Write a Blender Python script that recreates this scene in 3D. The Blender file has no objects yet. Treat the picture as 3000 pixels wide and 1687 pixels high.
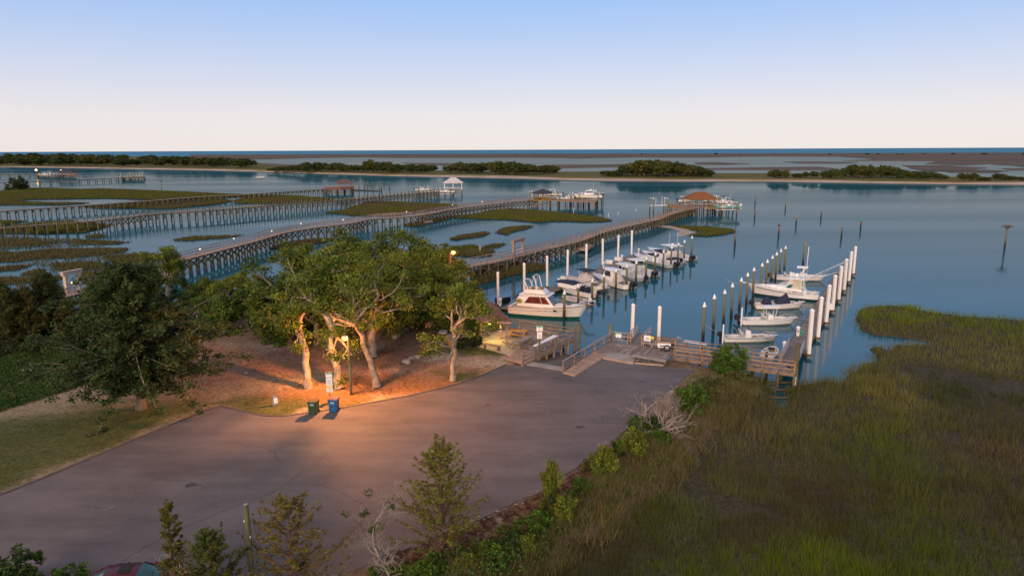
import bpy, bmesh, math, random
import numpy as np
from mathutils import Vector, Matrix, noise as mnoise
from mathutils.geometry import delaunay_2d_cdt

random.seed(11)
rng = np.random.default_rng(11)
R = math.radians
scene = bpy.context.scene
COL = scene.collection

# ---------------------------------------------------------------- camera
CAM_H = 21.5
PITCH = R(11.45)
ROLL = R(-0.25)
FPX, CX, CY = 2000.0, 1500.0, 843.5
_f = Vector((0, math.cos(PITCH), -math.sin(PITCH)))
_u0 = Vector((0, math.sin(PITCH), math.cos(PITCH)))
_r0 = Vector((1, 0, 0))
_r = _r0 * math.cos(ROLL) + _u0 * math.sin(ROLL)
_u = _u0 * math.cos(ROLL) - _r0 * math.sin(ROLL)
cam_d = bpy.data.cameras.new('camera')
cam_d.sensor_width = 36.0
cam_d.lens = 24.0
cam_d.clip_start = 0.5
cam_d.clip_end = 80000
cam = bpy.data.objects.new('camera', cam_d)
COL.objects.link(cam)
cam.matrix_world = Matrix(((_r.x, _u.x, -_f.x, 0), (_r.y, _u.y, -_f.y, 0), (_r.z, _u.z, -_f.z, CAM_H), (0, 0, 0, 1)))
scene.camera = cam

# ---------------------------------------------------------------- sky
SUN_EL, SUN_AZ = R(20.0), R(200.0)      # low light behind the camera, a little to the left
world = bpy.data.worlds.new('World')
scene.world = world
world.use_nodes = True
nt = world.node_tree
nt.nodes.clear()
_out = nt.nodes.new('ShaderNodeOutputWorld')
_bg = nt.nodes.new('ShaderNodeBackground')
_sky = nt.nodes.new('ShaderNodeTexSky')
_sky.sky_type = 'NISHITA'
_sky.sun_disc = False
_sky.sun_elevation = SUN_EL
_sky.sun_rotation = SUN_AZ
_sky.altitude = 0
_sky.air_density = 1.0
_sky.dust_density = 0.6
_sky.ozone_density = 2.0
_tc = nt.nodes.new('ShaderNodeTexCoord')
_sep = nt.nodes.new('ShaderNodeSeparateXYZ')
nt.links.new(_tc.outputs['Generated'], _sep.inputs[0])
_rmp = nt.nodes.new('ShaderNodeValToRGB')
nt.links.new(_sep.outputs['Z'], _rmp.inputs['Fac'])
def srgb(r, g, b):
    f = lambda c: (c / 255 / 12.92) if c / 255 <= 0.04045 else ((c / 255 + 0.055) / 1.055) ** 2.4
    return (f(r), f(g), f(b), 1)
cr = _rmp.color_ramp
cr.elements[0].position = 0.0
cr.elements[0].color = srgb(246, 237, 234)
cr.elements[1].position = 1.0
cr.elements[1].color = srgb(178, 172, 184)
for pos, c in ((0.045, (241, 234, 236)), (0.10, (216, 222, 243)), (0.16, (184, 208, 248)), (0.21, (160, 199, 252)), (0.34, (158, 186, 236)), (0.55, (172, 178, 204))):
    e = cr.elements.new(pos)
    e.color = srgb(*c)
_gain = nt.nodes.new('ShaderNodeMix')
_gain.data_type = 'RGBA'
_gain.blend_type = 'MIX'
_gain.inputs['Factor'].default_value = 0.88
_sc = nt.nodes.new('ShaderNodeVectorMath')
_sc.operation = 'SCALE'
_sc.inputs['Scale'].default_value = 10.0
nt.links.new(_rmp.outputs['Color'], _sc.inputs[0])
nt.links.new(_sky.outputs['Color'], _gain.inputs[6])
nt.links.new(_sc.outputs[0], _gain.inputs[7])
nt.links.new(_gain.outputs[2], _bg.inputs['Color'])
_bg.inputs['Strength'].default_value = 0.1
nt.links.new(_bg.outputs[0], _out.inputs[0])

sun_d = bpy.data.lights.new('sun', 'SUN')
sun_d.energy = 3.2
sun_d.angle = R(40)
sun_d.color = (1.0, 0.74, 0.55)
sun = bpy.data.objects.new('sun', sun_d)
COL.objects.link(sun)
_sd = Vector((math.sin(SUN_AZ) * math.cos(SUN_EL), math.cos(SUN_AZ) * math.cos(SUN_EL), math.sin(SUN_EL)))
sun.rotation_euler = _sd.to_track_quat('Z', 'Y').to_euler()

scene.view_settings.view_transform = 'Standard'
scene.view_settings.look = 'None'
scene.view_settings.gamma = 1.0
scene.view_settings.exposure = 0.0
scene.view_settings.use_curve_mapping = False
scene.cycles.max_bounces = 6
scene.cycles.diffuse_bounces = 3
scene.cycles.glossy_bounces = 3
scene.cycles.transmission_bounces = 3
scene.cycles.transparent_max_bounces = 6
scene.cycles.sample_clamp_indirect = 4.0
scene.cycles.use_denoising = True

# ---------------------------------------------------------------- helpers
def W(px, py, z=0.0):
    """point of the plane at height z seen at a photograph pixel"""
    d = _r * ((px - CX) / FPX) + _u * (-(py - CY) / FPX) + _f
    t = (z - CAM_H) / d.z
    return Vector((d.x * t, d.y * t, z))

def ztop(p, py):
    """height above the foot p at which a vertical reaches pixel row py"""
    lo, hi = p.z - 1, p.z + 60
    for _ in range(40):
        m = (lo + hi) / 2
        v = Vector((p.x, p.y, m - CAM_H))
        row = CY - FPX * v.dot(_u) / v.dot(_f)
        if row > py: lo = m
        else: hi = m
    return (lo + hi) / 2 - p.z

MATS = {}
def node_mat(name):
    m = bpy.data.materials.new(name)
    m.use_nodes = True
    n = m.node_tree
    b = n.nodes['Principled BSDF']
    MATS[name] = m
    return m, n, b

def mat(name, c1, c2=None, scale=3.0, rough=0.7, bump=0.0, stretch=None, rand=0.0, metallic=0.0, spec=0.4, detail=4.0, lo=0.35, hi=0.65, bscale=None, coat=0.0):
    m, n, b = node_mat(name)
    b.inputs['Roughness'].default_value = rough
    b.inputs['Metallic'].default_value = metallic
    b.inputs['Specular IOR Level'].default_value = spec
    b.inputs['Coat Weight'].default_value = coat
    c2 = c2 or tuple(x * 0.8 for x in c1)
    geo = n.nodes.new('ShaderNodeNewGeometry')
    vec = geo.outputs['Position']
    if stretch:
        mp = n.nodes.new('ShaderNodeMapping')
        mp.inputs['Scale'].default_value = stretch
        n.links.new(vec, mp.inputs[0]); vec = mp.outputs[0]
    tx = n.nodes.new('ShaderNodeTexNoise')
    tx.inputs['Scale'].default_value = scale
    tx.inputs['Detail'].default_value = detail
    n.links.new(vec, tx.inputs['Vector'])
    rp = n.nodes.new('ShaderNodeValToRGB')
    rp.color_ramp.elements[0].position = lo
    rp.color_ramp.elements[1].position = hi
    rp.color_ramp.elements[0].color = (*c1, 1)
    rp.color_ramp.elements[1].color = (*c2, 1)
    n.links.new(tx.outputs[0], rp.inputs[0])
    col = rp.outputs[0]
    if rand > 0:
        oi = n.nodes.new('ShaderNodeObjectInfo')
        mr = n.nodes.new('ShaderNodeMapRange')
        mr.inputs['To Min'].default_value = 1 - rand
        mr.inputs['To Max'].default_value = 1 + rand
        n.links.new(oi.outputs['Random'], mr.inputs[0])
        vm = n.nodes.new('ShaderNodeVectorMath'); vm.operation = 'SCALE'
        n.links.new(col, vm.inputs[0]); n.links.new(mr.outputs[0], vm.inputs['Scale'])
        col = vm.outputs[0]
    n.links.new(col, b.inputs['Base Color'])
    if bump > 0:
        t2 = n.nodes.new('ShaderNodeTexNoise')
        t2.inputs['Scale'].default_value = bscale or scale * 4
        t2.inputs['Detail'].default_value = 5
        n.links.new(vec, t2.inputs['Vector'])
        bp = n.nodes.new('ShaderNodeBump')
        bp.inputs['Strength'].default_value = bump
        bp.inputs['Distance'].default_value = 0.05
        n.links.new(t2.outputs[0], bp.inputs['Height'])
        n.links.new(bp.outputs[0], b.inputs['Normal'])
    return m

def attr_mat(name, attr='tint', rough=0.85, nscale=0.0, namt=0.3, bump=0.0, bscale=20, spec=0.2, translucent=0.0):
    """colour from a mesh colour attribute times fine noise"""
    m, n, b = node_mat(name)
    b.inputs['Roughness'].default_value = rough
    b.inputs['Specular IOR Level'].default_value = spec
    at = n.nodes.new('ShaderNodeAttribute'); at.attribute_name = attr
    col = at.outputs['Color']
    geo = n.nodes.new('ShaderNodeNewGeometry')
    if nscale:
        tx = n.nodes.new('ShaderNodeTexNoise'); tx.inputs['Scale'].default_value = nscale; tx.inputs['Detail'].default_value = 6
        tx.inputs['Roughness'].default_value = 0.65
        n.links.new(geo.outputs['Position'], tx.inputs['Vector'])
        mr = n.nodes.new('ShaderNodeMapRange')
        mr.inputs['From Min'].default_value = 0.3; mr.inputs['From Max'].default_value = 0.7
        mr.inputs['To Min'].default_value = 1 - namt; mr.inputs['To Max'].default_value = 1 + namt
        n.links.new(tx.outputs[0], mr.inputs[0])
        vm = n.nodes.new('ShaderNodeVectorMath'); vm.operation = 'SCALE'
        n.links.new(col, vm.inputs[0]); n.links.new(mr.outputs[0], vm.inputs['Scale'])
        col = vm.outputs[0]
    n.links.new(col, b.inputs['Base Color'])
    if bump:
        t2 = n.nodes.new('ShaderNodeTexNoise'); t2.inputs['Scale'].default_value = bscale; t2.inputs['Detail'].default_value = 5
        n.links.new(geo.outputs['Position'], t2.inputs['Vector'])
        bp = n.nodes.new('ShaderNodeBump'); bp.inputs['Strength'].default_value = bump; bp.inputs['Distance'].default_value = 0.06
        n.links.new(t2.outputs[0], bp.inputs['Height']); n.links.new(bp.outputs[0], b.inputs['Normal'])
    if translucent:
        tr = n.nodes.new('ShaderNodeBsdfTranslucent')
        n.links.new(col, tr.inputs[0])
        mx = n.nodes.new('ShaderNodeMixShader'); mx.inputs[0].default_value = translucent
        n.links.new(b.outputs[0], mx.inputs[1]); n.links.new(tr.outputs[0], mx.inputs[2])
        n.links.new(mx.outputs[0], n.nodes['Material Output'].inputs[0])
    return m

def emis(name, c, s):
    m, n, b = node_mat(name)
    b.inputs['Base Color'].default_value = (*c, 1)
    b.inputs['Emission Color'].default_value = (*c, 1)
    b.inputs['Emission Strength'].default_value = s
    return m

def link(name, data, parent=None):
    o = bpy.data.objects.new(name, data)
    COL.objects.link(o)
    if parent is not None:
        o.parent = parent
    return o

def tag(o, label, cat, group=None):
    o['label'] = label; o['category'] = cat
    if group: o['group'] = group
    return o

def thing(name, label, cat, loc=(0, 0, 0), rz=0.0, group=None):
    o = link(name, None)
    o.empty_display_size = 0.2
    o.location = loc; o.rotation_euler = (0, 0, rz)
    return tag(o, label, cat, group)

def mk_mesh(name, verts, faces, m, smooth=False):
    me = bpy.data.meshes.new(name)
    me.from_pydata([tuple(v) for v in verts], [], faces)
    if m is not None: me.materials.append(MATS[m] if isinstance(m, str) else m)
    if smooth: me.shade_smooth()
    me.update()
    return me

def mobj(name, verts, faces, m, parent=None, smooth=False):
    return link(name, mk_mesh(name, verts, faces, m, smooth), parent)

def np_mesh(name, verts, tris, mats, tint=None, mat_idx=None, smooth=False):
    me = bpy.data.meshes.new(name)
    verts = np.asarray(verts, np.float32); tris = np.asarray(tris, np.int32)
    k = tris.shape[1]
    me.vertices.add(len(verts)); me.vertices.foreach_set('co', verts.ravel())
    me.loops.add(tris.size); me.loops.foreach_set('vertex_index', tris.ravel())
    me.polygons.add(len(tris))
    me.polygons.foreach_set('loop_start', np.arange(len(tris), dtype=np.int32) * k)
    me.polygons.foreach_set('loop_total', np.full(len(tris), k, np.int32))
    if mat_idx is not None: me.polygons.foreach_set('material_index', np.asarray(mat_idx, np.int32))
    for m in mats: me.materials.append(MATS[m])
    if tint is not None:
        a = me.color_attributes.new('tint', 'FLOAT_COLOR', 'POINT')
        t = np.ones((len(verts), 4), np.float32); t[:, :3] = tint
        a.data.foreach_set('color', t.ravel())
    me.update(calc_edges=True)
    if smooth: me.shade_smooth()
    return me

_cache = {}
def _unit(kind, m):
    key = (kind, m)
    if key in _cache: return _cache[key]
    bm = bmesh.new()
    if kind == 'box':
        bmesh.ops.create_cube(bm, size=1.0)
    elif kind == 'cyl':
        bmesh.ops.create_cone(bm, cap_ends=True, segments=10, radius1=1, radius2=1, depth=1)
    elif kind == 'pole':      # very slightly tapered, uneven pile
        bmesh.ops.create_cone(bm, cap_ends=True, segments=10, radius1=1.05, radius2=0.93, depth=1)
    elif kind == 'cone':
        bmesh.ops.create_cone(bm, cap_ends=True, segments=14, radius1=1, radius2=0.06, depth=1)
    elif kind == 'pyr':
        bmesh.ops.create_cone(bm, cap_ends=True, segments=4, radius1=math.sqrt(.5), radius2=0.02, depth=1)
        bmesh.ops.rotate(bm, verts=bm.verts, matrix=Matrix.Rotation(math.pi / 4, 3, 'Z'))
    elif kind == 'ball':
        bmesh.ops.create_icosphere(bm, subdivisions=2, radius=1)
    elif kind == 'rbox':
        bmesh.ops.create_cube(bm, size=1.0)
        bmesh.ops.bevel(bm, geom=bm.edges[:], offset=0.12, segments=2, affect='EDGES')
    me = bpy.data.meshes.new(f'{kind}_{m}')
    bm.to_mesh(me); bm.free()
    me.materials.append(MATS[m])
    if kind in ('cyl', 'pole', 'cone'):
        me.polygons.foreach_set('use_smooth', [len(p.vertices) == 4 for p in me.polygons])
    if kind == 'ball': me.shade_smooth()
    _cache[key] = me
    return me

def part(kind, name, parent, m, c, size, rot=(0, 0, 0)):
    o = link(name, _unit(kind, m), parent)
    o.location = c; o.scale = size; o.rotation_euler = rot
    return o

def box(name, parent, m, c, size, rz=0.0):
    return part('box', name, parent, m, c, size, (0, 0, rz))

def bar(name, parent, m, a, b, w, h=None, kind='box'):
    """beam between two points; for cylinders w is the radius"""
    a, b = Vector(a), Vector(b)
    d = b - a
    o = link(name, _unit(kind, m), parent)
    o.location = (a + b) / 2
    up = Vector((0, 0, 1)) if abs(d.normalized().z) < 0.99 else Vector((0, 1, 0))
    zax = d.normalized(); xax = up.cross(zax).normalized(); yax = zax.cross(xax)
    o.rotation_euler = Matrix((xax, yax, zax)).transposed().to_euler()
    o.scale = (w, h if h else w, d.length)
    return o

def rod(name, parent, m, a, b, r):
    return bar(name, parent, m, a, b, r, r, 'cyl')

def tube_np(paths, sides=6):
    """paths: list of (points Nx3, radii N) -> verts, quads"""
    V, F = [], []
    n0 = 0
    ang = np.linspace(0, 2 * math.pi, sides, endpoint=False)
    ca, sa = np.cos(ang), np.sin(ang)
    for P, r in paths:
        P = np.asarray(P, float); r = np.asarray(r, float)
        T = np.gradient(P, axis=0)
        T /= np.linalg.norm(T, axis=1, keepdims=True) + 1e-9
        ref = np.where(np.abs(T[:, 2:3]) < 0.9, np.array([[0, 0, 1.]]), np.array([[1., 0, 0]]))
        A = np.cross(T, ref); A /= np.linalg.norm(A, axis=1, keepdims=True) + 1e-9
        B = np.cross(T, A)
        ring = P[:, None, :] + r[:, None, None] * (A[:, None, :] * ca[None, :, None] + B[:, None, :] * sa[None, :, None])
        V.append(ring.reshape(-1, 3))
        n = len(P)
        i = np.arange(n - 1)[:, None] * sides; j = np.arange(sides)[None, :]; j2 = (j + 1) % sides
        F.append(np.stack([i + j, i + j2, i + sides + j2, i + sides + j], -1).reshape(-1, 4) + n0)
        n0 += n * sides
    return np.concatenate(V), np.concatenate(F)

def tube(name, parent, m, pts, r, sides=6):
    v, f = tube_np([(pts, np.full(len(pts), r) if np.isscalar(r) else r)], sides)
    me = np_mesh(name, v, f, [m], smooth=True)
    return link(name, me, parent)

def bevelled(name, parent, m, c, size, bev=0.05, top=(1, 1), shear=0.0, rz=0.0, seg=2):
    """bevelled box, its top face scaled by `top` and shifted by `shear` in x"""
    bm = bmesh.new()
    bmesh.ops.create_cube(bm, size=1.0)
    for v in bm.verts:
        t = v.co.z > 0
        v.co.x = v.co.x * size[0] * (top[0] if t else 1) + (shear if t else 0)
        v.co.y *= size[1] * (top[1] if t else 1)
        v.co.z *= size[2]
    bmesh.ops.bevel(bm, geom=bm.edges[:], offset=bev, segments=seg, affect='EDGES')
    me = bpy.data.meshes.new(name)
    bm.to_mesh(me); bm.free()
    me.materials.append(MATS[m])
    o = link(name, me, parent)
    o.location = c; o.rotation_euler = (0, 0, rz)
    return o

def poly_area_sheet(name, pts, z, m, thick=0.0, kind='structure', parent=None):
    """flat polygon (world xy) with optional side skirt"""
    v2 = [Vector((p[0], p[1])) for p in pts]
    n = len(v2)
    out = delaunay_2d_cdt(v2, [], [list(range(n))], 1, 1e-4)
    V = [(p.x, p.y, z) for p in out[0]]
    F = [list(f) for f in out[2]]
    F = [f if ((V[f[1]][0]-V[f[0]][0])*(V[f[2]][1]-V[f[0]][1]) - (V[f[1]][1]-V[f[0]][1])*(V[f[2]][0]-V[f[0]][0])) > 0 else f[::-1] for f in F]
    if thick:
        k = len(V)
        V += [(p[0], p[1], z) for p in pts] + [(p[0], p[1], z - thick) for p in pts]
        for i in range(n):
            j = (i + 1) % n
            F.append([k + i, k + j, k + n + j, k + n + i])
    o = mobj(name, V, F, m, parent)
    if kind: o['kind'] = kind
    return o

def inside(P, poly):
    x, y = P[:, 0], P[:, 1]
    r = np.zeros(len(P), bool)
    n = len(poly)
    for i in range(n):
        x1, y1 = poly[i][0], poly[i][1]; x2, y2 = poly[(i + 1) % n][0], poly[(i + 1) % n][1]
        c = ((y1 > y) != (y2 > y))
        with np.errstate(divide='ignore', invalid='ignore'):
            r ^= c & (x < (x2 - x1) * (y - y1) / (y2 - y1 + 1e-12) + x1)
    return r

def sdist(P, poly):
    """signed distance, positive inside"""
    d = np.full(len(P), 1e9)
    n = len(poly)
    for i in range(n):
        a = np.array(poly[i][:2], float); b = np.array(poly[(i + 1) % n][:2], float)
        ab = b - a
        t = np.clip(((P - a) @ ab) / (ab @ ab + 1e-9), 0, 1)
        d = np.minimum(d, np.linalg.norm(P - (a + t[:, None] * ab), axis=1))
    return np.where(inside(P, poly), d, -d)

def wob(pts, amp=0.3, step=2.0, seed=0):
    """resample a closed outline and make it uneven"""
    out = []
    n = len(pts)
    for i in range(n):
        a, b = Vector(pts[i][:2]), Vector(pts[(i + 1) % n][:2])
        k = max(1, int((b - a).length / step))
        for j in range(k):
            p = a.lerp(b, j / k)
            q = mnoise.noise_vector(Vector((p.x / (step * 3), p.y / (step * 3), seed * 7.3)))
            q2 = mnoise.noise_vector(Vector((p.x / step, p.y / step, seed * 3.1 + 9)))
            out.append((p.x + amp * (q.x * 1.5 + q2.x * .6), p.y + amp * (q.y * 1.5 + q2.y * .6)))
    return out

def vnoise(P, s, seed=0):
    """cheap smooth value noise on Nx2 points, 0..1"""
    q = P / s + seed * 17.31
    i = np.floor(q).astype(np.int64); f = q - i; f = f * f * (3 - 2 * f)
    def h(a, b):
        n = (a * 374761393 + b * 668265263 + seed * 974711) & 0x7fffffff
        n = ((n ^ (n >> 13)) * 1274126177) & 0x7fffffff
        return ((n ^ (n >> 16)) & 0xffff) / 65535.0
    a = h(i[:, 0], i[:, 1]); b = h(i[:, 0] + 1, i[:, 1]); c = h(i[:, 0], i[:, 1] + 1); d = h(i[:, 0] + 1, i[:, 1] + 1)
    return (a * (1 - f[:, 0]) + b * f[:, 0]) * (1 - f[:, 1]) + (c * (1 - f[:, 0]) + d * f[:, 0]) * f[:, 1]

def fnoise(P, s, seed=0):
    return 0.55 * vnoise(P, s, seed) + 0.3 * vnoise(P, s / 2.3, seed + 1) + 0.15 * vnoise(P, s / 5.1, seed + 2)

# ---------------------------------------------------------------- materials
def asphalt():
    m, n, b = node_mat('asphalt')
    b.inputs['Roughness'].default_value = .82; b.inputs['Specular IOR Level'].default_value = .3
    geo = n.nodes.new('ShaderNodeNewGeometry')
    def layer(scale, rot, st, det):
        mp = n.nodes.new('ShaderNodeMapping'); mp.inputs['Scale'].default_value = st; mp.inputs['Rotation'].default_value = (0, 0, rot)
        n.links.new(geo.outputs['Position'], mp.inputs[0])
        tx = n.nodes.new('ShaderNodeTexNoise'); tx.inputs['Scale'].default_value = scale; tx.inputs['Detail'].default_value = det; tx.inputs['Roughness'].default_value = .62
        n.links.new(mp.outputs[0], tx.inputs['Vector']); return tx.outputs[0]
    def madd(x, mul, add):
        q = n.nodes.new('ShaderNodeMath'); q.operation = 'MULTIPLY_ADD'; q.inputs[1].default_value = mul
        n.links.new(x, q.inputs[0])
        if isinstance(add, float): q.inputs[2].default_value = add
        else: n.links.new(add, q.inputs[2])
        return q.outputs[0]
    v = madd(layer(.16, .3, (1, 1, 1), 4), .8, 0.0)
    v = madd(layer(.5, R(28), (.25, 1.3, 1), 6), .75, v)
    v = madd(layer(9, 0, (1, 1, 1), 3), .35, v)
    v = madd(layer(55, 0, (1, 1, 1), 2), .25, v)
    rp = n.nodes.new('ShaderNodeValToRGB'); r = rp.color_ramp
    r.elements[0].position = .72; r.elements[0].color = (.084, .074, .073, 1)
    r.elements[1].position = 1.0; r.elements[1].color = (.158, .138, .133, 1)
    mr = n.nodes.new('ShaderNodeMapRange'); mr.inputs['From Min'].default_value = 0; mr.inputs['From Max'].default_value = 1.25
    n.links.new(v, mr.inputs[0])
    r.elements[0].position = .68; r.elements[1].position = 1.0
    n.links.new(mr.outputs[0], rp.inputs[0]); n.links.new(rp.outputs[0], b.inputs['Base Color'])
    t2 = layer(38, 0, (1, 1, 1), 3)
    bp = n.nodes.new('ShaderNodeBump'); bp.inputs['Strength'].default_value = .35; bp.inputs['Distance'].default_value = .02
    n.links.new(t2, bp.inputs['Height']); n.links.new(bp.outputs[0], b.inputs['Normal'])
asphalt()
mat('kerb_asphalt', (0.07, 0.06, 0.058), (0.10, 0.085, 0.08), scale=2, rough=0.9)
mat('concrete', (0.36, 0.31, 0.27), (0.26, 0.225, 0.2), scale=1.2, rough=0.85, bump=0.1, detail=8)
mat('patio', (0.46, 0.40, 0.30), (0.36, 0.31, 0.23), scale=1.5, rough=0.85, bump=0.1)
mat('wet_concrete', (0.09, 0.075, 0.055), (0.16, 0.13, 0.10), scale=1.0, rough=0.55, bump=0.1)
mat('sand', (0.44, 0.36, 0.29), (0.33, 0.26, 0.20), scale=0.6, rough=0.95, bump=0.15)
mat('beach', (0.46, 0.355, 0.27), (0.34, 0.26, 0.195), scale=0.05, rough=0.95)
mat('mud', (0.055, 0.047, 0.03), (0.085, 0.07, 0.045), scale=0.4, rough=0.6, bump=0.2)
mat('far_marsh', (0.105, 0.082, 0.066), (0.15, 0.115, 0.092), scale=0.012, rough=1.0, stretch=(0.3, 1, 1), detail=8, spec=0.05)
mat('far_green', (0.100, 0.105, 0.026), (0.145, 0.115, 0.045), scale=0.03, rough=1.0, stretch=(0.4, 1, 1), detail=8, spec=0.05)
mat('wood_grey', (0.30, 0.25, 0.22), (0.20, 0.165, 0.15), scale=2.0, rough=0.85, rand=0.28, spec=0.15, detail=6)
mat('wood_warm', (0.34, 0.225, 0.14), (0.23, 0.15, 0.095), scale=2.0, rough=0.85, rand=0.2, spec=0.15)
mat('wood_pink', (0.42, 0.295, 0.225), (0.30, 0.21, 0.16), scale=2.0, rough=0.85, rand=0.15, spec=0.15)
mat('wood_pile', (0.17, 0.155, 0.085), (0.11, 0.09, 0.045), scale=1.2, rough=0.9, rand=0.2, spec=0.15)
mat('wood_brace', (0.15, 0.115, 0.065), (0.10, 0.075, 0.045), scale=1.5, rough=0.9, rand=0.2, spec=0.15)
mat('wood_gold', (0.42, 0.24, 0.075), (0.30, 0.165, 0.05), scale=2.0, rough=0.8, rand=0.12, spec=0.2)
mat('wood_red', (0.27, 0.12, 0.08), (0.20, 0.09, 0.06), scale=2.0, rough=0.85, rand=0.12, spec=0.15)
mat('dock_deck', (0.23, 0.195, 0.17), (0.16, 0.135, 0.12), scale=1.0, rough=0.85, rand=0.1, spec=0.2, stretch=(1, 1, 1))
mat('dark_pile', (0.02, 0.018, 0.012), (0.035, 0.03, 0.018), scale=3, rough=0.7)
mat('white_vinyl', (0.80, 0.74, 0.67), (0.74, 0.68, 0.61), scale=1.5, rough=0.45)
mat('white_cap', (0.86, 0.84, 0.82), (0.80, 0.78, 0.76), scale=3, rough=0.4)
mat('white_paint', (0.80, 0.78, 0.75), (0.74, 0.72, 0.69), scale=2, rough=0.5)
mat('gelcoat', (0.82, 0.79, 0.75), (0.78, 0.75, 0.71), scale=0.8, rough=0.25, coat=0.3)
mat('gelcoat_cream', (0.84, 0.77, 0.66), (0.80, 0.73, 0.62), scale=0.8, rough=0.25, coat=0.3)
mat('gelcoat_blue', (0.36, 0.42, 0.44), (0.33, 0.39, 0.41), scale=0.8, rough=0.25, coat=0.3)
mat('gelcoat_teal', (0.10, 0.42, 0.38), (0.085, 0.37, 0.34), scale=0.8, rough=0.25, coat=0.3)
mat('gelcoat_liner', (0.66, 0.64, 0.61), (0.58, 0.56, 0.53), scale=1.5, rough=0.5)
mat('hull_green', (0.012, 0.12, 0.06), (0.01, 0.09, 0.045), scale=1, rough=0.4)
mat('hull_dark', (0.015, 0.045, 0.045), (0.012, 0.03, 0.03), scale=1, rough=0.4)
mat('boot_grime', (0.30, 0.27, 0.20), (0.20, 0.17, 0.12), scale=2, rough=0.6)
mat('teak', (0.22, 0.095, 0.045), (0.16, 0.07, 0.032), scale=2, rough=0.45)
mat('navy_canvas', (0.014, 0.02, 0.045), (0.022, 0.03, 0.06), scale=3, rough=0.85, bump=0.2)
mat('tan_canvas', (0.36, 0.27, 0.15), (0.29, 0.22, 0.12), scale=3, rough=0.9)
mat('grey_canvas', (0.52, 0.46, 0.42), (0.43, 0.38, 0.35), scale=2, rough=0.9, bump=0.3, bscale=5)
mat('black_plastic', (0.012, 0.013, 0.017), (0.02, 0.021, 0.026), scale=4, rough=0.3, coat=0.3)
mat('grey_plastic', (0.22, 0.22, 0.22), (0.3, 0.3, 0.3), scale=4, rough=0.4)
mat('white_motor', (0.75, 0.74, 0.72), (0.7, 0.69, 0.67), scale=4, rough=0.3, coat=0.3)
mat('window_red', (0.10, 0.018, 0.014), (0.16, 0.04, 0.028), scale=1.3, rough=0.12, spec=0.6)
mat('glass_dark', (0.03, 0.035, 0.04), (0.06, 0.065, 0.07), scale=1.5, rough=0.08, spec=0.7)
mat('glass_teal', (0.012, 0.085, 0.085), (0.02, 0.13, 0.13), scale=1.5, rough=0.1, spec=0.6)
mat('clear_vinyl', (0.50, 0.45, 0.33), (0.36, 0.32, 0.23), scale=1.8, rough=0.2)
mat('steel', (0.62, 0.62, 0.62), (0.55, 0.55, 0.55), scale=3, rough=0.3, metallic=0.7)
mat('aluminium', (0.40, 0.40, 0.40), (0.32, 0.32, 0.32), scale=3, rough=0.45, metallic=0.5)
mat('yellow_plastic', (0.80, 0.52, 0.01), (0.72, 0.46, 0.01), scale=2, rough=0.4)
mat('shingle_brown', (0.155, 0.095, 0.085), (0.105, 0.065, 0.06), scale=1.5, rough=0.95, bump=0.5, bscale=6, detail=8)
mat('shingle_orange', (0.25, 0.095, 0.03), (0.19, 0.07, 0.024), scale=1, rough=0.95, bump=0.4, bscale=5)
mat('shingle_dark', (0.035, 0.036, 0.05), (0.05, 0.05, 0.065), scale=1, rough=0.95, bump=0.4, bscale=5)
mat('sign_white', (0.82, 0.82, 0.80), (0.76, 0.76, 0.74), scale=3, rough=0.4)
mat('sign_green', (0.01, 0.36, 0.17), (0.012, 0.31, 0.15), scale=3, rough=0.4)
mat('sign_yellow', (0.80, 0.62, 0.02), (0.74, 0.56, 0.02), scale=3, rough=0.4)
mat('sign_ink', (0.10, 0.11, 0.10), (0.14, 0.15, 0.14), scale=3, rough=0.6)
mat('bin_green', (0.022, 0.055, 0.02), (0.028, 0.068, 0.025), scale=3, rough=0.5)
mat('bin_blue', (0.008, 0.095, 0.22), (0.01, 0.11, 0.25), scale=3, rough=0.45)
mat('bin_lid_blue', (0.06, 0.035, 0.09), (0.10, 0.05, 0.10), scale=4, rough=0.4)
mat('bin_lid_green', (0.13, 0.085, 0.04), (0.10, 0.065, 0.03), scale=4, rough=0.5)
mat('car_red', (0.075, 0.005, 0.014), (0.06, 0.004, 0.011), scale=1, rough=0.4, coat=0.15)
mat('rubber', (0.012, 0.012, 0.012), (0.02, 0.02, 0.02), scale=5, rough=0.8)
mat('brick', (0.33, 0.15, 0.08), (0.24, 0.11, 0.06), scale=2, rough=0.9, rand=0.2)
mat('stone_grey', (0.35, 0.31, 0.27), (0.25, 0.22, 0.19), scale=2, rough=0.9)
mat('bark', (0.25, 0.20, 0.16), (0.12, 0.095, 0.075), scale=2.2, rough=0.95, bump=0.6, bscale=7, stretch=(1, 1, 0.35), detail=8, spec=0.1)
mat('bark_pale', (0.34, 0.285, 0.22), (0.17, 0.14, 0.105), scale=2.2, rough=0.95, bump=0.4, bscale=7, detail=8, spec=0.1)
mat('bark_dead', (0.36, 0.305, 0.255), (0.24, 0.20, 0.165), scale=3, rough=0.95, spec=0.1)
mat('bark_red', (0.17, 0.105, 0.07), (0.10, 0.062, 0.042), scale=2.2, rough=0.95, bump=0.5, bscale=7, spec=0.1)
mat('pole_wood', (0.14, 0.15, 0.065), (0.085, 0.085, 0.04), scale=1.5, rough=0.9, detail=7, stretch=(3,3,.5))
mat('wood_pale', (0.50, 0.41, 0.31), (0.40, 0.32, 0.24), scale=2, rough=0.85, rand=.1)
mat('pale_roof', (0.58, 0.53, 0.51), (0.50, 0.455, 0.44), scale=1, rough=.8)
mat('rope', (0.5, 0.46, 0.4), (0.42, 0.38, 0.33), scale=5, rough=0.9)
mat('mulch', (0.17, 0.075, 0.028), (0.11, 0.05, 0.02), scale=2, rough=0.95, bump=0.4, bscale=8)
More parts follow.
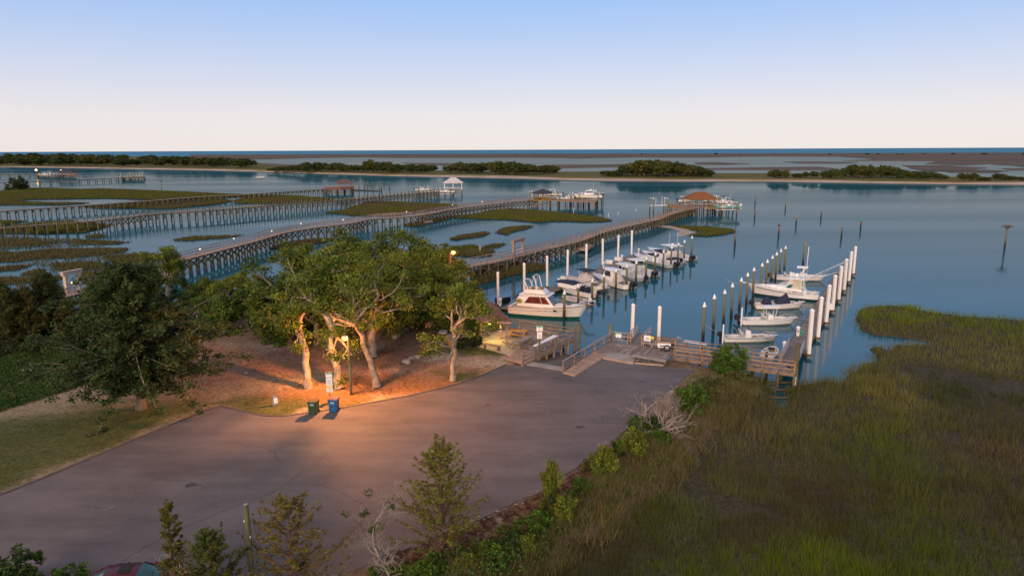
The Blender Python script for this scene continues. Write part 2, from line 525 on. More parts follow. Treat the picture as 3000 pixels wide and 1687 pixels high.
emis('lamp_glow', (1.0, 0.46, 0.09), 6.0)
emis('pier_glow', (1.0, 0.58, 0.28), 3.5)
emis('dock_glow', (1.0, 0.50, 0.20), 14.0)
attr_mat('ground', rough=0.95, nscale=3.2, namt=0.5, bump=0.7, bscale=9)
attr_mat('grass', rough=0.8, spec=0.15, translucent=0.18)
attr_mat('leaf', rough=0.7, spec=0.2, translucent=0.22)

def water_mat(name, base, gain, cap, rough, bscale, bstr):
    """body colour under a glossy skin whose share grows with the viewing angle"""
    m, n, b = node_mat(name)
    n.nodes.remove(b)
    geo = n.nodes.new('ShaderNodeNewGeometry')
    mp = n.nodes.new('ShaderNodeMapping'); mp.inputs['Scale'].default_value = (0.6, 1.0, 1)
    n.links.new(geo.outputs['Position'], mp.inputs[0])
    tx = n.nodes.new('ShaderNodeTexNoise'); tx.inputs['Scale'].default_value = bscale; tx.inputs['Detail'].default_value = 3
    n.links.new(mp.outputs[0], tx.inputs['Vector'])
    # wind lanes: ripple strength and gloss change over long bands
    mp2 = n.nodes.new('ShaderNodeMapping'); mp2.inputs['Scale'].default_value = (0.004, 0.022, 1); mp2.inputs['Rotation'].default_value = (0, 0, R(6))
    n.links.new(geo.outputs['Position'], mp2.inputs[0])
    t2 = n.nodes.new('ShaderNodeTexNoise'); t2.inputs['Scale'].default_value = 1.0; t2.inputs['Detail'].default_value = 4
    n.links.new(mp2.outputs[0], t2.inputs['Vector'])
    def rng_(lo, hi):
        mr = n.nodes.new('ShaderNodeMapRange')
        mr.inputs['From Min'].default_value = 0.35; mr.inputs['From Max'].default_value = 0.65
        mr.inputs['To Min'].default_value = lo; mr.inputs['To Max'].default_value = hi
        n.links.new(t2.outputs[0], mr.inputs[0]); return mr.outputs[0]
    bp = n.nodes.new('ShaderNodeBump'); bp.inputs['Distance'].default_value = 0.05
    n.links.new(rng_(bstr * .4, bstr * 1.6), bp.inputs['Strength'])
    n.links.new(tx.outputs[0], bp.inputs['Height'])
    df = n.nodes.new('ShaderNodeBsdfDiffuse'); df.inputs['Color'].default_value = (*base, 1)
    gl = n.nodes.new('ShaderNodeBsdfGlossy'); gl.inputs['Color'].default_value = (1, 1, 1, 1)
    n.links.new(rng_(rough * .5, rough * 1.5), gl.inputs['Roughness'])
    n.links.new(bp.outputs[0], gl.inputs['Normal'])
    fr = n.nodes.new('ShaderNodeFresnel'); fr.inputs['IOR'].default_value = 1.33
    mu = n.nodes.new('ShaderNodeMath'); mu.operation = 'MULTIPLY'; mu.inputs[1].default_value = gain
    mn = n.nodes.new('ShaderNodeMath'); mn.operation = 'MINIMUM'
    n.links.new(fr.outputs[0], mu.inputs[0]); n.links.new(mu.outputs[0], mn.inputs[0]); n.links.new(rng_(cap * 1.15, cap * .88), mn.inputs[1])
    mx = n.nodes.new('ShaderNodeMixShader')
    n.links.new(mn.outputs[0], mx.inputs[0]); n.links.new(df.outputs[0], mx.inputs[1]); n.links.new(gl.outputs[0], mx.inputs[2])
    n.links.new(mx.outputs[0], n.nodes['Material Output'].inputs[0])
    return m
water_mat('water', (0.011, 0.082, 0.104), 0.95, 0.21, 0.085, 1.6, 0.11)
water_mat('ocean', (0.035, 0.20, 0.32), 0.1, 0.08, 0.3, 0.05, 0.3)
# ================================================================ water and far land
def structure(o): o['kind'] = 'structure'; return o
def quad_sheet(name, x0, x1, y0, y1, z, m):
    return structure(mobj(name, [(x0, y0, z), (x1, y0, z), (x1, y1, z), (x0, y1, z)], [(0, 1, 2, 3)], m))
quad_sheet('water', -2600, 2600, -150, 2060, 0.0, 'water')
quad_sheet('ocean', -60000, 60000, 2040, 60000, -0.25, 'ocean')

def px_poly(pts, z): return [W(x, y, z)[:] for x, y in pts]

# barrier island and the marsh flats in front of it
def flat_land(name, pts, z, m, label=None):
    w = px_poly(pts, z)
    d = sum(p[1] for p in w) / len(w)
    o = poly_area_sheet(name, wob(w, d * 0.006, max(6, d * 0.02), len(pts)), z, m, thick=z + 0.3)
    return structure(o)
flat_land('barrier_island', [(560, 453.5), (1000, 451.8), (1500, 450.6), (2000, 449.8), (2250, 449.3), (2700, 448.0), (3150, 446.5), (3400, 446), (3400, 474), (3000, 473), (2860, 483), (2700, 479), (2760, 472), (2630, 471), (2480, 470.5), (2570, 465.5), (2454, 459), (2250, 458), (2050, 461), (1850, 461), (1700, 463.5), (1500, 462), (1187, 463), (1041, 461), (896, 463), (720, 468), (560, 470)], 0.5, 'far_marsh')
for pts in ([(690, 474), (760, 478), (880, 483), (800, 493), (690, 490)],
            [(1180, 477), (1300, 478), (1440, 481), (1440, 485), (1300, 484), (1200, 481)],
            [(1613, 483), (1760, 482), (1850, 480), (1900, 480), (1850, 489), (1640, 492), (1560, 489)],
            [(2040, 476), (2100, 475.5), (2195, 479.5), (2120, 483), (2045, 482)],
            [(2050, 493), (2250, 490), (2400, 488.5), (2440, 493), (2420, 498), (2070, 497)],
            [(2300, 474), (2400, 473), (2506, 475.5), (2470, 478), (2340, 478)],
            [(2640, 484.5), (2760, 484), (2890, 491), (2830, 499), (2740, 502), (2690, 497)],
            [(2760, 501), (2900, 498), (2970, 501), (2900, 505), (2800, 505)],
            [(2880, 478), (3000, 476), (3200, 478), (3200, 489), (3000, 488)],
            [(2930, 494), (3100, 491), (3100, 497), (2960, 498)]):
    flat_land('salt_marsh', pts, 0.35, 'far_marsh')

# the wooded spit across the channel: sand beach in front, grass behind
front = [(-260, 484), (0, 489.5), (233, 493), (408, 496), (583, 499), (750, 503), (896, 508.5), (1040, 512.5), (1187, 517), (1350, 520), (1500, 523), (1650, 527), (1791, 530.5), (2000, 532), (2250, 532), (2541, 537), (2800, 540), (3000, 541.5), (3300, 544)]
back = [(3300, 520), (3000, 522), (2800, 519), (2600, 513), (2250, 508), (2000, 508), (1791, 503), (1640, 504), (1400, 503), (1290, 500), (1150, 494), (896, 488), (780, 484), (742, 473), (620, 463), (400, 459), (0, 461), (-260, 460)]
def spit():
    f0 = [W(x, y, 0.0) for x, y in front]
    V, F, T = [], [], []
    for p in f0:
        n = Vector((p.x, p.y, 0)).normalized()
        s = p.y / 600
        for d, z in ((-3 * s, -0.4), (7 * s, 0.8), (16 * s, 1.4)):
            V.append((p.x + n.x * d, p.y + n.y * d, z + random.uniform(-.1, .1)))
    for i in range(len(f0) - 1):
        for k in range(2):
            a = i * 3 + k
            F.append((a, a + 3, a + 4, a + 1))
    structure(mobj('sand_beach', V, F, 'beach'))
    g = [(V[i * 3 + 2][0], V[i * 3 + 2][1] - 3 - 4 * random.random()) for i in range(len(f0))] + [W(x, y, 1.2)[:2] for x, y in back]
    structure(poly_area_sheet('grassy_spit', wob(g, 3.0, 14, 5), 1.35, 'far_green', thick=1.5))
spit()

# ================================================================ near land
ASPH_Z = 1.26
lot_edge = [W(x, y, ASPH_Z)[:2] for x, y in [(-700, 1750), (0, 1450), (620, 1196), (830, 1219), (1190, 1161), (1482, 1068), (1648, 1087), (1774, 1044), (2036, 1086), (1870, 1232), (1620, 1417), (1400, 1524), (1100, 1640), (700, 1850), (300, 2300), (-900, 2300)]]
UP = [(-500, 985), (0, 962), (250, 950), (430, 905), (560, 872), (700, 850), (850, 838), (1000, 850), (1130, 872), (1235, 884), (1300, 905), (1390, 932), (1470, 948), (1500, 985), (1490, 1045), (1535, 1066), (1650, 1087), (1700, 1080), (1790, 1048), (1900, 1050), (2000, 1062), (2120, 1092), (2165, 1115), (2100, 1165), (2020, 1235), (1915, 1335), (1800, 1430), (1660, 1525), (1500, 1610), (1330, 1690), (1100, 1790), (900, 2100), (-1500, 2100), (-1700, 1300)]
up_w = px_poly(UP, 1.2)
MARSH = [(2050, 1135), (2180, 1098), (2260, 1100), (2275, 1135), (2272, 1188), (2312, 1190), (2318, 1140), (2344, 1123), (2391, 1111), (2460, 1113), (2529, 1077), (2570, 1043), (2552, 1012), (2590, 1012), (2616, 1020), (2640, 1003), (2755, 1005), (2790, 1004), (2679, 985), (2570, 973), (2523, 956), (2519, 930), (2531, 898), (2600, 891), (2640, 893), (2720, 908), (2830, 926), (3000, 938), (3300, 948), (4200, 1200), (3600, 2200), (800, 2200), (900, 1800), (1310, 1580), (1640, 1370), (1880, 1190)]
marsh_w = wob(px_poly(MARSH, 0.35), 0.7, 2.0, 3)

def terrain():
    step = 0.7
    xs = np.arange(-105, 90, step); ys = np.arange(14, 118, step)
    X, Y = np.meshgrid(xs, ys)
    P = np.stack([X.ravel(), Y.ravel()], 1)
    du = sdist(P, [p[:2] for p in up_w]); dm = sdist(P, marsh_w)
    n1 = fnoise(P, 6, 4); n2 = fnoise(P, 1.7, 8)
    t = np.clip((du + 5.0) / 5.0, 0, 1); t = t * t * (3 - 2 * t)
    zu = -1.2 + 2.4 * t
    tm = np.clip((dm + 1.2) / 1.6, 0, 1)
    zm = -0.9 + 1.22 * tm + 0.08 * n1 * tm
    z = np.maximum(zu, zm) + 0.05 * (n1 - .5) * np.clip(du, 0, 1)
    # the launching ramp has its own slab: keep the soil under it
    ramp = [W(1530, 1066, 1.2)[:2], W(1650, 1088, 1.2)[:2], W(1800, 975, -0.5)[:2], W(1690, 985, -0.5)[:2]]
    dr = sdist(P, ramp)
    z = np.where(dr > -0.3, np.minimum(z, 0.95 - 1.6 * np.clip((P[:, 1] - 60) / 5, 0, 1)), z)
    # colours: sand, dry grass, green grass, fallen needles, mud
    sandc = np.array([0.41, 0.315, 0.24]); dry = np.array([0.20, 0.135, 0.075]); green = np.array([0.075, 0.085, 0.02]); mud = np.array([0.06, 0.05, 0.03]); straw = np.array([0.22, 0.11, 0.048]); berm = np.array([0.15, 0.085, 0.05])
    def blob(px, py, rx, ry):
        c = W(px, py, 1.2)
        return np.exp(-(((P[:, 0] - c.x) / rx) ** 2 + ((P[:, 1] - c.y) / ry) ** 2))
    def mixc(C, c, w): w = np.clip(w, 0, 1)[:, None]; return C * (1 - w) + c * w
    nA, nB, nC = fnoise(P, 4.5, 21), fnoise(P, 2.2, 33), fnoise(P, 9, 41)
    C = np.tile(sandc, (len(P), 1))
    C = mixc(C, dry, np.clip((nA - 0.42) * 4, 0, 0.75))
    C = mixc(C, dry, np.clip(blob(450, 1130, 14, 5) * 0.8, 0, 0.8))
    C = mixc(C, np.array([.27, .14, .085]), np.clip((blob(720, 1080, 10, 7) + blob(1000, 1060, 12, 6) * .8 + (nA - .5)) * .9, 0, .75))  # red-brown soil tint, with the lamp's reddish glow on the sand painted in
    gw = blob(150, 1340, 9, 5) * 1.5 + blob(330, 1290, 9, 3) * .8 + blob(420, 1230, 9, 3.5) * .9 + blob(-200, 1350, 20, 12) * 1.2
    gw += blob(960, 1170, 7, 0.9) * 1.1 + blob(1250, 1140, 5, 1.2) * .9 + blob(1380, 1105, 4, 1.5) * .7 + blob(1450, 1030, 5, 2.2) * .9 + blob(830, 1165, 3, 1.8)
    C = mixc(C, green, np.clip((gw + (nB - .5) * 1.6 - 0.25) * 2.2, 0, 0.95))
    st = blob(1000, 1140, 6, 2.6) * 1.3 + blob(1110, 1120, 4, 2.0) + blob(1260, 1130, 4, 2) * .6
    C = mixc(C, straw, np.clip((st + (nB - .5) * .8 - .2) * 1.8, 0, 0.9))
    dl = -sdist(P, lot_edge)
    lft = np.clip((-21 - P[:, 0]) / 4, 0, 1)
    C = mixc(C, np.array([.27, .205, .14]), lft * np.clip((1.3 - dl + 3.2 * (nB - .5)) / 1.0, 0, .8) * (dl > -.3))
    band = np.exp(-((P[:, 1] - (52 + .30 * (P[:, 0] + 40))) / 2.2) ** 2) * np.clip((-14 - P[:, 0]) / 4, 0, 1)
    C = mixc(C, np.array([.30, .22, .13]), np.clip(band * 1.2 + (nB - .5) * .5 * band, 0, .85))
    right = np.clip((P[:, 0] + 14) / 4, 0, 1) * np.clip((64 - P[:, 1] + np.clip(P[:, 0] - 12, -20, 4)) / 3, 0, 1) * (sdist(P, lot_edge) < 0.2)
    C = mixc(C, berm, right * 0.95)
    C = mixc(C, np.array([0.22, 0.17, 0.14]), right * np.clip((nB - .62) * 6, 0, .7))
    C = mixc(C, np.array([0.30, 0.24, 0.12]) * .8, blob(2060, 1110, 7, 2.5) * .8)
    C = mixc(C, np.array([0.45, 0.37, 0.32]), blob(1270, 900, 8, 5) * .9)
    low = np.clip((0.75 - z) / 0.35, 0, 1)
    C = mixc(C, mud, low)
    ny, nx = X.shape
    global _HZ
    _HZ = (z.reshape(ny, nx), xs[0], ys[0], step)
    V = np.stack([X.ravel(), Y.ravel(), z], 1)
    i = np.arange(ny - 1)[:, None] * nx + np.arange(nx - 1)[None, :]
    Q = np.stack([i, i + 1, i + nx + 1, i + nx], -1).reshape(-1, 4)
    keep = z[Q].max(1) > -0.85
    Q = Q[keep]
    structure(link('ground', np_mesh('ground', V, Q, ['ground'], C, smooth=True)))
    return
terrain()
LAND_Z = 1.2
def ground_z(P):
    H, x0, y0, st = _HZ
    i = np.clip(((P[:, 0] - x0) / st).round().astype(int), 0, H.shape[1] - 1); j = np.clip(((P[:, 1] - y0) / st).round().astype(int), 0, H.shape[0] - 1)
    return H[j, i]

LOT = [(-700, 1750), (0, 1450), (150, 1390), (400, 1285), (620, 1196), (648, 1190), (700, 1202), (770, 1217), (830, 1219), (1000, 1195), (1190, 1161), (1300, 1135), (1380, 1113), (1440, 1087), (1482, 1068), (1535, 1068.5), (1648, 1087), (1686, 1100), (1774, 1044), (1856, 1060), (1943, 1072), (2036, 1086), (2000, 1112), (1960, 1147), (1905, 1200), (1870, 1232), (1795, 1288), (1720, 1345), (1620, 1417), (1500, 1478), (1400, 1524), (1240, 1588), (1100, 1640), (940, 1700), (700, 1850), (300, 2300), (-900, 2300)]
lot_w = [W(x, y, ASPH_Z)[:2] for x, y in LOT]
def lot_outline():
    out = []
    n = len(lot_w)
    for i in range(n):
        a, b = Vector(lot_w[i]), Vector(lot_w[(i + 1) % n])
        L = (b - a).length
        ragged = 21 <= i <= 32
        k = max(1, int(L / (0.5 if ragged else 3)))
        for j in range(k):
            p = a.lerp(b, j / k)
            if ragged:
                q = mnoise.noise_vector(Vector((p.x * .7, p.y * .7, 1.0))) * .35 + mnoise.noise_vector(Vector((p.x * 2.3, p.y * 2.3, 4.0))) * .14
                p = p + Vector((q.x, q.y))
            out.append((p.x, p.y))
    return out
structure(poly_area_sheet('parking_lot', lot_outline(), ASPH_Z, 'asphalt', thick=0.08))
def strip(name, pts, w, z, m, h):
    """raised strip along a path"""
    V, F = [], []
    pts = [Vector((p[0], p[1], 0)) for p in pts]
    for i, p in enumerate(pts):
        d = (pts[min(i + 1, len(pts) - 1)] - pts[max(i - 1, 0)]).normalized()
        n = Vector((-d.y, d.x, 0))
        for s, zz in ((-.5, z - .15), (-.5, z + h), (.5, z + h), (.5, z - .15)):
            V.append((p.x + n.x * w * s, p.y + n.y * w * s, zz))
    for i in range(len(pts) - 1):
        for k in range(3):
            a = i * 4 + k
            F.append((a, a + 1, a + 5, a + 4))
    return structure(mobj(name, V, F, m))
strip('kerb', lot_w[0:6], 0.22, ASPH_Z, 'kerb_asphalt', 0.05)
strip('kerb', lot_w[5:15], 0.18, ASPH_Z, 'kerb_asphalt', 0.04)

# long tar seams and pale scrapes worn into the asphalt
def seam(pts, w, m):
    V, F = [], []
    P = [W(x, y, ASPH_Z + 0.005) for x, y in pts]
    Q = []
    for a, b in zip(P[:-1], P[1:]):
        k = max(2, int((b - a).length / 1.2))
        Q += [a.lerp(b, j / k) for j in range(k)]
    Q.append(P[-1])
    for i, p in enumerate(Q):
        d = (Q[min(i + 1, len(Q) - 1)] - Q[max(i - 1, 0)]).normalized()
        n = Vector((-d.y, d.x, 0)); ww = w * (0.4 + 0.9 * random.random())
        o = n * random.uniform(-.06, .06)
        V += [tuple(p + o + n * ww / 2), tuple(p + o - n * ww / 2)]
    for i in range(len(Q) - 1): F.append((2 * i, 2 * i + 1, 2 * i + 3, 2 * i + 2))
    o = mobj('asphalt_seam', V, F, m); structure(o)
mat('drift', (0.30, 0.25, 0.215), (0.22, 0.18, 0.155), scale=5, rough=.95)
mat('tar', (0.045, 0.04, 0.04), (0.07, 0.06, 0.06), scale=2, rough=0.8)
mat('scrape', (0.23, 0.20, 0.19), (0.19, 0.165, 0.155), scale=2, rough=0.9)
mat('oil_stain', (0.05, 0.042, 0.04), (0.075, 0.064, 0.06), scale=1.5, rough=0.6)
seam([(330, 1660), (430, 1600), (560, 1535), (800, 1440), (960, 1330)], 0.06, 'tar')
def crack(px, py, n, ang):
    pts = [(px, py)]
    for _ in range(n):
        ang += random.uniform(-.5, .5); pts.append((pts[-1][0] + 26 * math.cos(ang), pts[-1][1] + 12 * math.sin(ang)))
    seam(pts, random.uniform(.025, .05), 'tar')
for px, py, n, a_ in ((1180, 1230, 8, .5), (1500, 1150, 7, 2.2), (700, 1300, 7, .4), (420, 1390, 8, .6), (1300, 1420, 6, -.3), (1700, 1180, 7, .5), (930, 1420, 7, .2), (560, 1500, 6, -.4), (1020, 1520, 5, .3), (250, 1480, 7, .3), (1560, 1330, 6, 2.6), (1400, 1260, 6, .2)): crack(px, py, n, a_)
seam([(380, 1632), (402, 1620)], 0.16, 'scrape')
seam([(300, 1495), (335, 1480)], 0.12, 'scrape')
for px, py, r in ((1626, 1108, .45), (1884, 1117, .35), (1430, 1185, .3), (1700, 1250, .4), (560, 1420, .4), (1250, 1330, .35), (752, 1653, .3)):
    c = W(px, py, ASPH_Z + .004)
    pts = [(c.x + r * (0.7 + .5 * random.random()) * math.cos(a), c.y + r * .7 * (0.7 + .5 * random.random()) * math.sin(a)) for a in np.linspace(0, 6.28, 14)[:-1]]
    poly_area_sheet('oil_stain', pts, ASPH_Z + .004, 'oil_stain')

# pale sand and crumbled edge drifted onto the asphalt, a few scraps of litter
for k in range(70):
    i_ = random.choice(range(22, 33)); a_, b_ = Vector(lot_w[i_]), Vector(lot_w[i_ + 1]); c_ = a_.lerp(b_, random.random())
    c_ += Vector((random.gauss(-.1, .28), random.gauss(0, .22))); r_ = random.uniform(.04, .17)
    poly_area_sheet('sand_drift', [(c_.x + r_ * random.uniform(.5, 1.3) * math.cos(u), c_.y + r_ * .6 * random.uniform(.5, 1.3) * math.sin(u)) for u in np.linspace(0, 6.283, 12)[:-1]], ASPH_Z + .006 + .0004 * k, 'drift')
# ================================================================ grasses
def blades(P, base_z, h, w, cols, per=6, lean=0.35, spread=0.25, seed=1):
    """tufts of tapering blades at points P (Nx2): verts, tris, tints"""
    g = np.random.default_rng(seed)
    n = len(P)
    N = n * per
    idx = np.repeat(np.arange(n), per)
    hh = h[idx] * g.uniform(.6, 1.1, N); ww = w[idx]
    off = g.normal(0, 1, (N, 2)) * (spread * (ww / ww.mean()))[:, None]
    az = g.uniform(0, 2 * math.pi, N)
    ln = g.uniform(0.05, lean, N) * hh
    bx = P[idx, 0] + off[:, 0]; by = P[idx, 1] + off[:, 1]; bz = base_z[idx] - 0.05
    fa = g.uniform(0, math.pi, N)
    dx, dy = np.cos(fa) * ww / 2, np.sin(fa) * ww / 2
    lx, ly = np.cos(az) * ln, np.sin(az) * ln
    v0 = np.stack([bx - dx, by - dy, bz], 1); v1 = np.stack([bx + dx, by + dy, bz], 1)
    v2 = np.stack([bx + lx, by + ly, bz + hh], 1)
    V = np.stack([v0, v1, v2], 1).reshape(-1, 3)
    T = np.arange(N * 3).reshape(-1, 3)
    c = cols[idx] * g.uniform(.75, 1.25, (N, 1))
    C = np.repeat(c, 3, 0)
    return V, T, C

def scatter(poly, dens, dmax=None, seed=0):
    """points in a polygon, density (per m2) a function of the distance to the camera"""
    g = np.random.default_rng(seed)
    A = np.array([p[:2] for p in poly])
    lo, hi = A.min(0), A.max(0)
    n = int((hi - lo).prod() * dmax)
    P = g.uniform(lo, hi, (n, 2))
    d = np.linalg.norm(P, axis=1)
    # keep what the frame can see, with some margin
    ok = (np.abs(P[:, 0]) < P[:, 1] * 0.86 + 6) & (P[:, 1] > 15)
    ok &= g.uniform(0, 1, n) < dens(d) / dmax
    P = P[ok]
    return P[inside(P, A)]

def stuff(name, me, label, cat):
    o = link(name, me); o['kind'] = 'stuff'; o['label'] = label; o['category'] = cat
    return o

GREEN = np.array([0.098, 0.108, 0.016]); OLIVE = np.array([0.112, 0.100, 0.032]); BROWN = np.array([0.108, 0.090, 0.038]); TAN = np.array([0.155, 0.125, 0.055]); DARKG = np.array([0.04, 0.055, 0.014])
def grass_cols(P, green=0.5, seed=3):
    a = fnoise(P, 11, seed)[:, None]; b = fnoise(P, 3.5, seed + 9)[:, None]
    k = np.clip((a - 0.5) * 5 + (green - .5) * 4 + .5, 0, 1)
    C = BROWN * (1 - k) + GREEN * k
    k2 = np.clip((b - .45) * 4, 0, 1) * .6
    C = C * (1 - k2) + OLIVE * k2
    return C * (0.8 + .45 * fnoise(P, 1.6, seed + 5)[:, None])

def main_marsh():
    poly = marsh_w
    P = scatter(poly, lambda d: np.clip(16000 / d ** 2, 1.6, 17), 17, 5)
    up = sdist(P, [p[:2] for p in up_w])
    P = P[up < .1 - 1.2 * fnoise(P, 3, 19)]
    # the dark creases where the stand is broken by ditches
    def crease(pts, w):
        d = np.full(len(P), 99.)
        A = [np.array(W(x, y, .35)[:2]) for x, y in pts]
        for a, b in zip(A[:-1], A[1:]):
            ab = b - a
            t = np.clip(((P - a) @ ab) / (ab @ ab), 0, 1)
            d = np.minimum(d, np.linalg.norm(P - (a + t[:, None] * ab), axis=1))
        return np.clip(1.4 - d / w, 0, 1)
    cr = np.maximum.reduce([crease([(2140, 1250), (2090, 1300), (2040, 1360), (2010, 1400), (2060, 1450), (2150, 1480), (2250, 1500)], .8), crease([(1860, 1490), (1930, 1450), (2010, 1400)], .5), crease([(2720, 1090), (2800, 1110), (2900, 1130), (3050, 1150)], 2.2), crease([(2000, 1200), (2100, 1190), (2200, 1215)], .6)])
    keep = rng.uniform(0, 1, len(P)) > cr * .88
    P, cr = P[keep], cr[keep]
    d = np.linalg.norm(P, axis=1)
    # stands of different grasses: colour of the stand nearest to each tuft, blended
    stands = [(2300, 1650, 72, 76, 14), (1950, 1690, 60, 66, 16), (2750, 1660, 60, 66, 18), (2000, 1560, 62, 64, 28), (2060, 1440, 70, 68, 34), (2420, 1500, 58, 46, 32), (2150, 1510, 62, 52, 32), (2640, 1330, 68, 70, 26), (2600, 1400, 62, 62, 28), (2250, 1330, 78, 66, 46), (2180, 1260, 80, 66, 46), (2400, 1250, 74, 66, 40), (2600, 1150, 84, 74, 42), (2480, 1150, 70, 64, 36), (2950, 1360, 72, 58, 42), (2880, 1170, 46, 48, 26), (2960, 1250, 60, 54, 34), (2700, 915, 76, 80, 16), (2560, 910, 72, 74, 16), (2900, 945, 66, 70, 20), (2650, 975, 72, 64, 30), (2850, 1030, 80, 70, 42), (2150, 1170, 70, 60, 36), (1800, 1640, 58, 50, 28), (1700, 1690, 56, 50, 28), (2900, 1500, 58, 52, 32), (2600, 1560, 62, 60, 24), (2330, 1150, 62, 58, 30), (2250, 1420, 66, 58, 36), (2800, 1420, 64, 62, 30)]
    num = np.zeros((len(P), 3)); den = np.zeros((len(P), 1))
    warp = np.column_stack([fnoise(P, 6, 71) - .5, fnoise(P, 6, 72) - .5]) * 7 + np.column_stack([fnoise(P, 1.8, 73) - .5, fnoise(P, 1.8, 74) - .5]) * 3
    for px, py, r_, g_, b_ in stands:
        c = W(px, py, .35)
        q = 1 / ((((P + warp) - np.array([c.x, c.y])) ** 2).sum(1) + .4) ** 1.8
        num += q[:, None] * np.array(srgb(r_, g_, b_)[:3]); den += q[:, None]
    C = num / den * 2.1 * np.array([.88, 1.06, .78])
    C *= (1 - .55 * cr[:, None]) * (.7 + .65 * fnoise(P, 1.3, 29)[:, None])
    h = (0.38 + 1.0 * fnoise(P, 4, 61) ** 1.3) * (.75 + .5 * fnoise(P, 1.1, 63)) * (1 - .35 * cr)
    w = np.clip(d * 0.00065, 0.022, 0.2)
    V, T, CC = blades(P, np.maximum(.3, ground_z(P)), h, w, C, per=10, lean=.6, spread=.22, seed=4)
    stuff('marsh_grass', np_mesh('marsh_grass', V, T, ['grass'], CC), 'tall brown and green cordgrass filling the salt marsh at lower right', 'marsh grass')
main_marsh()
def bank_grass():
    w = [W(x, y, .8)[:2] for x, y in [(2190, 1105), (2090, 1150), (1990, 1225), (1890, 1320), (1770, 1420), (1640, 1515), (1480, 1605), (1300, 1700), (1300, 1800), (1560, 1720), (1800, 1560), (1960, 1440), (2060, 1330), (2150, 1240), (2230, 1150)]]
    P = scatter(w, lambda d: np.full(len(d), 16.), 16., 123)
    P = P[fnoise(P, 1.6, 55) > .34]
    C = (OLIVE * 1.25 * (1 - fnoise(P, 2.4, 7)[:, None]) + TAN * 1.1 * fnoise(P, 2.4, 7)[:, None]) * (.6 + .8 * fnoise(P, .9, 8)[:, None])
    V, T, CC = blades(P, ground_z(P), (.35 + .75 * fnoise(P, 2.0, 5)), np.full(len(P), .042), C, per=7, lean=.7, spread=.2, seed=44)
    stuff('bank_grass', np_mesh('bank_grass', V, T, ['grass'], CC), 'rough tan and olive grass on the bank between lot and marsh', 'grass')
bank_grass()

def marsh_patch(pts, green=.5, label='', mudz=0.12, h=0.7, edge=0.8, sparse=1.0, mud=True, seed=1, sand=None):
    w = px_poly(pts, 0.05)
    D = sum(math.hypot(p[0], p[1]) for p in w) / len(w)
    out = wob(w, edge * D / 160, max(1.5, D / 55), seed)
    px1 = D / 683.0
    dens = min(6.0, 1.3 / px1 ** 2) * sparse
    P = scatter(out, lambda d: np.full(len(d), dens), dens, seed)
    d_in = sdist(P, out)
    rim = np.clip(1.0 - d_in / (4 * px1 + .8), 0, 1)
    C = grass_cols(P, green, seed + 2)
    C = C * (1 - rim[:, None] * .6) + BROWN * .8 * rim[:, None] * .6
    hh = h * (0.7 + .6 * fnoise(P, 6, seed)) * (1 - .35 * rim)
    ww = np.full(len(P), max(.05, px1 * .75))
    V, T, CC = blades(P, np.full(len(P), mudz), hh, ww, C, per=4, lean=.3, spread=.25 + px1 * .4, seed=seed)
    V = list(V); k = len(V)
    mi = np.zeros(len(T), int)
    if mud:
        v2 = [Vector(p) for p in out]
        o = delaunay_2d_cdt(v2, [], [list(range(len(v2)))], 1, 1e-4)
        v3 = np.array([(p.x, p.y, mudz) for p in o[0]])
        tri = []
        for f in o[2]:
            for j in range(1, len(f) - 1):
                a, b, c = f[0], f[j], f[j + 1]
                if (v3[b][0]-v3[a][0])*(v3[c][1]-v3[a][1]) - (v3[b][1]-v3[a][1])*(v3[c][0]-v3[a][0]) < 0: b, c = c, b
                tri.append((a + k, b + k, c + k))
        V = np.concatenate([np.array(V).reshape(-1, 3), v3])
        CC = np.concatenate([CC, np.tile(OLIVE * .55 + GREEN * green * .4, (len(v3), 1))])
        T = np.concatenate([T, np.array(tri)])
        mi = np.concatenate([mi, np.zeros(len(tri), int)])
    stuff('marsh_grass', np_mesh('marsh_grass', np.array(V), T, ['grass'], CC, mi), label, 'marsh grass')

marsh_patch([(-60, 565), (0, 560), (80, 553), (160, 552), (230, 556), (300, 554), (420, 558), (540, 563), (640, 568), (720, 571), (800, 573), (700, 577), (600, 582), (480, 586), (300, 581), (180, 583), (60, 585), (80, 592), (250, 596), (180, 601), (0, 602), (-60, 602)], .62, 'broad green marsh flat behind the leftmost long pier', seed=31)
marsh_patch([(250, 605), (340, 597), (430, 590), (520, 590), (640, 583), (690, 588), (640, 598), (553, 606), (500, 611), (300, 611)], .3, 'brown marsh strip beneath the second long pier from the horizon', seed=32)
marsh_patch([(735, 573), (860, 574), (977, 584), (960, 589), (900, 592), (830, 596), (750, 597), (690, 596), (700, 585)], .6, 'green marsh tongue ending between the two far piers', seed=33)
marsh_patch([(-40, 672), (60, 661), (204, 648), (320, 660), (285, 672), (240, 682), (120, 685), (-40, 683)], .75, 'green grass bed under the left end of the cross-braced pier', seed=34)
marsh_patch([(-40, 649), (75, 648), (30, 658), (-40, 660)], .45, 'small grass tip at the left edge between two piers', seed=35)
marsh_patch([(256, 690), (290, 685), (303, 692), (285, 697), (258, 696)], .4, 'small grass islet below the cross-braced pier, left', mudz=.06, sparse=.7, seed=36)
marsh_patch([(205, 706), (260, 704), (379, 709), (340, 715), (250, 715)], .35, 'slender grass islet in the left shallows', mudz=.06, sparse=.8, seed=37)
marsh_patch([(500, 703), (570, 693), (640, 692), (710, 688), (650, 698), (560, 706)], .35, 'slender grass islet just left of the lit pier', mudz=.05, sparse=.6, seed=38)
marsh_patch([(-40, 728), (40, 742), (150, 732), (290, 728), (372, 730), (360, 740), (250, 750), (120, 758), (30, 768), (-40, 768)], .3, 'long brown grass bank across the left shallows', mudz=.06, sparse=.8, seed=39)
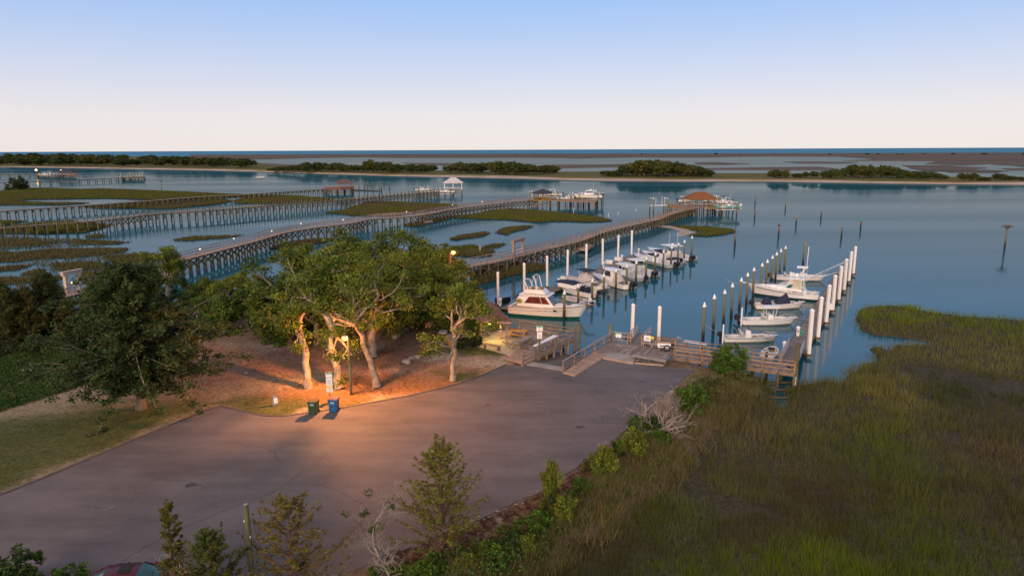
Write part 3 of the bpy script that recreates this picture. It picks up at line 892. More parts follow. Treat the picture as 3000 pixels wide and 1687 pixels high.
marsh_patch([(20, 780), (105, 776), (60, 790), (-40, 800), (-40, 786)], .35, 'low grass tussocks at the left edge, nearest the gate', mudz=.05, sparse=.7, seed=40)
marsh_patch([(70, 797), (120, 788), (137, 800), (100, 808), (60, 806)], .35, 'round grass tussock left of the wooden gate', mudz=.05, sparse=.7, seed=41)
marsh_patch([(-40, 812), (60, 812), (120, 809), (180, 808), (170, 822), (60, 830), (-40, 840)], .35, 'grass bank in the shallows directly behind the wooden gate', mudz=.05, sparse=.7, seed=42)
for k, (pts, lab) in enumerate((([(-30, 690), (250, 700), (320, 720), (-30, 732)], 'thin flooded reeds in the left shallows, far side'), ([(200, 742), (420, 745), (480, 790), (150, 800), (60, 772)], 'thin flooded reeds in the left shallows, near side'), ([(0, 835), (190, 825), (240, 870), (0, 920)], 'flooded reeds below the gate by the lit pier'))):
    marsh_patch(pts, .3, lab, mudz=-.05, sparse=.13, mud=False, h=.8, seed=50 + k)
marsh_patch([(960, 624), (1010, 616), (1050, 603), (1085, 591), (1200, 594), (1335, 601), (1300, 610), (1230, 622), (1150, 632), (1030, 631)], .55, 'green marsh point between the lit pier and the pier with the white pavilion', seed=43)
marsh_patch([(1300, 636), (1380, 630), (1450, 617), (1500, 612), (1617, 621), (1700, 632), (1733, 636), (1795, 646), (1760, 650), (1617, 648), (1580, 651), (1500, 644), (1400, 641)], .6, 'marsh bar trailing right from the lit pier', seed=44)
marsh_patch([(1316, 700), (1350, 690), (1420, 680), (1437, 684), (1400, 693), (1340, 703)], .35, 'lower of two brown grass islets between the piers', seed=45)
marsh_patch([(1456, 682), (1480, 668), (1530, 664), (1560, 663), (1535, 672), (1480, 687)], .45, 'upper of two brown grass islets between the piers', seed=46)
marsh_patch([(1310, 745), (1325, 724), (1390, 720), (1436, 736), (1440, 748), (1370, 752)], .35, 'rounded grass islet behind the orange lamp', seed=47)
marsh_patch([(1410, 727), (1440, 717), (1482, 714), (1460, 724)], .4, 'small grass tuft bed beside the wooden arch', mudz=.06, seed=48)
marsh_patch([(1385, 812), (1410, 785), (1450, 774), (1530, 772), (1612, 780), (1600, 790), (1500, 808), (1420, 830), (1390, 838)], .4, 'grass bank under the near end of the right pier', seed=49, h=.9)
marsh_patch([(1975, 664), (2060, 666), (2135, 672), (2160, 680), (2120, 686), (2060, 692), (2010, 690), (2060, 680), (2010, 672)], .85, 'bright green grass spit right of the long pier', seed=60)
marsh_patch([(790, 728), (850, 710), (930, 700), (1000, 700), (900, 718), (830, 733)], .4, 'grass bank under the bend of the lit pier', seed=61)
marsh_patch([(1180, 660), (1300, 640), (1330, 636), (1300, 646), (1220, 664)], .3, 'brown grass strip below the lit pier before its pavilion', seed=62)
marsh_patch([(150, 772), (260, 768), (330, 778), (290, 790), (190, 792)], .3, 'ragged brown grass bed in the shallows right of the round tussock', mudz=.05, sparse=.6, seed=63)
marsh_patch([(-40, 700), (60, 700), (150, 712), (90, 722), (-40, 722)], .3, 'ragged grass bed at the left edge below the cross-braced pier', mudz=.05, sparse=.55, seed=64)
marsh_patch([(300, 752), (420, 742), (520, 748), (470, 765), (340, 772)], .28, 'broken dark grass bed left of the lit pier', mudz=.05, sparse=.5, seed=65)
marsh_patch([(250, 800), (330, 795), (360, 812), (290, 830), (240, 824)], .3, 'dark grass bed beside the pier right of the gate', mudz=.05, sparse=.6, seed=66)
structure(poly_area_sheet('sandbar', wob(px_poly([(1905, 661), (1960, 661), (2060, 668), (2010, 674), (2040, 680), (2000, 692), (1985, 690), (1990, 680), (1975, 670)], .06), .5, 2, 6), .06, 'sand', thick=.3))
# ================================================================ piers
def along(pts, step):
    """points every `step` metres along a polyline, with direction"""
    out = []
    carry = 0.0
    for a, b in zip(pts[:-1], pts[1:]):
        d = b - a; L = d.length; t = carry
        while t < L:
            out.append((a + d * (t / L), d.normalized())); t += step
        carry = t - L
    out.append((pts[-1], (pts[-1] - pts[-2]).normalized()))
    return out

def smooth_path(pts, n=6):
    P = [pts[0]] + list(pts) + [pts[-1]]
    out = []
    for i in range(1, len(P) - 2):
        p0, p1, p2, p3 = P[i - 1], P[i], P[i + 1], P[i + 2]
        for k in range(n):
            t = k / n
            out.append(0.5 * ((2 * p1) + (p2 - p0) * t + (2 * p0 - 5 * p1 + 4 * p2 - p3) * t * t + (3 * p1 - p0 - 3 * p2 + p3) * t ** 3))
    out.append(pts[-1])
    return out

def pier(label, px, z, width=1.8, bent=4.0, style='posts', rail=True, deck='wood_pink', post='wood_pile', brace='wood_brace', rails='wood_pink', low=-0.6, post_top=1.0, railbent=None, long_brace=False, pile_r=.17, brace_lo=0.35):
    P = smooth_path([W(x, y, z) for x, y in px])
    base = Vector((P[0].x, P[0].y, 0))
    t = thing('pier', label, 'pier', base, group='long wooden piers over the marsh')
    L = lambda v: Vector(v) - base
    for i, (p, d) in enumerate(along(P, bent)):
        n = Vector((-d.y, d.x, 0)).normalized()
        for s in (-1, 1):
            q = p + n * (s * (width / 2 - .02))
            top = z + post_top + random.uniform(-.12, .12) if style == 'tall' else z - .12
            bar('pile', t, post, L((q.x, q.y, low)), L((q.x, q.y, top)), pile_r, pile_r, 'pole')
        a, b = p + n * (width / 2), p - n * (width / 2)
        off = d * .12
        if brace:
            bar('cross_brace', t, brace, L((a.x, a.y, z - .35)) + off, L((b.x, b.y, brace_lo)) + off, .07, .26)
            bar('cross_brace', t, brace, L((b.x, b.y, z - .35)) - off, L((a.x, a.y, brace_lo)) - off, .07, .26)
    st = along(P, bent * 2)
    for i, (p, d) in enumerate(st):
        if i:
            p0, d0 = st[i - 1]
            m = (p + p0) / 2; dd = (p - p0)
            if dd.length < .2: continue
            dn = dd.normalized(); ang = math.atan2(dd.y, dd.x)
            box('deck_section', t, deck, L((m.x, m.y, z - .04)), (dd.length + .02, width, .07), ang)
            nn = Vector((-dn.y, dn.x, 0))
            for s in (-1, 1):
                e0, e1 = p0 + nn * (s * (width / 2 - .14)), p + nn * (s * (width / 2 - .14))
                bar('stringer', t, 'wood_brace', L((e0.x, e0.y, z - .22)), L((e1.x, e1.y, z - .22)), .07, .26)
                if long_brace and s == -1:
                    bar('cross_brace', t, brace, L((e0.x, e0.y, z - .4)) - nn * .1, L((e1.x, e1.y, .4)) - nn * .1, .05, .2)
                    bar('cross_brace', t, brace, L((e1.x, e1.y, z - .4)) - nn * .16, L((e0.x, e0.y, .4)) - nn * .16, .05, .2)
                if rail and style != 'tall':
                    for zz, hh in ((1.02, .06), (.55, .05)):
                        r0, r1 = p0 + nn * (s * (width / 2 + .02)), p + nn * (s * (width / 2 + .02))
                        bar('rail', t, rails, L((r0.x, r0.y, z + zz)), L((r1.x, r1.y, z + zz)), .045, .09 if zz < 1 else .14)
    if rail and style != 'tall':
        for p, d in along(P, railbent or bent / 2):
            n = Vector((-d.y, d.x, 0)).normalized()
            for s in (-1, 1):
                q = p + n * (s * (width / 2 + .07))
                box('rail_post', t, rails, L((q.x, q.y, z + .42)), (.1, .1, 1.2), math.atan2(d.y, d.x))
    return t, P

pier_far, pf_path = pier('dim far pier at left edge carrying two bright orange lamps', [(-60, 512), (0, 511.6), (60, 511), (111, 510.7)], 2.2, bent=8, rail=False, brace=None, deck='wood_brace', pile_r=.3)
pier_low, pl_path = pier('low far pier at left ending in small empty boat lifts', [(-60, 537), (0, 535.5), (87, 532.5), (233, 527), (379, 519.5), (421, 518)], 2.2, bent=6.5, rail=False, brace=None, deck='wood_brace', pile_r=.25)
pier_c, pc_path = pier('long plain pier leading to the small brown-roofed pavilion at upper left', [(-60, 622), (0, 618.5), (204, 604), (437, 588), (583, 576.5), (750, 567), (896, 557), (968, 553)], 2.4, width=1.8, bent=2.6, rail=False, deck='wood_pink', post='wood_pile', brace_lo=.9)
pier_d, pd_path = pier('cross-braced pier with tall bare posts leading to the white pavilion', [(-60, 672), (0, 668), (146, 656), (262, 648), (350, 639), (422, 630), (501, 623), (612, 616), (750, 605), (896, 594), (1041, 582), (1187, 569), (1283, 561.5)], 2.7, width=1.9, bent=2.4, style='tall', rail=False, deck='wood_warm', post_top=1.0)
pier_e, pe_path = pier('long railed pier with small warm lights winding behind the oaks', [(-80, 940), (0, 915), (178, 868), (244, 851), (344, 824), (431, 787), (553, 754), (670, 724), (750, 703), (823, 682), (925, 665), (1012, 655), (1085, 641), (1187, 634), (1231, 629), (1333, 611), (1420, 600), (1500, 591), (1568, 585)], 2.7, width=2.0, bent=2.3, railbent=2.4, deck='wood_pink')
pier_f, pv_path = pier('curving railed pier right of the oaks leading to the orange-roofed pavilion', [(1340, 786), (1376, 780), (1400, 773), (1482, 757), (1590, 729), (1686, 706), (1753, 682), (1835, 661), (1917, 643), (1950, 630), (1995, 617), (2035, 609)], 2.3, width=2.1, bent=2.4, railbent=2.2, deck='wood_pink', long_brace=True)

# ---- pavilions at the pier heads
def pavilion(label, c, z, sx, sy, rz, wall_h, roof_h, post_m, roof_m, floor_m, over=.6, rail_m=None, hip=.25, name='pavilion', rail_solid=False, nposts=2, group='pavilions at the pier heads', piles=True, feet=-.6):
    t = thing(name, label, 'pavilion', (c.x, c.y, 0), rz, group)
    if floor_m:
        box('floor', t, floor_m, (0, 0, z), (sx, sy, .18))
    if piles:
        for ix in (-1, 0, 1):
            for iy in (-1, 0, 1):
                bar('pile', t, 'wood_pile', (ix * (sx / 2 - .2), iy * (sy / 2 - .2), feet), (ix * (sx / 2 - .2), iy * (sy / 2 - .2), z - .09), .16, .16, 'pole')
        for ix in (-1, 1):
            bar('cross_brace', t, 'wood_gold', (ix * sx / 2, -sy / 2, z - .2), (ix * sx / 2, sy / 2, .6), .06, .2)
            bar('cross_brace', t, 'wood_gold', (-sx / 2, ix * sy / 2, z - .2), (sx / 2, ix * sy / 2, .6), .2, .06)
    f = z + .09
    xs = np.linspace(-1, 1, nposts)
    for ix in xs:
        for iy in (-1, 1):
            box('post', t, post_m, (ix * (sx / 2 - .12), iy * (sy / 2 - .12), f + wall_h / 2), (.2, .2, wall_h))
    if nposts == 2 and sy > 4:
        pass
    for iy in (-1, 1): box('beam', t, post_m, (0, iy * (sy / 2 - .12), f + wall_h + .1), (sx, .14, .24))
    for ix in (-1, 1): box('beam', t, post_m, (ix * (sx / 2 - .12), 0, f + wall_h + .1), (.14, sy - .3, .24))
    if rail_m:
        for iy in (-1, 1):
            if rail_solid: box('rail_panel', t, rail_m, (0, iy * (sy / 2 + .03), f + .5), (sx, .06, .9))
            else:
                box('rail', t, rail_m, (0, iy * (sy / 2 + .03), f + .95), (sx, .1, .08)); box('rail', t, rail_m, (0, iy * (sy / 2 + .03), f + .5), (sx, .06, .08))
        for ix in (-1, 1):
            if rail_solid and ix == 1: box('rail_panel', t, rail_m, (ix * (sx / 2 + .03), 0, f + .5), (.06, sy, .9))
            else: box('rail', t, rail_m, (ix * (sx / 2 + .03), 0, f + .95), (.1, sy, .08))
    a, b = sx / 2 + over, sy / 2 + over
    e = f + wall_h + .22
    rx = max(0.0, (sx - sy) / 2) + .02; ry = max(0.0, (sy - sx) / 2) + .02
    V = [(-a, -b, e), (a, -b, e), (a, b, e), (-a, b, e), (-a, -b, e + .14), (a, -b, e + .14), (a, b, e + .14), (-a, b, e + .14),
         (-rx, -ry, e + roof_h), (rx, -ry, e + roof_h), (rx, ry, e + roof_h), (-rx, ry, e + roof_h)]
    F = [(3, 2, 1, 0), (0, 1, 5, 4), (1, 2, 6, 5), (2, 3, 7, 6), (3, 0, 4, 7), (4, 5, 9, 8), (5, 6, 10, 9), (6, 7, 11, 10), (7, 4, 8, 11), (8, 9, 10, 11)]
    rf = mobj('roof', V, F, roof_m, t)
    for i, (p, q) in enumerate(((4, 8), (5, 9), (6, 10), (7, 11))):
        rod('ridge_cap', rf, roof_m, V[p], V[q], .07)
    return t

def angle(path): d = path[-1] - path[-3]; return math.atan2(d.y, d.x)
c = W(1589, 587, 2.7)
pavilion('golden wooden pavilion with dark hipped roof at the head of the lit pier', c, 2.75, 5.4, 4.6, angle(pe_path), 2.3, 1.5, 'wood_gold', 'shingle_dark', 'wood_gold', over=.55, rail_m='wood_gold', rail_solid=True, nposts=3)
c = W(2050, 605, 2.3)
pavilion('pavilion with orange-brown hipped roof at the head of the right pier', c, 2.35, 8.0, 5.5, R(2), 2.2, 2.4, 'wood_pink', 'shingle_orange', 'wood_warm', over=1.2, rail_m='wood_gold', rail_solid=False, nposts=3)
c = W(1328, 556, 2.7)
pavilion('white-painted pavilion with pale hipped roof and white railings', c, 2.75, 8.5, 6.5, R(3), 2.9, 2.6, 'white_paint', 'pale_roof', 'wood_warm', over=.6, rail_m='white_paint', nposts=3)
c = W(1010, 552, 2.4)
pavilion('small brown-roofed pavilion with red-brown decking at upper left', c, 2.45, 7.5, 6, R(20), 2.4, 2.0, 'wood_pink', 'shingle_brown', 'wood_red', over=.8, rail_m='wood_red', nposts=2)
c = W(198, 513, 2.2)
pavilion('dark-roofed boathouse glowing beneath its eaves on the far left pier', c, 2.3, 14, 8, R(0), 1.8, 2.6, 'wood_warm', 'shingle_dark', 'wood_warm', over=.8, nposts=3)

def platform(label, px, z, m, rails=True, rail_m=None, group='pier head platforms'):
    w = px_poly(px, z)
    c = Vector((sum(p[0] for p in w) / len(w), sum(p[1] for p in w) / len(w), 0))
    t = thing('pier_platform', label, 'platform', c, group=group)
    pts = [(p[0] - c.x, p[1] - c.y) for p in w]
    poly_area_sheet('deck', pts, z, m, thick=.25, kind=None, parent=t)
    n = len(pts)
    for i in range(n):
        a, b = Vector((*pts[i], 0)), Vector((*pts[(i + 1) % n], 0))
        k = max(1, int((b - a).length / 3.2))
        for j in range(k):
            q = a.lerp(b, (j + .0) / k)
            bar('pile', t, 'wood_pile', (q.x * .97, q.y * .97, -.6), (q.x * .97, q.y * .97, z - .25), .16, .16, 'pole')
            if rails: box('rail_post', t, rail_m or m, (q.x, q.y, z + .5), (.11, .11, 1.1))
        if rails and i < n - 1:
            for zz in (1.03, .55): bar('rail', t, rail_m or m, (a.x, a.y, z + zz), (b.x, b.y, z + zz), .13, .06)
    return t
platform('warm wooden platform with railings beside the orange-roofed pavilion', [(1950, 604), (2010, 615), (2030, 606), (1968, 597)], 2.3, 'wood_gold', rail_m='wood_warm')
platform('wooden deck right of the orange-roofed pavilion, towards the teal boat', [(2070, 611), (2112, 610), (2118, 601), (2075, 599)], 2.3, 'wood_gold', rail_m='wood_warm')
platform('reddish pier head deck beside the small brown-roofed pavilion', [(945, 554), (1000, 556), (1037, 552), (1030, 547), (960, 548)], 2.4, 'wood_red', rail_m='wood_red')
platform('lamp-lit boat deck at the end of the far left pier', [(108, 512), (224, 514), (222, 508.5), (112, 508)], 2.2, 'wood_warm', rails=False)
platform('small platform with empty lift posts ending the low far pier', [(355, 521), (421, 521), (421, 515.5), (365, 516)], 2.2, 'wood_brace', rails=True, rail_m='wood_pile')
platform('long finger deck between the lifted boats at the lit pier', [(1608, 587), (1745, 592), (1752, 585), (1610, 580)], 2.7, 'wood_warm', rails=False)

# ---- lit lamps on the far left pier
for i, (px, py, foot, lab) in enumerate(((108, 498.5, 510.5, 'left of two bright orange lamps on the far left pier'), (181, 500.0, 511, 'right of two bright orange lamps, beside the dark-roofed boathouse'))):
    p = W(px, foot, 2.3)
    h = ztop(p, py)
    t = thing('pier_lamp', lab, 'lamp', p, group='lamps on the far left pier')
    rod('pole', t, 'wood_pile', (0, 0, 0), (0, 0, h - .5), .12)
    box('arm', t, 'wood_pile', (0, -.2, h - .45), (.12, .6, .1))
    part('ball', 'lamp_globe', t, 'dock_glow', (0, -.3, h), (.75, .75, .75))

# ---- small warm lights on the posts of the lit pier
PL_ORD = ['first', 'second', 'third', 'fourth', 'fifth', 'sixth', 'seventh', 'eighth', 'ninth', 'tenth', 'eleventh', 'thirteenth', 'twelfth']
k = 0
for px, py in ((35, 905), (118, 886), (262, 845), (375, 812), (441, 762), (553, 737), (672, 706), (758, 683), (877, 660), (1005, 648), (1215, 626), (1433, 594), (1372, 602)):
    best = min(pe_path, key=lambda q: (q - W(px, py + 10, 2.7)).length)
    i = pe_path.index(best)
    d = (pe_path[min(i + 1, len(pe_path) - 1)] - pe_path[max(i - 1, 0)]).normalized()
    n = Vector((-d.y, d.x, 0))
    p = best - n * (.95 if k % 2 else -.95)
    t = thing('pier_light', f'small warm post light on the lit pier, {PL_ORD[k]} counting from the left edge', 'light', (p.x, p.y, 2.7), group='small post lights along the lit pier')
    box('bracket', t, 'wood_brace', (0, 0, 1.02), (.09, .09, .16))
    part('ball', 'bulb', t, 'pier_glow', (0, 0, 1.2), (.11, .11, .11))
    k += 1

# ---- timber gates (arches) over the piers
def arch(label, pa, pb, z, h, m, screen=False, group='timber gate arches'):
    a, b = W(*pa, z), W(*pb, z)
    d = b - a; ang = math.atan2(d.y, d.x); w = d.length
    t = thing('gate_arch', label, 'gate', ((a.x + b.x) / 2, (a.y + b.y) / 2, z), ang, group)
    for s in (-1, 1):
        box('column', t, m, (s * (w / 2 - .22), 0, h / 2 - .4), (.44, .44, h + .8))
        box('column_cap', t, m, (s * (w / 2 - .22), 0, h - .1), (.54, .54, .14))
    box('lintel', t, m, (0, 0, h + .2), (w + .5, .5, .42))
    bevelled('lintel_cap', t, m, (0, 0, h + .46), (w + .7, .62, .1), .03)
    if screen:
        for zz in (.4, 1.25): box('gate_rail', t, 'white_paint', (0, 0, zz), (w - .8, .05, .07))
        for k in range(9):
            box('gate_bar', t, 'white_paint', (-(w - 1) / 2 + k * (w - 1) / 8, 0, .85), (.03, .03, .9))
        tube('gate_hoop', t, 'white_paint', [((w / 2 - .5) * math.cos(u), 0, 1.25 + 1.0 * math.sin(u)) for u in np.linspace(0, math.pi, 12)], .035)
    return t
arch('cream timber gate arch over the pier at far left', (194, 862), (240, 852), 2.7, ztop(W(217, 856, 2.7), 802) , 'wood_pale')
arch('pink timber gate arch with white gate over the right pier', (1503, 756), (1533, 744), 2.3, ztop(W(1517, 750, 2.3), 708), 'wood_pink', screen=True)

# ---- stairs and small float halfway along the two railed piers
def pier_float(label, px, z=0.35, stairs=True, frm=None):
    w = px_poly(px, z)
    c = Vector((sum(p[0] for p in w) / 4, sum(p[1] for p in w) / 4, 0))
    t = thing('floating_platform', label, 'floating platform', c, group='small floats beside the piers')
    pts = [(p[0] - c.x, p[1] - c.y) for p in w]
    poly_area_sheet('deck', pts, z, 'wood_pink', thick=.5, kind=None, parent=t)
    for x, y in pts[1::2]:
        bar('pile', t, 'wood_pile', (x * 1.08, y * 1.08, -.6), (x * 1.08, y * 1.08, 2.8), .15, .15, 'pole')
    if frm:
        a = W(*frm, 2.3) - c; b = Vector((*pts[0], z))
        b = Vector((pts[0][0] * .5, pts[0][1] * .5, z))
        side = (b - a).cross(Vector((0, 0, 1))).normalized() * .5
        for s in (-1, 1):
            bar('stair_stringer', t, 'wood_pink', a + side * s, b + side * s, .06, .25)
            bar('stair_rail', t, 'wood_pink', a + side * s + Vector((0, 0, 1)), b + side * s + Vector((0, 0, 1)), .06, .1)
        for k in range(8): 
            q = a.lerp(b, (k + .5) / 8)
            bar('stair_tread', t, 'wood_pink', q - side, q + side, .05, .26)
    return t
pier_float('small square float with stair on the near side of the right pier', [(1683, 726), (1706, 716), (1738, 717), (1720, 729)], .9, frm=(1688, 703))
pier_float('small float with stair on the near side of the lit pier', [(1240, 648), (1262, 645), (1268, 647), (1243, 651)], .7, frm=(1228, 626))
# ================================================================ marina: ramp, decks, docks, piles
DZ = 1.42      # deck level of the fixed walkways
FZ = 0.5       # deck level of the floating docks

def slab(name, parent, corners, thick, m):
    """slab on four (or more) top corners, each with its own height"""
    n = len(corners)
    V = [tuple(c) for c in corners] + [(c[0], c[1], c[2] - thick) for c in corners]
    F = [tuple(range(n)), tuple(reversed(range(n, 2 * n)))] + [(n + i, n + (i + 1) % n, (i + 1) % n, i) for i in range(n)]
    me = mk_mesh(name, V, F, m)
    bm = bmesh.new(); bm.from_mesh(me); bmesh.ops.recalc_face_normals(bm, faces=bm.faces[:]); bm.to_mesh(me); bm.free()
    return link(name, me, parent)

def planks(t, quad, w, m, z_jit=.006, gap=.02, along_first=True, thick=.045, base=Vector((0, 0, 0)), name='plank'):
    """boards filling the quad a,b,c,d; boards run from edge ab to edge dc"""
    a, b, c, d = [Vector(q) - base for q in quad]
    n = max(1, int(round((b - a).length / w)))
    for i in range(n):
        u0, u1 = (i + gap / w / 2) / n, (i + 1 - gap / w / 2) / n
        p0, p1, q0, q1 = a.lerp(b, u0), a.lerp(b, u1), d.lerp(c, u0), d.lerp(c, u1)
        m0, m1 = (p0 + p1) / 2, (q0 + q1) / 2
        dd = m1 - m0
        o = link(name, _unit('box', m), t)
        o.location = (m0 + m1) / 2 + Vector((0, 0, -thick / 2 + random.uniform(-z_jit, z_jit)))
        o.scale = (dd.length, ((p1 - p0).length + (q1 - q0).length) / 2 * abs((p1 - p0).normalized().cross(dd.normalized()).z), thick)
        o.rotation_euler = (0, -math.asin(dd.z / dd.length), math.atan2(dd.y, dd.x))

def railing(t, pts, m, base, h=1.05, n_rails=2, spacing=2.0, post_m=None, cap=True, zbot=-.1):
    for a, b in zip(pts[:-1], pts[1:]):
        a, b = Vector(a) - base, Vector(b) - base
        L = (b - a).length; k = max(1, int(round(L / spacing)))
        ang = math.atan2(b.y - a.y, b.x - a.x)
        for j in range(k + 1):
            q = a.lerp(b, j / k)
            box('rail_post', t, post_m or m, (q.x, q.y, q.z + (h + zbot) / 2), (.12, .12, h - zbot), ang)
        up = Vector((0, 0, 1))
        if cap: bar('hand_rail', t, m, a + up * (h + .025), b + up * (h + .025), .16, .05)
        for r in range(n_rails):
            zz = h * (r + .6) / (n_rails + .4)
            bar('rail', t, m, a + up * zz, b + up * zz, .045, .14)

# ---- launching ramp
A, B = W(1533, 1066.5, 1.27), W(1650, 1087.5, 1.27)
dirr = (W(1795, 975, .4) - W(1655, 1085, 1.27)); dirr.z = 0; dirr.normalize()
ramp = thing('boat_ramp', 'concrete launching ramp sloping into the water between two wooden walkways', 'boat ramp', (0, 0, 0))
slab('ramp_apron', ramp, [A, B, B + dirr * 1.3 + Vector((0, 0, -.05)), A + dirr * 1.3 + Vector((0, 0, -.05))], .3, 'concrete')
lo = Vector((0, 0, -1.7))
slab('ramp_slope', ramp, [A + dirr * 1.3 + Vector((0, 0, -.08)), B + dirr * 1.3 + Vector((0, 0, -.08)), B + dirr * 12 + lo, A + dirr * 12 + lo], .3, 'wet_concrete')

# ---- left deck beside the ramp
LD0 = W(1530, 1067, DZ); LD1 = W(1684, 991, DZ); LD2 = W(1524, 966, DZ); LD3 = W(1484, 1052, DZ)
base = Vector((LD0.x, LD0.y, 0))
ldeck = thing('wooden_deck', 'weathered wooden deck with railings between the gazebo and the boat ramp', 'deck', base, group='waterfront decks')
e = (LD1 - LD0)
inner0 = LD0 + (LD3 - LD0); 
# narrow walk along the ramp, then the broad corner
wk = (LD3 - LD0)
k1 = LD0 + e * .42; k1i = k1 + (LD2 - LD1).normalized() * 3.2
planks(ldeck, [LD0, k1, k1i, LD3], .24, 'wood_pink', base=base)
planks(ldeck, [k1, LD1, LD2, W(1470, 1000, DZ)], .26, 'wood_grey', base=base)
for a, b in ((LD0, LD1), (LD1, LD2)):
    n_ = (b - a).normalized().cross(Vector((0, 0, 1)))
    o_ = n_ * .04 + Vector((0, 0, -.2))
    bar('fascia', ldeck, 'wood_warm', a + o_ - base, b + o_ - base, .05, .32)
for i in range(8):
    q = LD0.lerp(LD1, i / 7) - base
    bar('pile', ldeck, 'wood_warm', (q.x, q.y, -1.0), (q.x, q.y, DZ - .1), .15, .15, 'pole')
for i in range(1, 6):
    q = LD1.lerp(LD2, i / 5) - base
    bar('pile', ldeck, 'wood_pile', (q.x, q.y, -1.0), (q.x, q.y, DZ - .1), .15, .15, 'pole')
railing(ldeck, [LD0, LD1], 'wood_grey', base, spacing=2.1)
railing(ldeck, [LD1, LD2], 'wood_warm', base, spacing=2.3)
q = LD1 + (LD1 - LD2).normalized() * .5 - base
bar('pile', ldeck, 'wood_pile', (q.x, q.y, -1), (q.x, q.y, 2.9), .17, .17, 'pole')
b0, b1 = LD1.lerp(LD2, .22), LD1.lerp(LD2, .62)
off = (LD0 - LD1).normalized() * .55 - base
bar('bench_seat', ldeck, 'wood_warm', b0 + off + Vector((0, 0, .45)), b1 + off + Vector((0, 0, .45)), .42, .06)
for u in (.05, .5, .95):
    q = b0.lerp(b1, u) + off
    box('bench_leg', ldeck, 'wood_warm', (q.x, q.y, q.z + .2), (.1, .35, .42))

def work_table(label, a, b, z, w, group='white-topped cleaning tables'):
    c = (a + b) / 2
    ang = math.atan2(b.y - a.y, b.x - a.x); L = (b - a).length
    t = thing('cleaning_table', label, 'table', (c.x, c.y, z), ang, group)
    bevelled('table_top', t, 'white_cap', (0, 0, .98), (L, w, .07), .02)
    for s in (-1, 1):
        for r in (-1, 1): box('leg', t, 'wood_warm', (s * (L / 2 - .25), r * (w / 2 - .1), .47), (.1, .1, .94))
    return t
work_table('long white cleaning table along the left deck railing', W(1570, 1013, DZ + 1) , W(1628, 982, DZ + 1), DZ, .62)

# ---- notice boards
def notice(label, p, panels, post_h, rz=0, post=None, group='notice signs', post_w=.12):
    """panels: (z, w, h, face material, header material, lines)"""
    t = thing('notice_sign', label, 'sign', p, rz, group)
    if post: box('post', t, post, (0, 0.04, post_h / 2), (post_w, post_w, post_h))
    for z, w, h, face, head, lines in panels:
        pn = bevelled('sign_panel', t, face, (0, -.05, z), (w, .03, h), .008)
        if head: box('header_band', pn, head, (0, -.018, h * .36), (w * .96, .006, h * .24))
        for i in range(lines):
            ww = w * random.uniform(.45, .8)
            box('text_line', pn, 'sign_ink', (random.uniform(-.03, .03), -.018, h * (.18 - .55 * i / max(1, lines - 1))), (ww, .005, h * .035))
    return t
p = LD0.lerp(LD1, .3) + (LD0 - LD2).normalized() * .12
notice('green-topped notice over a white notice on a post by the left ramp railing', (p.x, p.y, DZ - .3), [(3.15, .62, .55, 'sign_white', 'sign_green', 3), (2.45, .50, .68, 'sign_white', None, 5)], 3.4, 0, 'wood_pile', post_w=.2)

# ---- right walkway and platform
R0, R1 = W(1650, 1090, DZ - .06), W(1684, 1099, DZ - .06)
R3, R2 = W(1744, 1028, DZ), W(1773, 1042, DZ)
P0 = W(1796, 1000, DZ); P1 = W(1848, 1007, DZ); P2 = W(1978, 1024, DZ); P3 = W(1941, 1067, DZ); P4 = W(1770, 1043, DZ); P5 = W(1744, 1028, DZ)
base = Vector((R0.x, R0.y, 0))
rdeck = thing('wooden_deck', 'boarded walkway and landing with benches right of the boat ramp', 'deck', base, group='waterfront decks')
planks(rdeck, [R0, R3, R2, R1], .24, 'wood_pink', base=base)
planks(rdeck, [P5, P0, P0.lerp(P2, .28), P4.lerp(P3, .12)], .22, 'wood_grey', base=base)
g0, g1 = P0.lerp(P2, .29), P4.lerp(P3, .13)
planks(rdeck, [g1, P3, P2, g0], .22, 'wood_grey', base=base)
slab('concrete_sill', rdeck, [W(1768, 1044.5, DZ + .01) - base, W(1856, 1059.5, DZ + .01) - base, W(1866, 1042, DZ + .03) - base, W(1782, 1032, DZ + .03) - base], .25, 'concrete')
for a, b in ((W(1768, 1046.5, DZ), W(1856, 1062, DZ)), (W(1858, 1060, DZ), P3), (P3, P2), (R1, R2), (R0, R1)):
    n_ = (b - a).normalized().cross(Vector((0, 0, 1))) * .05
    bar('edge_board', rdeck, 'wood_pink', a + n_ + Vector((0, 0, -.12)) - base, b + n_ + Vector((0, 0, -.12)) - base, .06, .22)
railing(rdeck, [R0, P0], 'wood_grey', base, spacing=2.2, post_m='wood_warm')
railing(rdeck, [P0, P1], 'wood_warm', base, spacing=1.6)
F1 = W(1879, 1011, DZ)
railing(rdeck, [F1, P2], 'wood_warm', base, spacing=2.1)
q = P0 - base; bar('pile', rdeck, 'wood_pile', (q.x - .25, q.y + .25, -1), (q.x - .25, q.y + .25, DZ + 1.75), .17, .17, 'pole')
for a, b, n in ((R0, P0, 6), (P0, P2, 6)):
    for i in range(n + 1):
        q = a.lerp(b, i / n) - base
        bar('pile', rdeck, 'wood_pile', (q.x, q.y, -1.0), (q.x, q.y, DZ - .1), .14, .14, 'pole')
bench_a, bench_b = F1.lerp(P2, .06), F1.lerp(P2, .62)
off = (P3 - P2).normalized() * .5 + Vector((0, 0, .45)) - base
bar('bench_seat', rdeck, 'wood_pink', bench_a + off, bench_b + off, .4, .06)
for u in (.06, .5, .94):
    q = bench_a.lerp(bench_b, u) + off; box('bench_leg', rdeck, 'wood_pink', (q.x, q.y, q.z - .24), (.1, .34, .42))
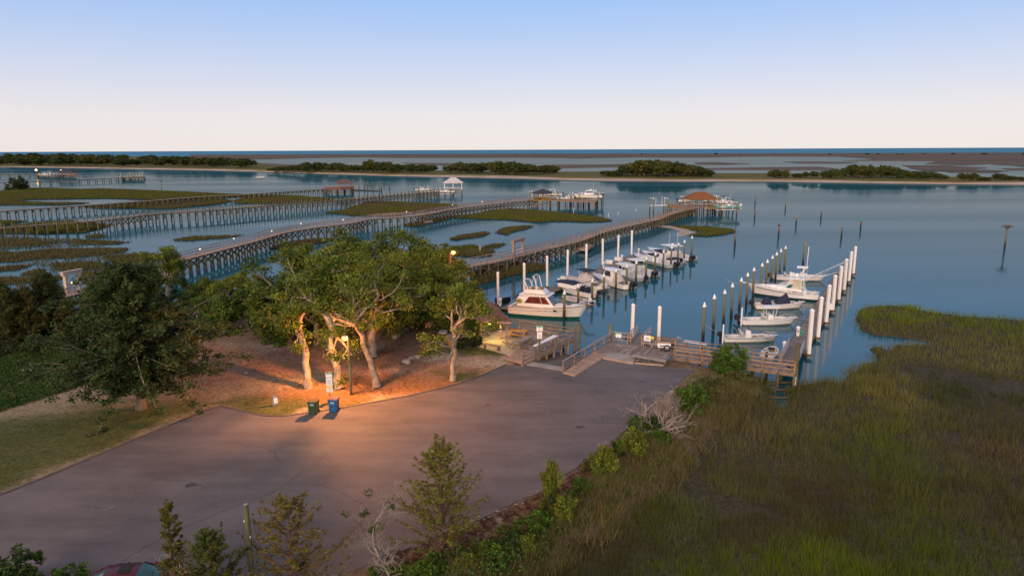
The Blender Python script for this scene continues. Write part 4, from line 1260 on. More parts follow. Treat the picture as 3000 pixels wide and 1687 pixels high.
def low_bench():
    a, b, c, d = W(1853, 1040, DZ + .45), W(1950, 1057, DZ + .45), W(1975, 1032, DZ + .45), W(1868, 1031, DZ + .45)
    cen = (a + b + c + d) / 4
    t = thing('deck_bench', 'broad low slatted bench at the front edge of the right landing', 'bench', (cen.x, cen.y, DZ))
    cen = Vector((cen.x, cen.y, DZ))
    f = .42
    d2, c2 = a.lerp(d, .55), b.lerp(c, f)
    planks(t, [a, d2, c2, b], .2, 'wood_grey', base=cen, name='slat')
    planks(t, [b + (c2 - b) * .0, c2, c2.lerp(c, 1.0) + (c - c2) * 0, b.lerp(c, .95)], .3, 'wood_grey', base=cen, name='slat') if False else None
    for u in (.04, .5, .96):
        for s in (.12, .88):
            q = a.lerp(b, u).lerp(d2.lerp(c2, u), s) - cen
            box('leg', t, 'wood_pile', (q.x, q.y, .19), (.12, .12, .38))
    bar('apron', t, 'wood_grey', a + Vector((0, 0, -.1)) - cen, b + Vector((0, 0, -.1)) - cen, .05, .14)
low_bench()
ang = math.atan2((P1 - P0).y, (P1 - P0).x)
q = P0.lerp(P1, .3); notice('green and white notice fixed to the landing railing by the gangway', (q.x, q.y - .1, DZ), [(.82, .62, .58, 'sign_white', 'sign_green', 3)], 1, ang, None)
ang = math.atan2((P2 - F1).y, (P2 - F1).x)
q = F1.lerp(P2, .17); notice('white notice with small black print on the landing railing', (q.x, q.y - .1, DZ), [(.85, .72, .62, 'sign_white', None, 6)], 1, ang, None)
q = F1.lerp(P2, .32); notice('small yellow notice beside the white one on the landing railing', (q.x, q.y - .1, DZ), [(.98, .3, .28, 'sign_yellow', None, 2)], 1, ang, None)
# hooped handrail where the boardwalk leaves the landing
q = P2 + Vector((.6, .9, 0))
hp = thing('hoop_handrail', 'arched metal grab rail where the boardwalk leaves the landing', 'handrail', (q.x, q.y, DZ - 1.0))
for s in (-.25, .25):
    tube('hoop', hp, 'aluminium', [(.32 * math.cos(u), s, 1.5 + .55 * math.sin(u)) for u in np.linspace(0, math.pi, 12)], .04)
    for r in (-1, 1): rod('hoop_leg', hp, 'aluminium', (r * .32, s, 0), (r * .32, s, 1.5), .04)

# ---- dock cart
def dock_cart(px, py):
    p = W(px, py, DZ)
    t = thing('dock_cart', 'white dock cart with two black wheels parked on the landing', 'cart', p, R(-12))
    bevelled('tub', t, 'white_paint', (0, 0, .58), (1.25, .7, .42), .04, top=(1.06, 1.08))
    box('name_plate', t, 'bin_blue', (-.18, -.385, .56), (.5, .02, .12))
    box('lid_slat', t, 'wood_pink', (.0, .12, .83), (1.3, .2, .05)); box('lid_slat', t, 'wood_pink', (.0, -.2, .83), (1.3, .2, .05))
    for s in (-1, 1):
        wv = thing_wheel(t, (.28, s * .46, .36), .36)
    tube('handle', t, 'aluminium', [(-.62, -.25, .6), (-1.05, -.25, .95), (-1.05, .25, .95), (-.62, .25, .6)], .025)
    box('prop_leg', t, 'aluminium', (-.5, 0, .19), (.06, .5, .38))
def thing_wheel(t, c, r, w=.09, tyre='rubber', rim='steel'):
    V, F = tube_np([([(r * .8 * math.cos(u), 0, r * .8 * math.sin(u)) for u in np.linspace(0, 2 * math.pi, 21)], np.full(21, r * .2))], 8)
    o = link('wheel', np_mesh('wheel', V, F, [tyre], smooth=True), t); o.location = c
    for k in range(5):
        a = k * 2 * math.pi / 5
        rod('spoke', o, rim, (0, 0, 0), (r * .68 * math.cos(a), 0, r * .68 * math.sin(a)), r * .07)
    rod('hub', o, rim, (0, -w / 2, 0), (0, w / 2, 0), r * .2)
    return o
dock_cart(1945, 1026)

# ---- gangways and floating docks
def gangway(label, a, b, w, h=1.05):
    c = (a + b) / 2
    t = thing('gangway', label, 'gangway', c, group='aluminium gangways')
    d = b - a; s = Vector((d.y, -d.x, 0)).normalized() * (w / 2)
    slab('walk', t, [a - s - c, a + s - c, b + s - c, b - s - c], .08, 'dock_deck')
    up = Vector((0, 0, h)); n = max(3, int(d.length / 1.1))
    for r in (-1, 1):
        bar('top_chord', t, 'aluminium', a + s * r + up - c, b + s * r + up - c, .06, .06)
        bar('bottom_chord', t, 'aluminium', a + s * r - c + Vector((0, 0, .06)), b + s * r - c + Vector((0, 0, .06)), .08, .1)
        for k in range(n):
            p, q = a.lerp(b, k / n) + s * r - c, a.lerp(b, (k + 1) / n) + s * r - c
            m_ = (p + q) / 2
            rod('truss_bar', t, 'aluminium', p + Vector((0, 0, .06)), m_ + up, .03)
            rod('truss_bar', t, 'aluminium', m_ + up, q + Vector((0, 0, .06)), .03)
    return t
def float_dock(label, quad, m='dock_deck', cell=2.4, name='floating_dock', rim=True):
    a, b, c_, d = quad      # a,b near end (left,right), c,d far end
    c = (a + b + c_ + d) / 4; c.z = 0
    t = thing(name, label, 'dock', c, group='floating docks')
    L = (d - a).length; n = max(1, int(L / cell))
    for i in range(n):
        u0, u1 = i / n + .0015, (i + 1) / n - .0015
        slab('deck_section', t, [a.lerp(d, u0) - c, b.lerp(c_, u0) - c, b.lerp(c_, u1) - c, a.lerp(d, u1) - c], .14, m)
        f0 = [a.lerp(d, u0 + .004), b.lerp(c_, u0 + .004), b.lerp(c_, u1 - .004), a.lerp(d, u1 - .004)]
        f0 = [v.lerp(sum(f0, Vector()) / 4, .04) + Vector((0, 0, -.15)) - c for v in f0]
        slab('float_tub', t, f0, .6, 'black_plastic')
    if rim:
        for p, q in ((a, d), (b, c_)):
            n_ = (q - p).normalized().cross(Vector((0, 0, 1))) * (.04 if p == b else -.04)
            bar('rub_board', t, 'wood_brace', p + n_ + Vector((0, 0, -.1)) - c, q + n_ + Vector((0, 0, -.1)) - c, .07, .2)
    return t
# transient float behind the landing
float_dock('short floating dock behind the landing, held by two white piles', [W(1868, 1010, FZ), W(1952, 1020, FZ), W(1988, 991, FZ), W(1830, 972, FZ)], 'wood_grey', 2.0, rim=False)
gangway('aluminium truss gangway from the landing to the short float', W(1858, 1011, DZ + .05), W(1890, 976, FZ + .1), 1.5, 1.1)
# left dock
LF = [W(1462, 903, FZ), W(1492, 905, FZ), W(1925, 738, FZ), W(1880, 735, FZ)]
float_dock('long floating dock at left with white square piles and moored boats', LF)
# right dock
RF = [W(2309, 1012, FZ), W(2357, 1034, FZ), W(2499, 795, FZ), W(2455, 793, FZ)]
float_dock('long floating dock at right with white square piles and moored boats', RF)

# ---- right boardwalk
B0, B1 = W(1978, 1026, DZ), W(1975, 1045, DZ)
B3, B2 = W(2290, 1062, DZ + .3), W(2328, 1092, DZ + .3)
base = Vector((B0.x, B0.y, 0))
bw = thing('boardwalk', 'raised wooden boardwalk with brown handrails leading to the right floating dock', 'boardwalk', base, group='waterfront decks')
planks(bw, [B0, B3, B2, B1], .25, 'wood_grey', base=base)
railing(bw, [B0, B3], 'wood_warm', base, spacing=2.4, n_rails=2)
railing(bw, [B1, B2], 'wood_warm', base, spacing=2.6, n_rails=2)
railing(bw, [B2.lerp(B3, .06), B2.lerp(B3, .3)], 'wood_warm', base, spacing=1.2)
for a, b in ((B0, B3), (B1, B2)):
    s_ = .05 if a == B0 else -.05
    n_ = (b - a).normalized().cross(Vector((0, 0, 1))) * -s_
    bar('stringer', bw, 'wood_warm', a + n_ + Vector((0, 0, -.2)) - base, b + n_ + Vector((0, 0, -.2)) - base, .06, .28)
    for i in range(9):
        q = a.lerp(b, i / 8) - base
        bar('pile', bw, 'wood_pile', (q.x, q.y, -1.0), (q.x, q.y, q.z - .1), .14, .14, 'pole')
q = B2 - base + Vector((.25, .25, 0)); bar('pile', bw, 'wood_pile', (q.x, q.y, -1), (q.x, q.y, DZ + 2.9), .18, .18, 'pole')
work_table('white cleaning table on the far railing of the right boardwalk', B0.lerp(B3, .09) + Vector((0, .35, 0)), B0.lerp(B3, .32) + Vector((0, .35, 0)), DZ + .05, .6)
gangway('aluminium truss gangway from the boardwalk down to the right dock', W(2308, 1070, DZ + .35), W(2334, 1018, FZ + .1), 1.5, 1.05)
# white hose on the boardwalk corner
tube('water_hose', None, 'white_cap', [tuple(B2 + Vector((.18 + .1 * math.sin(u), .1 + .35 * math.cos(u * .5), .9 - u * .45))) for u in np.linspace(0, 4.5, 14)], .05)
tag(bpy.context.scene.objects['water_hose'], 'white hose hanging at the right corner of the boardwalk', 'hose')
# fallen timbers in the little creek below the boardwalk
for i, (px, py, l) in enumerate(((2285, 1120, 2.6), (2292, 1142, 2.4), (2292, 1165, 2.2))):
    p = W(px, py, .12)
    o = bar('creek_timber', None, 'wood_brace', p + Vector((-l / 2, .1 * i, 0)), p + Vector((l / 2, -.1, .06)), .16, .14)
    tag(o, ['uppermost', 'middle', 'lowest'][i] + ' of three old timbers lying across the creek below the boardwalk', 'timber', 'timbers in the creek')

# ---- piles
def white_pile(top, foot, label, group):
    p = W(*foot, FZ)
    h = ztop(p, top[1])
    t = thing('square_pile', label, 'pile', (p.x, p.y, 0), R(random.uniform(-7, 7)), group)
    t.rotation_euler = (R(random.uniform(-.7, .7)), R(random.uniform(-.7, .7)), t.rotation_euler.z)
    box('shaft', t, 'white_vinyl', (0, 0, (h + FZ - .5) / 2), (.33, .33, h + FZ + .5))
    box('tide_stain', t, 'boot_grime', (0, 0, .1), (.342, .342, .5))
    part('pyr', 'cap', t, 'white_cap', (0, 0, h + FZ + .10), (.40, .40, .2))
    box('cap_skirt', t, 'white_cap', (0, 0, h + FZ - .02), (.385, .385, .08))
    box('guide_bracket', t, 'wood_brace', (0, 0, FZ - .12), (.62, .62, .2))
    return p
LW = [((1460, 799), (1460, 891)), ((1536, 773), (1536, 864)), ((1603, 752), (1603, 838)), ((1663, 734), (1662, 816)), ((1717, 717), (1717, 795)), ((1766, 702), (1765, 776)), ((1811, 691), (1810, 758)), ((1851, 677), (1850, 746))]
ORD = ['first', 'second', 'third', 'fourth', 'fifth', 'sixth', 'seventh', 'eighth', 'ninth', 'tenth', 'eleventh', 'twelfth', 'thirteenth', 'fourteenth']
for i, (a, b) in enumerate(LW):
    white_pile(a, b, f'white square pile of the left dock, {ORD[i]} counting from the cruiser', 'white square piles')
for i, (a, b) in enumerate((((1852, 893), (1851, 990)), ((1931, 900), (1929, 1000)))):
    white_pile(a, b, f'{("left", "right")[i]} of two white square piles behind the landing', 'white square piles')
RW = [((2373, 909), (2369, 1035)), ((2400, 872), (2396, 986)), ((2425, 837), (2420, 942)), ((2444, 808), (2439, 907)), ((2461, 782), (2457, 876)), ((2478, 761), (2473, 848)), ((2492, 739), (2487, 822)), ((2505, 724), (2500, 800))]
for i, (a, b) in enumerate(RW):
    white_pile(a, b, f'white square pile of the right dock, {ORD[i]} counting from the boardwalk', 'white square piles')

mat_pile = None
def pile_material():
    """greenish wood that turns dark where the tide wets it"""
    m, n, b = node_mat('mooring_wood')
    geo = n.nodes.new('ShaderNodeNewGeometry'); sp = n.nodes.new('ShaderNodeSeparateXYZ')
    n.links.new(geo.outputs['Position'], sp.inputs[0])
    tx = n.nodes.new('ShaderNodeTexNoise'); tx.inputs['Scale'].default_value = 2.0
    n.links.new(geo.outputs['Position'], tx.inputs['Vector'])
    ad = n.nodes.new('ShaderNodeMath'); ad.operation = 'MULTIPLY_ADD'; ad.inputs[1].default_value = .7
    n.links.new(tx.outputs[0], ad.inputs[0]); n.links.new(sp.outputs['Z'], ad.inputs[2])
    mr = n.nodes.new('ShaderNodeMapRange'); mr.inputs['From Min'].default_value = 0.2; mr.inputs['From Max'].default_value = 4.8
    n.links.new(ad.outputs[0], mr.inputs[0])
    rp = n.nodes.new('ShaderNodeValToRGB'); r = rp.color_ramp
    r.elements[0].position = 0.17; r.elements[0].color = (.016, .015, .012, 1)
    r.elements[1].position = 1.0; r.elements[1].color = (.17, .16, .075, 1)
    for p_, c_ in ((.26, (.03, .026, .016)), (.33, (.11, .065, .02)), (.42, (.13, .10, .035)), (.6, (.14, .14, .06))):
        e_ = r.elements.new(p_); e_.color = (*c_, 1)
    n.links.new(mr.outputs[0], rp.inputs[0]); n.links.new(rp.outputs[0], b.inputs['Base Color'])
    b.inputs['Roughness'].default_value = .85
pile_material()
def mooring_pile(top, foot, label, group, cap=True, r=.17):
    p = W(*foot, 0)
    h = ztop(p, top[1])
    t = thing('mooring_pile', label, 'pile', p, random.uniform(0, 6), group)
    t.rotation_euler = (R(random.uniform(-1, 1)), R(random.uniform(-1, 1)), t.rotation_euler.z)
    bar('shaft', t, 'mooring_wood', (0, 0, -.8), (random.uniform(-.05, .05), 0, h - (.5 if cap else 0)), r, r, 'pole')
    if cap:
        part('cone', 'cone_cap', t, 'white_cap', (0, 0, h - .25), (r * 1.35, r * 1.35, .5))
        part('cyl', 'cap_rim', t, 'white_cap', (0, 0, h - .54), (r * 1.35, r * 1.35, .1))
    return p
LM = [((1652, 849), (1652, 938)), ((1694, 830), (1694, 906)), ((1735, 814), (1735, 889)), ((1770, 800), (1769, 872)), ((1806, 786), (1804, 858)), ((1837, 773), (1835, 848)), ((1864, 762), (1863, 832)), ((1894, 751), (1892, 818)), ((1919, 738), (1918, 805)), ((1944, 731), (1942, 795)), ((1967, 719), (1965, 784)), ((1987, 710), (1985, 774)), ((2007, 702), (2004, 766)), ((2027, 690), (2025, 758))]
for i, (a, b) in enumerate(LM):
    mooring_pile(a, b, f'white-capped round mooring pile off the left dock, {ORD[i]} from the cruiser', 'round mooring piles with white cone caps')
ORD.append('fifteenth')
RM = [((2063, 884), (2059, 1001)), ((2093, 861), (2089, 977)), ((2122, 847), (2119, 955)), ((2148, 828), (2142, 934)), ((2168, 812), (2165, 912)), ((2190, 797), (2186, 895)), ((2209, 782), (2205, 879)), ((2229, 769), (2226, 864)), ((2246, 759), (2243, 850)), ((2260, 747), (2257, 836)), ((2274, 738), (2271, 824)), ((2288, 728), (2283, 812)), ((2300, 720), (2297, 801))]
for i, (a, b) in enumerate(RM):
    mooring_pile(a, b, f'white-capped round mooring pile off the right dock, {ORD[i]} from the boardwalk', 'round mooring piles with white cone caps')
# channel piles standing in the open water
CH = [((2214, 573), (2212, 598), None, 'bare channel pile nearest the teal boat'), ((2302, 596), (2301, 615), None, 'farthest pale-topped channel pile in the open water'), ((2334, 633), (2332, 660), 'wood_gold', 'brown-topped channel pile in the open water'), ((2284, 658), (2281, 692), 'car_red', 'red-topped channel pile in the open water'), ((2407, 618), (2405, 640), None, 'slim channel pile right of the brown-topped one'), ((2470, 665), (2465, 696), None, 'leaning bare channel pile above the sport fishing boat'), ((2524, 642), (2521, 671), 'sign_green', 'green-topped channel pile in the open water'), ((2155, 683), (2153, 720), None, 'bare pile standing off the green grass spit'), ((1141, 532), (1141, 556), None, 'lone bare pile right of the far floating dock'), ((2212, 617), (2211, 640), None, 'low dark channel pile nearest the pier head')]
for top, foot, capm, lab in CH:
    p = mooring_pile(top, foot, lab, 'channel piles in open water', cap=False, r=.2)
    if capm:
        o = bpy.data.objects[-1] if False else None
        h = ztop(p, top[1])
        tt = [x for x in COL.objects if x.get('label') == lab][0]
        part('cyl', 'top_band', tt, capm, (0, 0, h - .15), (.24, .24, .5))
p = mooring_pile((2358, 707), (2352, 780), 'tall dark pile with a small white board behind the sport fishing boat', 'channel piles in open water', cap=False, r=.2)
tt = [x for x in COL.objects if x.get('label', '').startswith('tall dark pile with')][0]
h = ztop(p, 707); box('board', tt, 'white_vinyl', (.25, -.22, h - .4), (.5, .05, .6))

def osprey(label, top, foot, z=0):
    p = W(*foot, z); h = ztop(p, top[1])
    t = thing('osprey_platform', label, 'nest platform', p, .4, 'osprey nest platforms')
    bar('pole', t, 'mooring_wood', (0, 0, -.8), (0, 0, h - .3), .18, .18, 'pole')
    box('platform', t, 'wood_brace', (0, 0, h - .2), (1.7, 1.7, .12))
    for s in (-1, 1): bar('strut', t, 'wood_brace', (s * .7, 0, h - .26), (0, 0, h - 1.0), .08, .08)
    V, F = [], []
    paths = []
    for k in range(46):
        a = random.uniform(0, 6.28); r_ = random.uniform(.2, .75)
        c_ = np.array([r_ * math.cos(a), r_ * math.sin(a), h - .1 + random.uniform(0, .28)])
        b_ = random.uniform(0, 6.28); d_ = np.array([math.cos(b_), math.sin(b_), random.uniform(-.15, .15)]) * .45
        paths.append(([c_ - d_, c_ + d_], [.02, .014]))
    v, f = tube_np(paths, 3)
    link('nest', np_mesh('nest', v, f, ['bark']), t)
osprey('osprey nest platform standing in open water at far right', (2949, 662), (2943, 728))
osprey('osprey nest platform on the marsh flat behind the left piers', (472, 529), (474, 559))

# ---- dock furniture
def pedestal(label, p):
    t = thing('power_pedestal', label, 'pedestal', p, R(-20), 'white power pedestals on the docks')
    bevelled('body', t, 'white_vinyl', (0, 0, .5), (.3, .3, 1.0), .03)
    part('pyr', 'cap', t, 'white_cap', (0, 0, 1.1), (.46, .46, .2))
    box('outlet_panel', t, 'grey_plastic', (0, -.155, .6), (.2, .02, .3))
def dock_box(label, p, rz, s=1.0):
    t = thing('dock_box', label, 'dock box', p, rz, 'white dock boxes')
    bevelled('body', t, 'white_vinyl', (0, 0, .3), (1.3 * s, .65, .55), .03, top=(1.04, 1.05))
    bevelled('lid', t, 'white_cap', (0, 0, .63), (1.42 * s, .74, .12), .03)
for k, (px, py, lab) in enumerate(((1466, 897, 'white power pedestal at the near end of the left dock'), (1637, 836, 'white power pedestal on the left dock behind the navy-topped boat'), (1768, 785, 'white power pedestal midway along the left dock'), (1822, 764, 'white power pedestal beside the pale blue hulled boat'), (1871, 744, 'white power pedestal at the far end of the left dock'), (2337, 984, 'white power pedestal with green hose on the right dock'), (2297, 1030, 'white power pedestal at the foot of the right gangway'), (2462, 798, 'white power pedestal at the far end of the right dock'))):
    pedestal(lab, W(px, py, FZ))
    if k == 5:
        p = W(px, py, FZ)
        o = tube('hose_coil', None, 'sign_green', [(p.x + .32 + .2 * math.cos(u), p.y - .12 + .12 * math.sin(u), FZ + .25 + .22 * math.sin(u * 1.0) + .01 * u) for u in np.linspace(0, 20, 50)], .04, 5)
        tag(o, 'coiled green hose against the pedestal on the right dock', 'hose')
for px, py, lab in ((1655, 822, 'white dock box at the bow of the canvas-covered boat'), (1785, 773, 'white dock box midway along the left dock, left of two together'), (1811, 764, 'white dock box right of two together on the left dock'), (2428, 905, 'white dock box on the right dock by the fourth square pile')):
    dock_box(lab, W(px, py, FZ), R(-25) if px < 2000 else R(75))
o = bevelled('dock_step', None, 'black_plastic', W(1473, 878, .45), (2.2, .9, .8), .05, rz=R(35)); tag(o, 'low dark box against the left dock near its first pile', 'box')
# ================================================================ boats
# local axes: +x to the bow, origin at the stern on the waterline
def hull(t, L, B, fs, fb, m='gelcoat', bottom='boot_grime', liner='gelcoat_liner', fore=.62, sole=.22, gun=.16, rail_m='gelcoat', boot=.14, rake=.13, depth=.35, taper=.42, stern_w=.9, foredeck=True, aft=0.03, cam=.10):
    """fs / fb: freeboard at stern and bow; fore: where the foredeck begins (share of length)"""
    N = 18
    S = np.linspace(0, 1, N)
    hb = np.where(S < taper, stern_w + (1 - stern_w) * (S / taper), 1 - np.clip((S - taper) / (1 - taper), 0, 1) ** 2.3 * .985) * B / 2
    sheer = fs + (fb - fs) * S ** 1.7
    def row(t_, width, z):
        x = S * (L * (1 - rake) + L * rake * t_)
        return [(x[i], width[i], z[i]) for i in range(N)]
    keel = -depth * (1 - S ** 5)
    flare = 0.93 - .33 * S ** 1.6
    rows = [row(0, hb * 0.0, keel), row(.12, hb * (flare - .10), -.06 + .0 * S), row(.30, hb * flare, boot + .02 * S), row(.62, hb * (flare + (1 - flare) * .45), boot + (sheer - boot) * .5), row(1, hb, sheer)]
    def shell(name, r0, r1, mm, par):
        V, F = [], []
        for k in range(r0, r1 + 1):
            V += rows[k]
        for k in range(r0, r1 + 1):
            V += [(x, -y, z) for x, y, z in rows[k]]
        nr = r1 - r0 + 1
        for k in range(nr - 1):
            for i in range(N - 1):
                a, b, c, d = k * N + i, k * N + i + 1, (k + 1) * N + i + 1, (k + 1) * N + i
                F.append((b, a, d, c))
                o = nr * N
                F.append((o + a, o + b, o + c, o + d))
            F.append((k * N, nr * N + k * N, nr * N + (k + 1) * N, (k + 1) * N))    # transom strip
            F.append((nr * N + k * N + N - 1, k * N + N - 1, (k + 1) * N + N - 1, nr * N + (k + 1) * N + N - 1))
        return mobj(name, V, F, mm, par, smooth=False)
    h = shell('hull', 2, 4, m, t)
    h.data.polygons.foreach_set('use_smooth', [True] * len(h.data.polygons))
    shell('hull_bottom', 0, 2, bottom, t)
    # gunwale, liner and sole
    top = rows[4]
    V, F = [], []
    inn = []
    for i, (x, y, z) in enumerate(top):
        yi = max(.01, y - gun)
        xi = x if i else x + L * aft
        inn.append((xi - (gun if i == N - 1 else 0), yi, z))
    solez = [max(sole, .1)] * N
    kf = int(fore * (N - 1))
    for i in range(N):
        x, y, z = top[i]; xi, yi, zi = inn[i]
        V += [(x, y, z + .002), (xi, yi, zi + .03), (xi, yi * .94, solez[i]), (x, -y, z + .002), (xi, -yi, zi + .03), (xi, -yi * .94, solez[i])]
    for i in range(N - 1):
        a, b = i * 6, (i + 1) * 6
        F += [(a, b, b + 1, a + 1), (b + 3, a + 3, a + 4, b + 4)]
        if i < kf or not foredeck:
            F += [(a + 1, b + 1, b + 2, a + 2), (b + 4, a + 4, a + 5, b + 5), (a + 2, b + 2, b + 5, a + 5)]
    F += [(0, 1, 4, 3), (1, 2, 5, 4)]
    if foredeck:
        k = kf * 6
        F.append((k + 1, k + 2, k + 5, k + 4))
    dk = mobj('cockpit_liner', V, [tuple(reversed(f)) for f in F], liner, t)
    if foredeck:
        V, F = [], []
        for i in range(kf, N):
            xi, yi, zi = inn[i]
            c_ = cam * (yi / (B / 2))
            V += [(xi, yi, zi + .03), (xi, yi * .5, zi + .03 + c_ * .8), (xi, 0, zi + .03 + c_), (xi, -yi * .5, zi + .03 + c_ * .8), (xi, -yi, zi + .03)]
        for i in range(N - kf - 1):
            for k in range(4):
                a = i * 5 + k
                F.append((a, a + 1, a + 6, a + 5))
        mobj('foredeck', V, [tuple(reversed(f)) for f in F], m if m in ('gelcoat', 'gelcoat_cream') else 'gelcoat', t, smooth=True)
    for s in (1, -1):
        tube('rub_rail', t, rail_m, [(x, s * (y + .01), z - .03) for x, y, z in top], .04, 5)
    tb = lambda s: (float(np.interp(s, S, [r[0] for r in top])), float(np.interp(s, S, [r[1] for r in top])), float(np.interp(s, S, sheer)))
    return tb

def outboard(t, x, y, z, s=1.0, tilt=0.0, m='black_plastic', name='outboard_motor'):
    """cowling, midsection and lower unit, tilted up about the transom"""
    e = link(name, None, t); e.empty_display_size = .1
    e.location = (x, y, z); e.rotation_euler = (0, tilt, 0)
    bevelled('cowling', e, m, (-.38 * s, 0, .52 * s), (.78 * s, .48 * s, .62 * s), .1 * s, top=(.78, .8), shear=.03 * s, seg=3)
    bevelled('midsection', e, m, (-.30 * s, 0, -.12 * s), (.26 * s, .2 * s, .8 * s), .04 * s)
    bevelled('gearcase', e, m, (-.36 * s, 0, -.66 * s), (.62 * s, .12 * s, .16 * s), .03 * s)
    bevelled('skeg', e, m, (-.36 * s, 0, -.84 * s), (.3 * s, .04 * s, .26 * s), .01 * s)
    box('clamp_bracket', e, 'grey_plastic', (-.08 * s, 0, .02), (.16 * s, .3 * s, .4 * s))
    for k in range(3):
        a = k * 2.094
        bar('propeller_blade', e, 'steel', (-.7 * s, 0, -.66 * s), (-.72 * s, .17 * s * math.cos(a), -.66 * s + .17 * s * math.sin(a)), .03, .1 * s)
    return e

def console(t, x, z, h=1.05, w=.8, l=.8, wind=True, wm='glass_dark', m='gelcoat'):
    bevelled('console', t, m, (x, 0, z + h / 2), (l, w, h), .06, top=(.75, .92), shear=-.04)
    if wind:
        bevelled('windscreen', t, wm, (x + .12, 0, z + h + .2), (.06, w * .85, .45), .01, shear=-.18)
    tube('steering_wheel', t, 'steel', [(x - l / 2 - .12 + .05 * math.cos(u), .2 * math.sin(u), z + h * .85 + .2 * math.cos(u)) for u in np.linspace(0, 6.283, 14)], .015, 4)

def leaning_post(t, x, z, w=.9, m='gelcoat_liner'):
    bevelled('seat_cushion', t, m, (x, 0, z + .82), (.42, w, .14), .05)
    bevelled('seat_back', t, m, (x - .18, 0, z + 1.08), (.08, w, .3), .03)
    for s in (-1, 1):
        rod('seat_frame', t, 'steel', (x - .15, s * w * .4, z), (x - .12, s * w * .4, z + .78), .025)
        rod('seat_frame', t, 'steel', (x + .15, s * w * .4, z), (x + .12, s * w * .4, z + .78), .025)

def ttop(t, x, z, l=2.0, w=1.7, top=2.0, m='white_paint', lx=.45, frame='white_paint'):
    bevelled('hardtop', t, m, (x, 0, z + top), (l, w, .09), .04, seg=2)
    for s in (-1, 1):
        for r in (-1, 1):
            rod('top_leg', t, frame, (x + r * lx, s * w * .28, z), (x + r * (lx + .2), s * w * .40, z + top - .04), .03)
        rod('top_brace', t, frame, (x - lx - .1, s * w * .34, z + top * .55), (x + lx + .1, s * w * .34, z + top * .55), .022)
    rod('top_brace', t, frame, (x - lx - .15, -w * .38, z + top - .1), (x - lx - .15, w * .38, z + top - .1), .022)

def bow_rail(t, tb, s0, s1, h, r=.02, m='steel', n=5):
    for s in (1, -1):
        P = []
        for u in np.linspace(s0, s1, 10):
            x, y, z = tb(u)
            P.append((x - .05, s * max(.02, y - .06), z + h * min(1, (u - s0) * 12 + .1)))
        tube('bow_rail', t, m, P, r, 5)
        for u in np.linspace(s0 + .04, s1 - .01, n):
            x, y, z = tb(u)
            rod('stanchion', t, m, (x - .05, s * max(.02, y - .06), z), (x - .05, s * max(.02, y - .06), z + h * min(1, (u - s0) * 12 + .1)), r * .8)

def cleats(t, tb):
    for u in (.06, .5, .9):
        for s in (1, -1):
            x, y, z = tb(u)
            box('cleat', t, 'steel', (x, s * max(.03, y - .08), z + .06), (.2, .04, .04))

def antenna(t, x, y, z, h=2.4, lean=-.25, r=.02):
    rod('antenna', t, 'white_cap', (x, y, z), (x + lean * h, y, z + h), r)

def place(name, label, cat, stern, bow, group, z=0.0, L=None):
    a, b = W(*stern, z), W(*bow, z)
    d = b - a
    t = thing(name, label, cat, (a.x, a.y, z), math.atan2(d.y, d.x), group)
    return t, (L or d.length)

def mooring_line(t, a, b, sag=.25):
    a, b = Vector(a), Vector(b)
    P = [a.lerp(b, u) + Vector((0, 0, -sag * 4 * u * (1 - u))) for u in np.linspace(0, 1, 9)]
    tube('mooring_line', t, 'rope', P, .018, 4)

GL, GR = 'boats on the left dock', 'boats on the right dock'

def centre_console(t, L, B=None, m='gelcoat', top=None, motors=1, motor_m='black_plastic', fs=.62, fb=1.05, tilt=0.0, ms=1.0, fore=.8, cx=.42, topm='white_paint', bottom='boot_grime', ant=0, cover=None, wheel=True):
    B = B or L * .33
    tb = hull(t, L, B, fs, fb, m, bottom=bottom, fore=fore, rail_m='grey_plastic' if m != 'gelcoat' else 'gelcoat')
    z = .22
    console(t, L * cx, z, 1.1, B * .34, L * .11)
    leaning_post(t, L * cx - L * .13, z, B * .4)
    bevelled('bow_cushion', t, 'gelcoat_liner', (L * .64, 0, .42), (L * .16, B * .5, .35), .06)
    bevelled('bow_locker', t, 'gelcoat', (L * .78, 0, .48), (L * .1, B * .36, .4), .06)
    bevelled('transom_bench', t, 'gelcoat_liner', (L * .09, 0, .42), (L * .07, B * .62, .38), .05)
    box('hatch', t, 'grey_plastic', (L * .2, 0, z + .012), (L * .05, B * .3, .02))
    if top: ttop(t, L * cx - .1, z, L * .29, B * .68, top, topm, L * .07)
    for k in range(motors):
        y = 0 if motors == 1 else (k - (motors - 1) / 2) * .68
        outboard(t, -.05, y, fs - .12, ms, tilt, motor_m)
    bow_rail(t, tb, .72, .97, .28, n=3)
    cleats(t, tb)
    for k in range(ant): antenna(t, L * cx - .4 + k * .3, B * .2 * (1 if k else -1), z + (top or 1.6), 2.6, -.12)
    for k in range(3):
        for s in (-1, 1): rod('rod_holder', t, 'steel', (L * (.05 + .08 * k), s * B * .42, fs), (L * (.05 + .08 * k) - .08, s * B * .43, fs + .35), .02)
    return tb

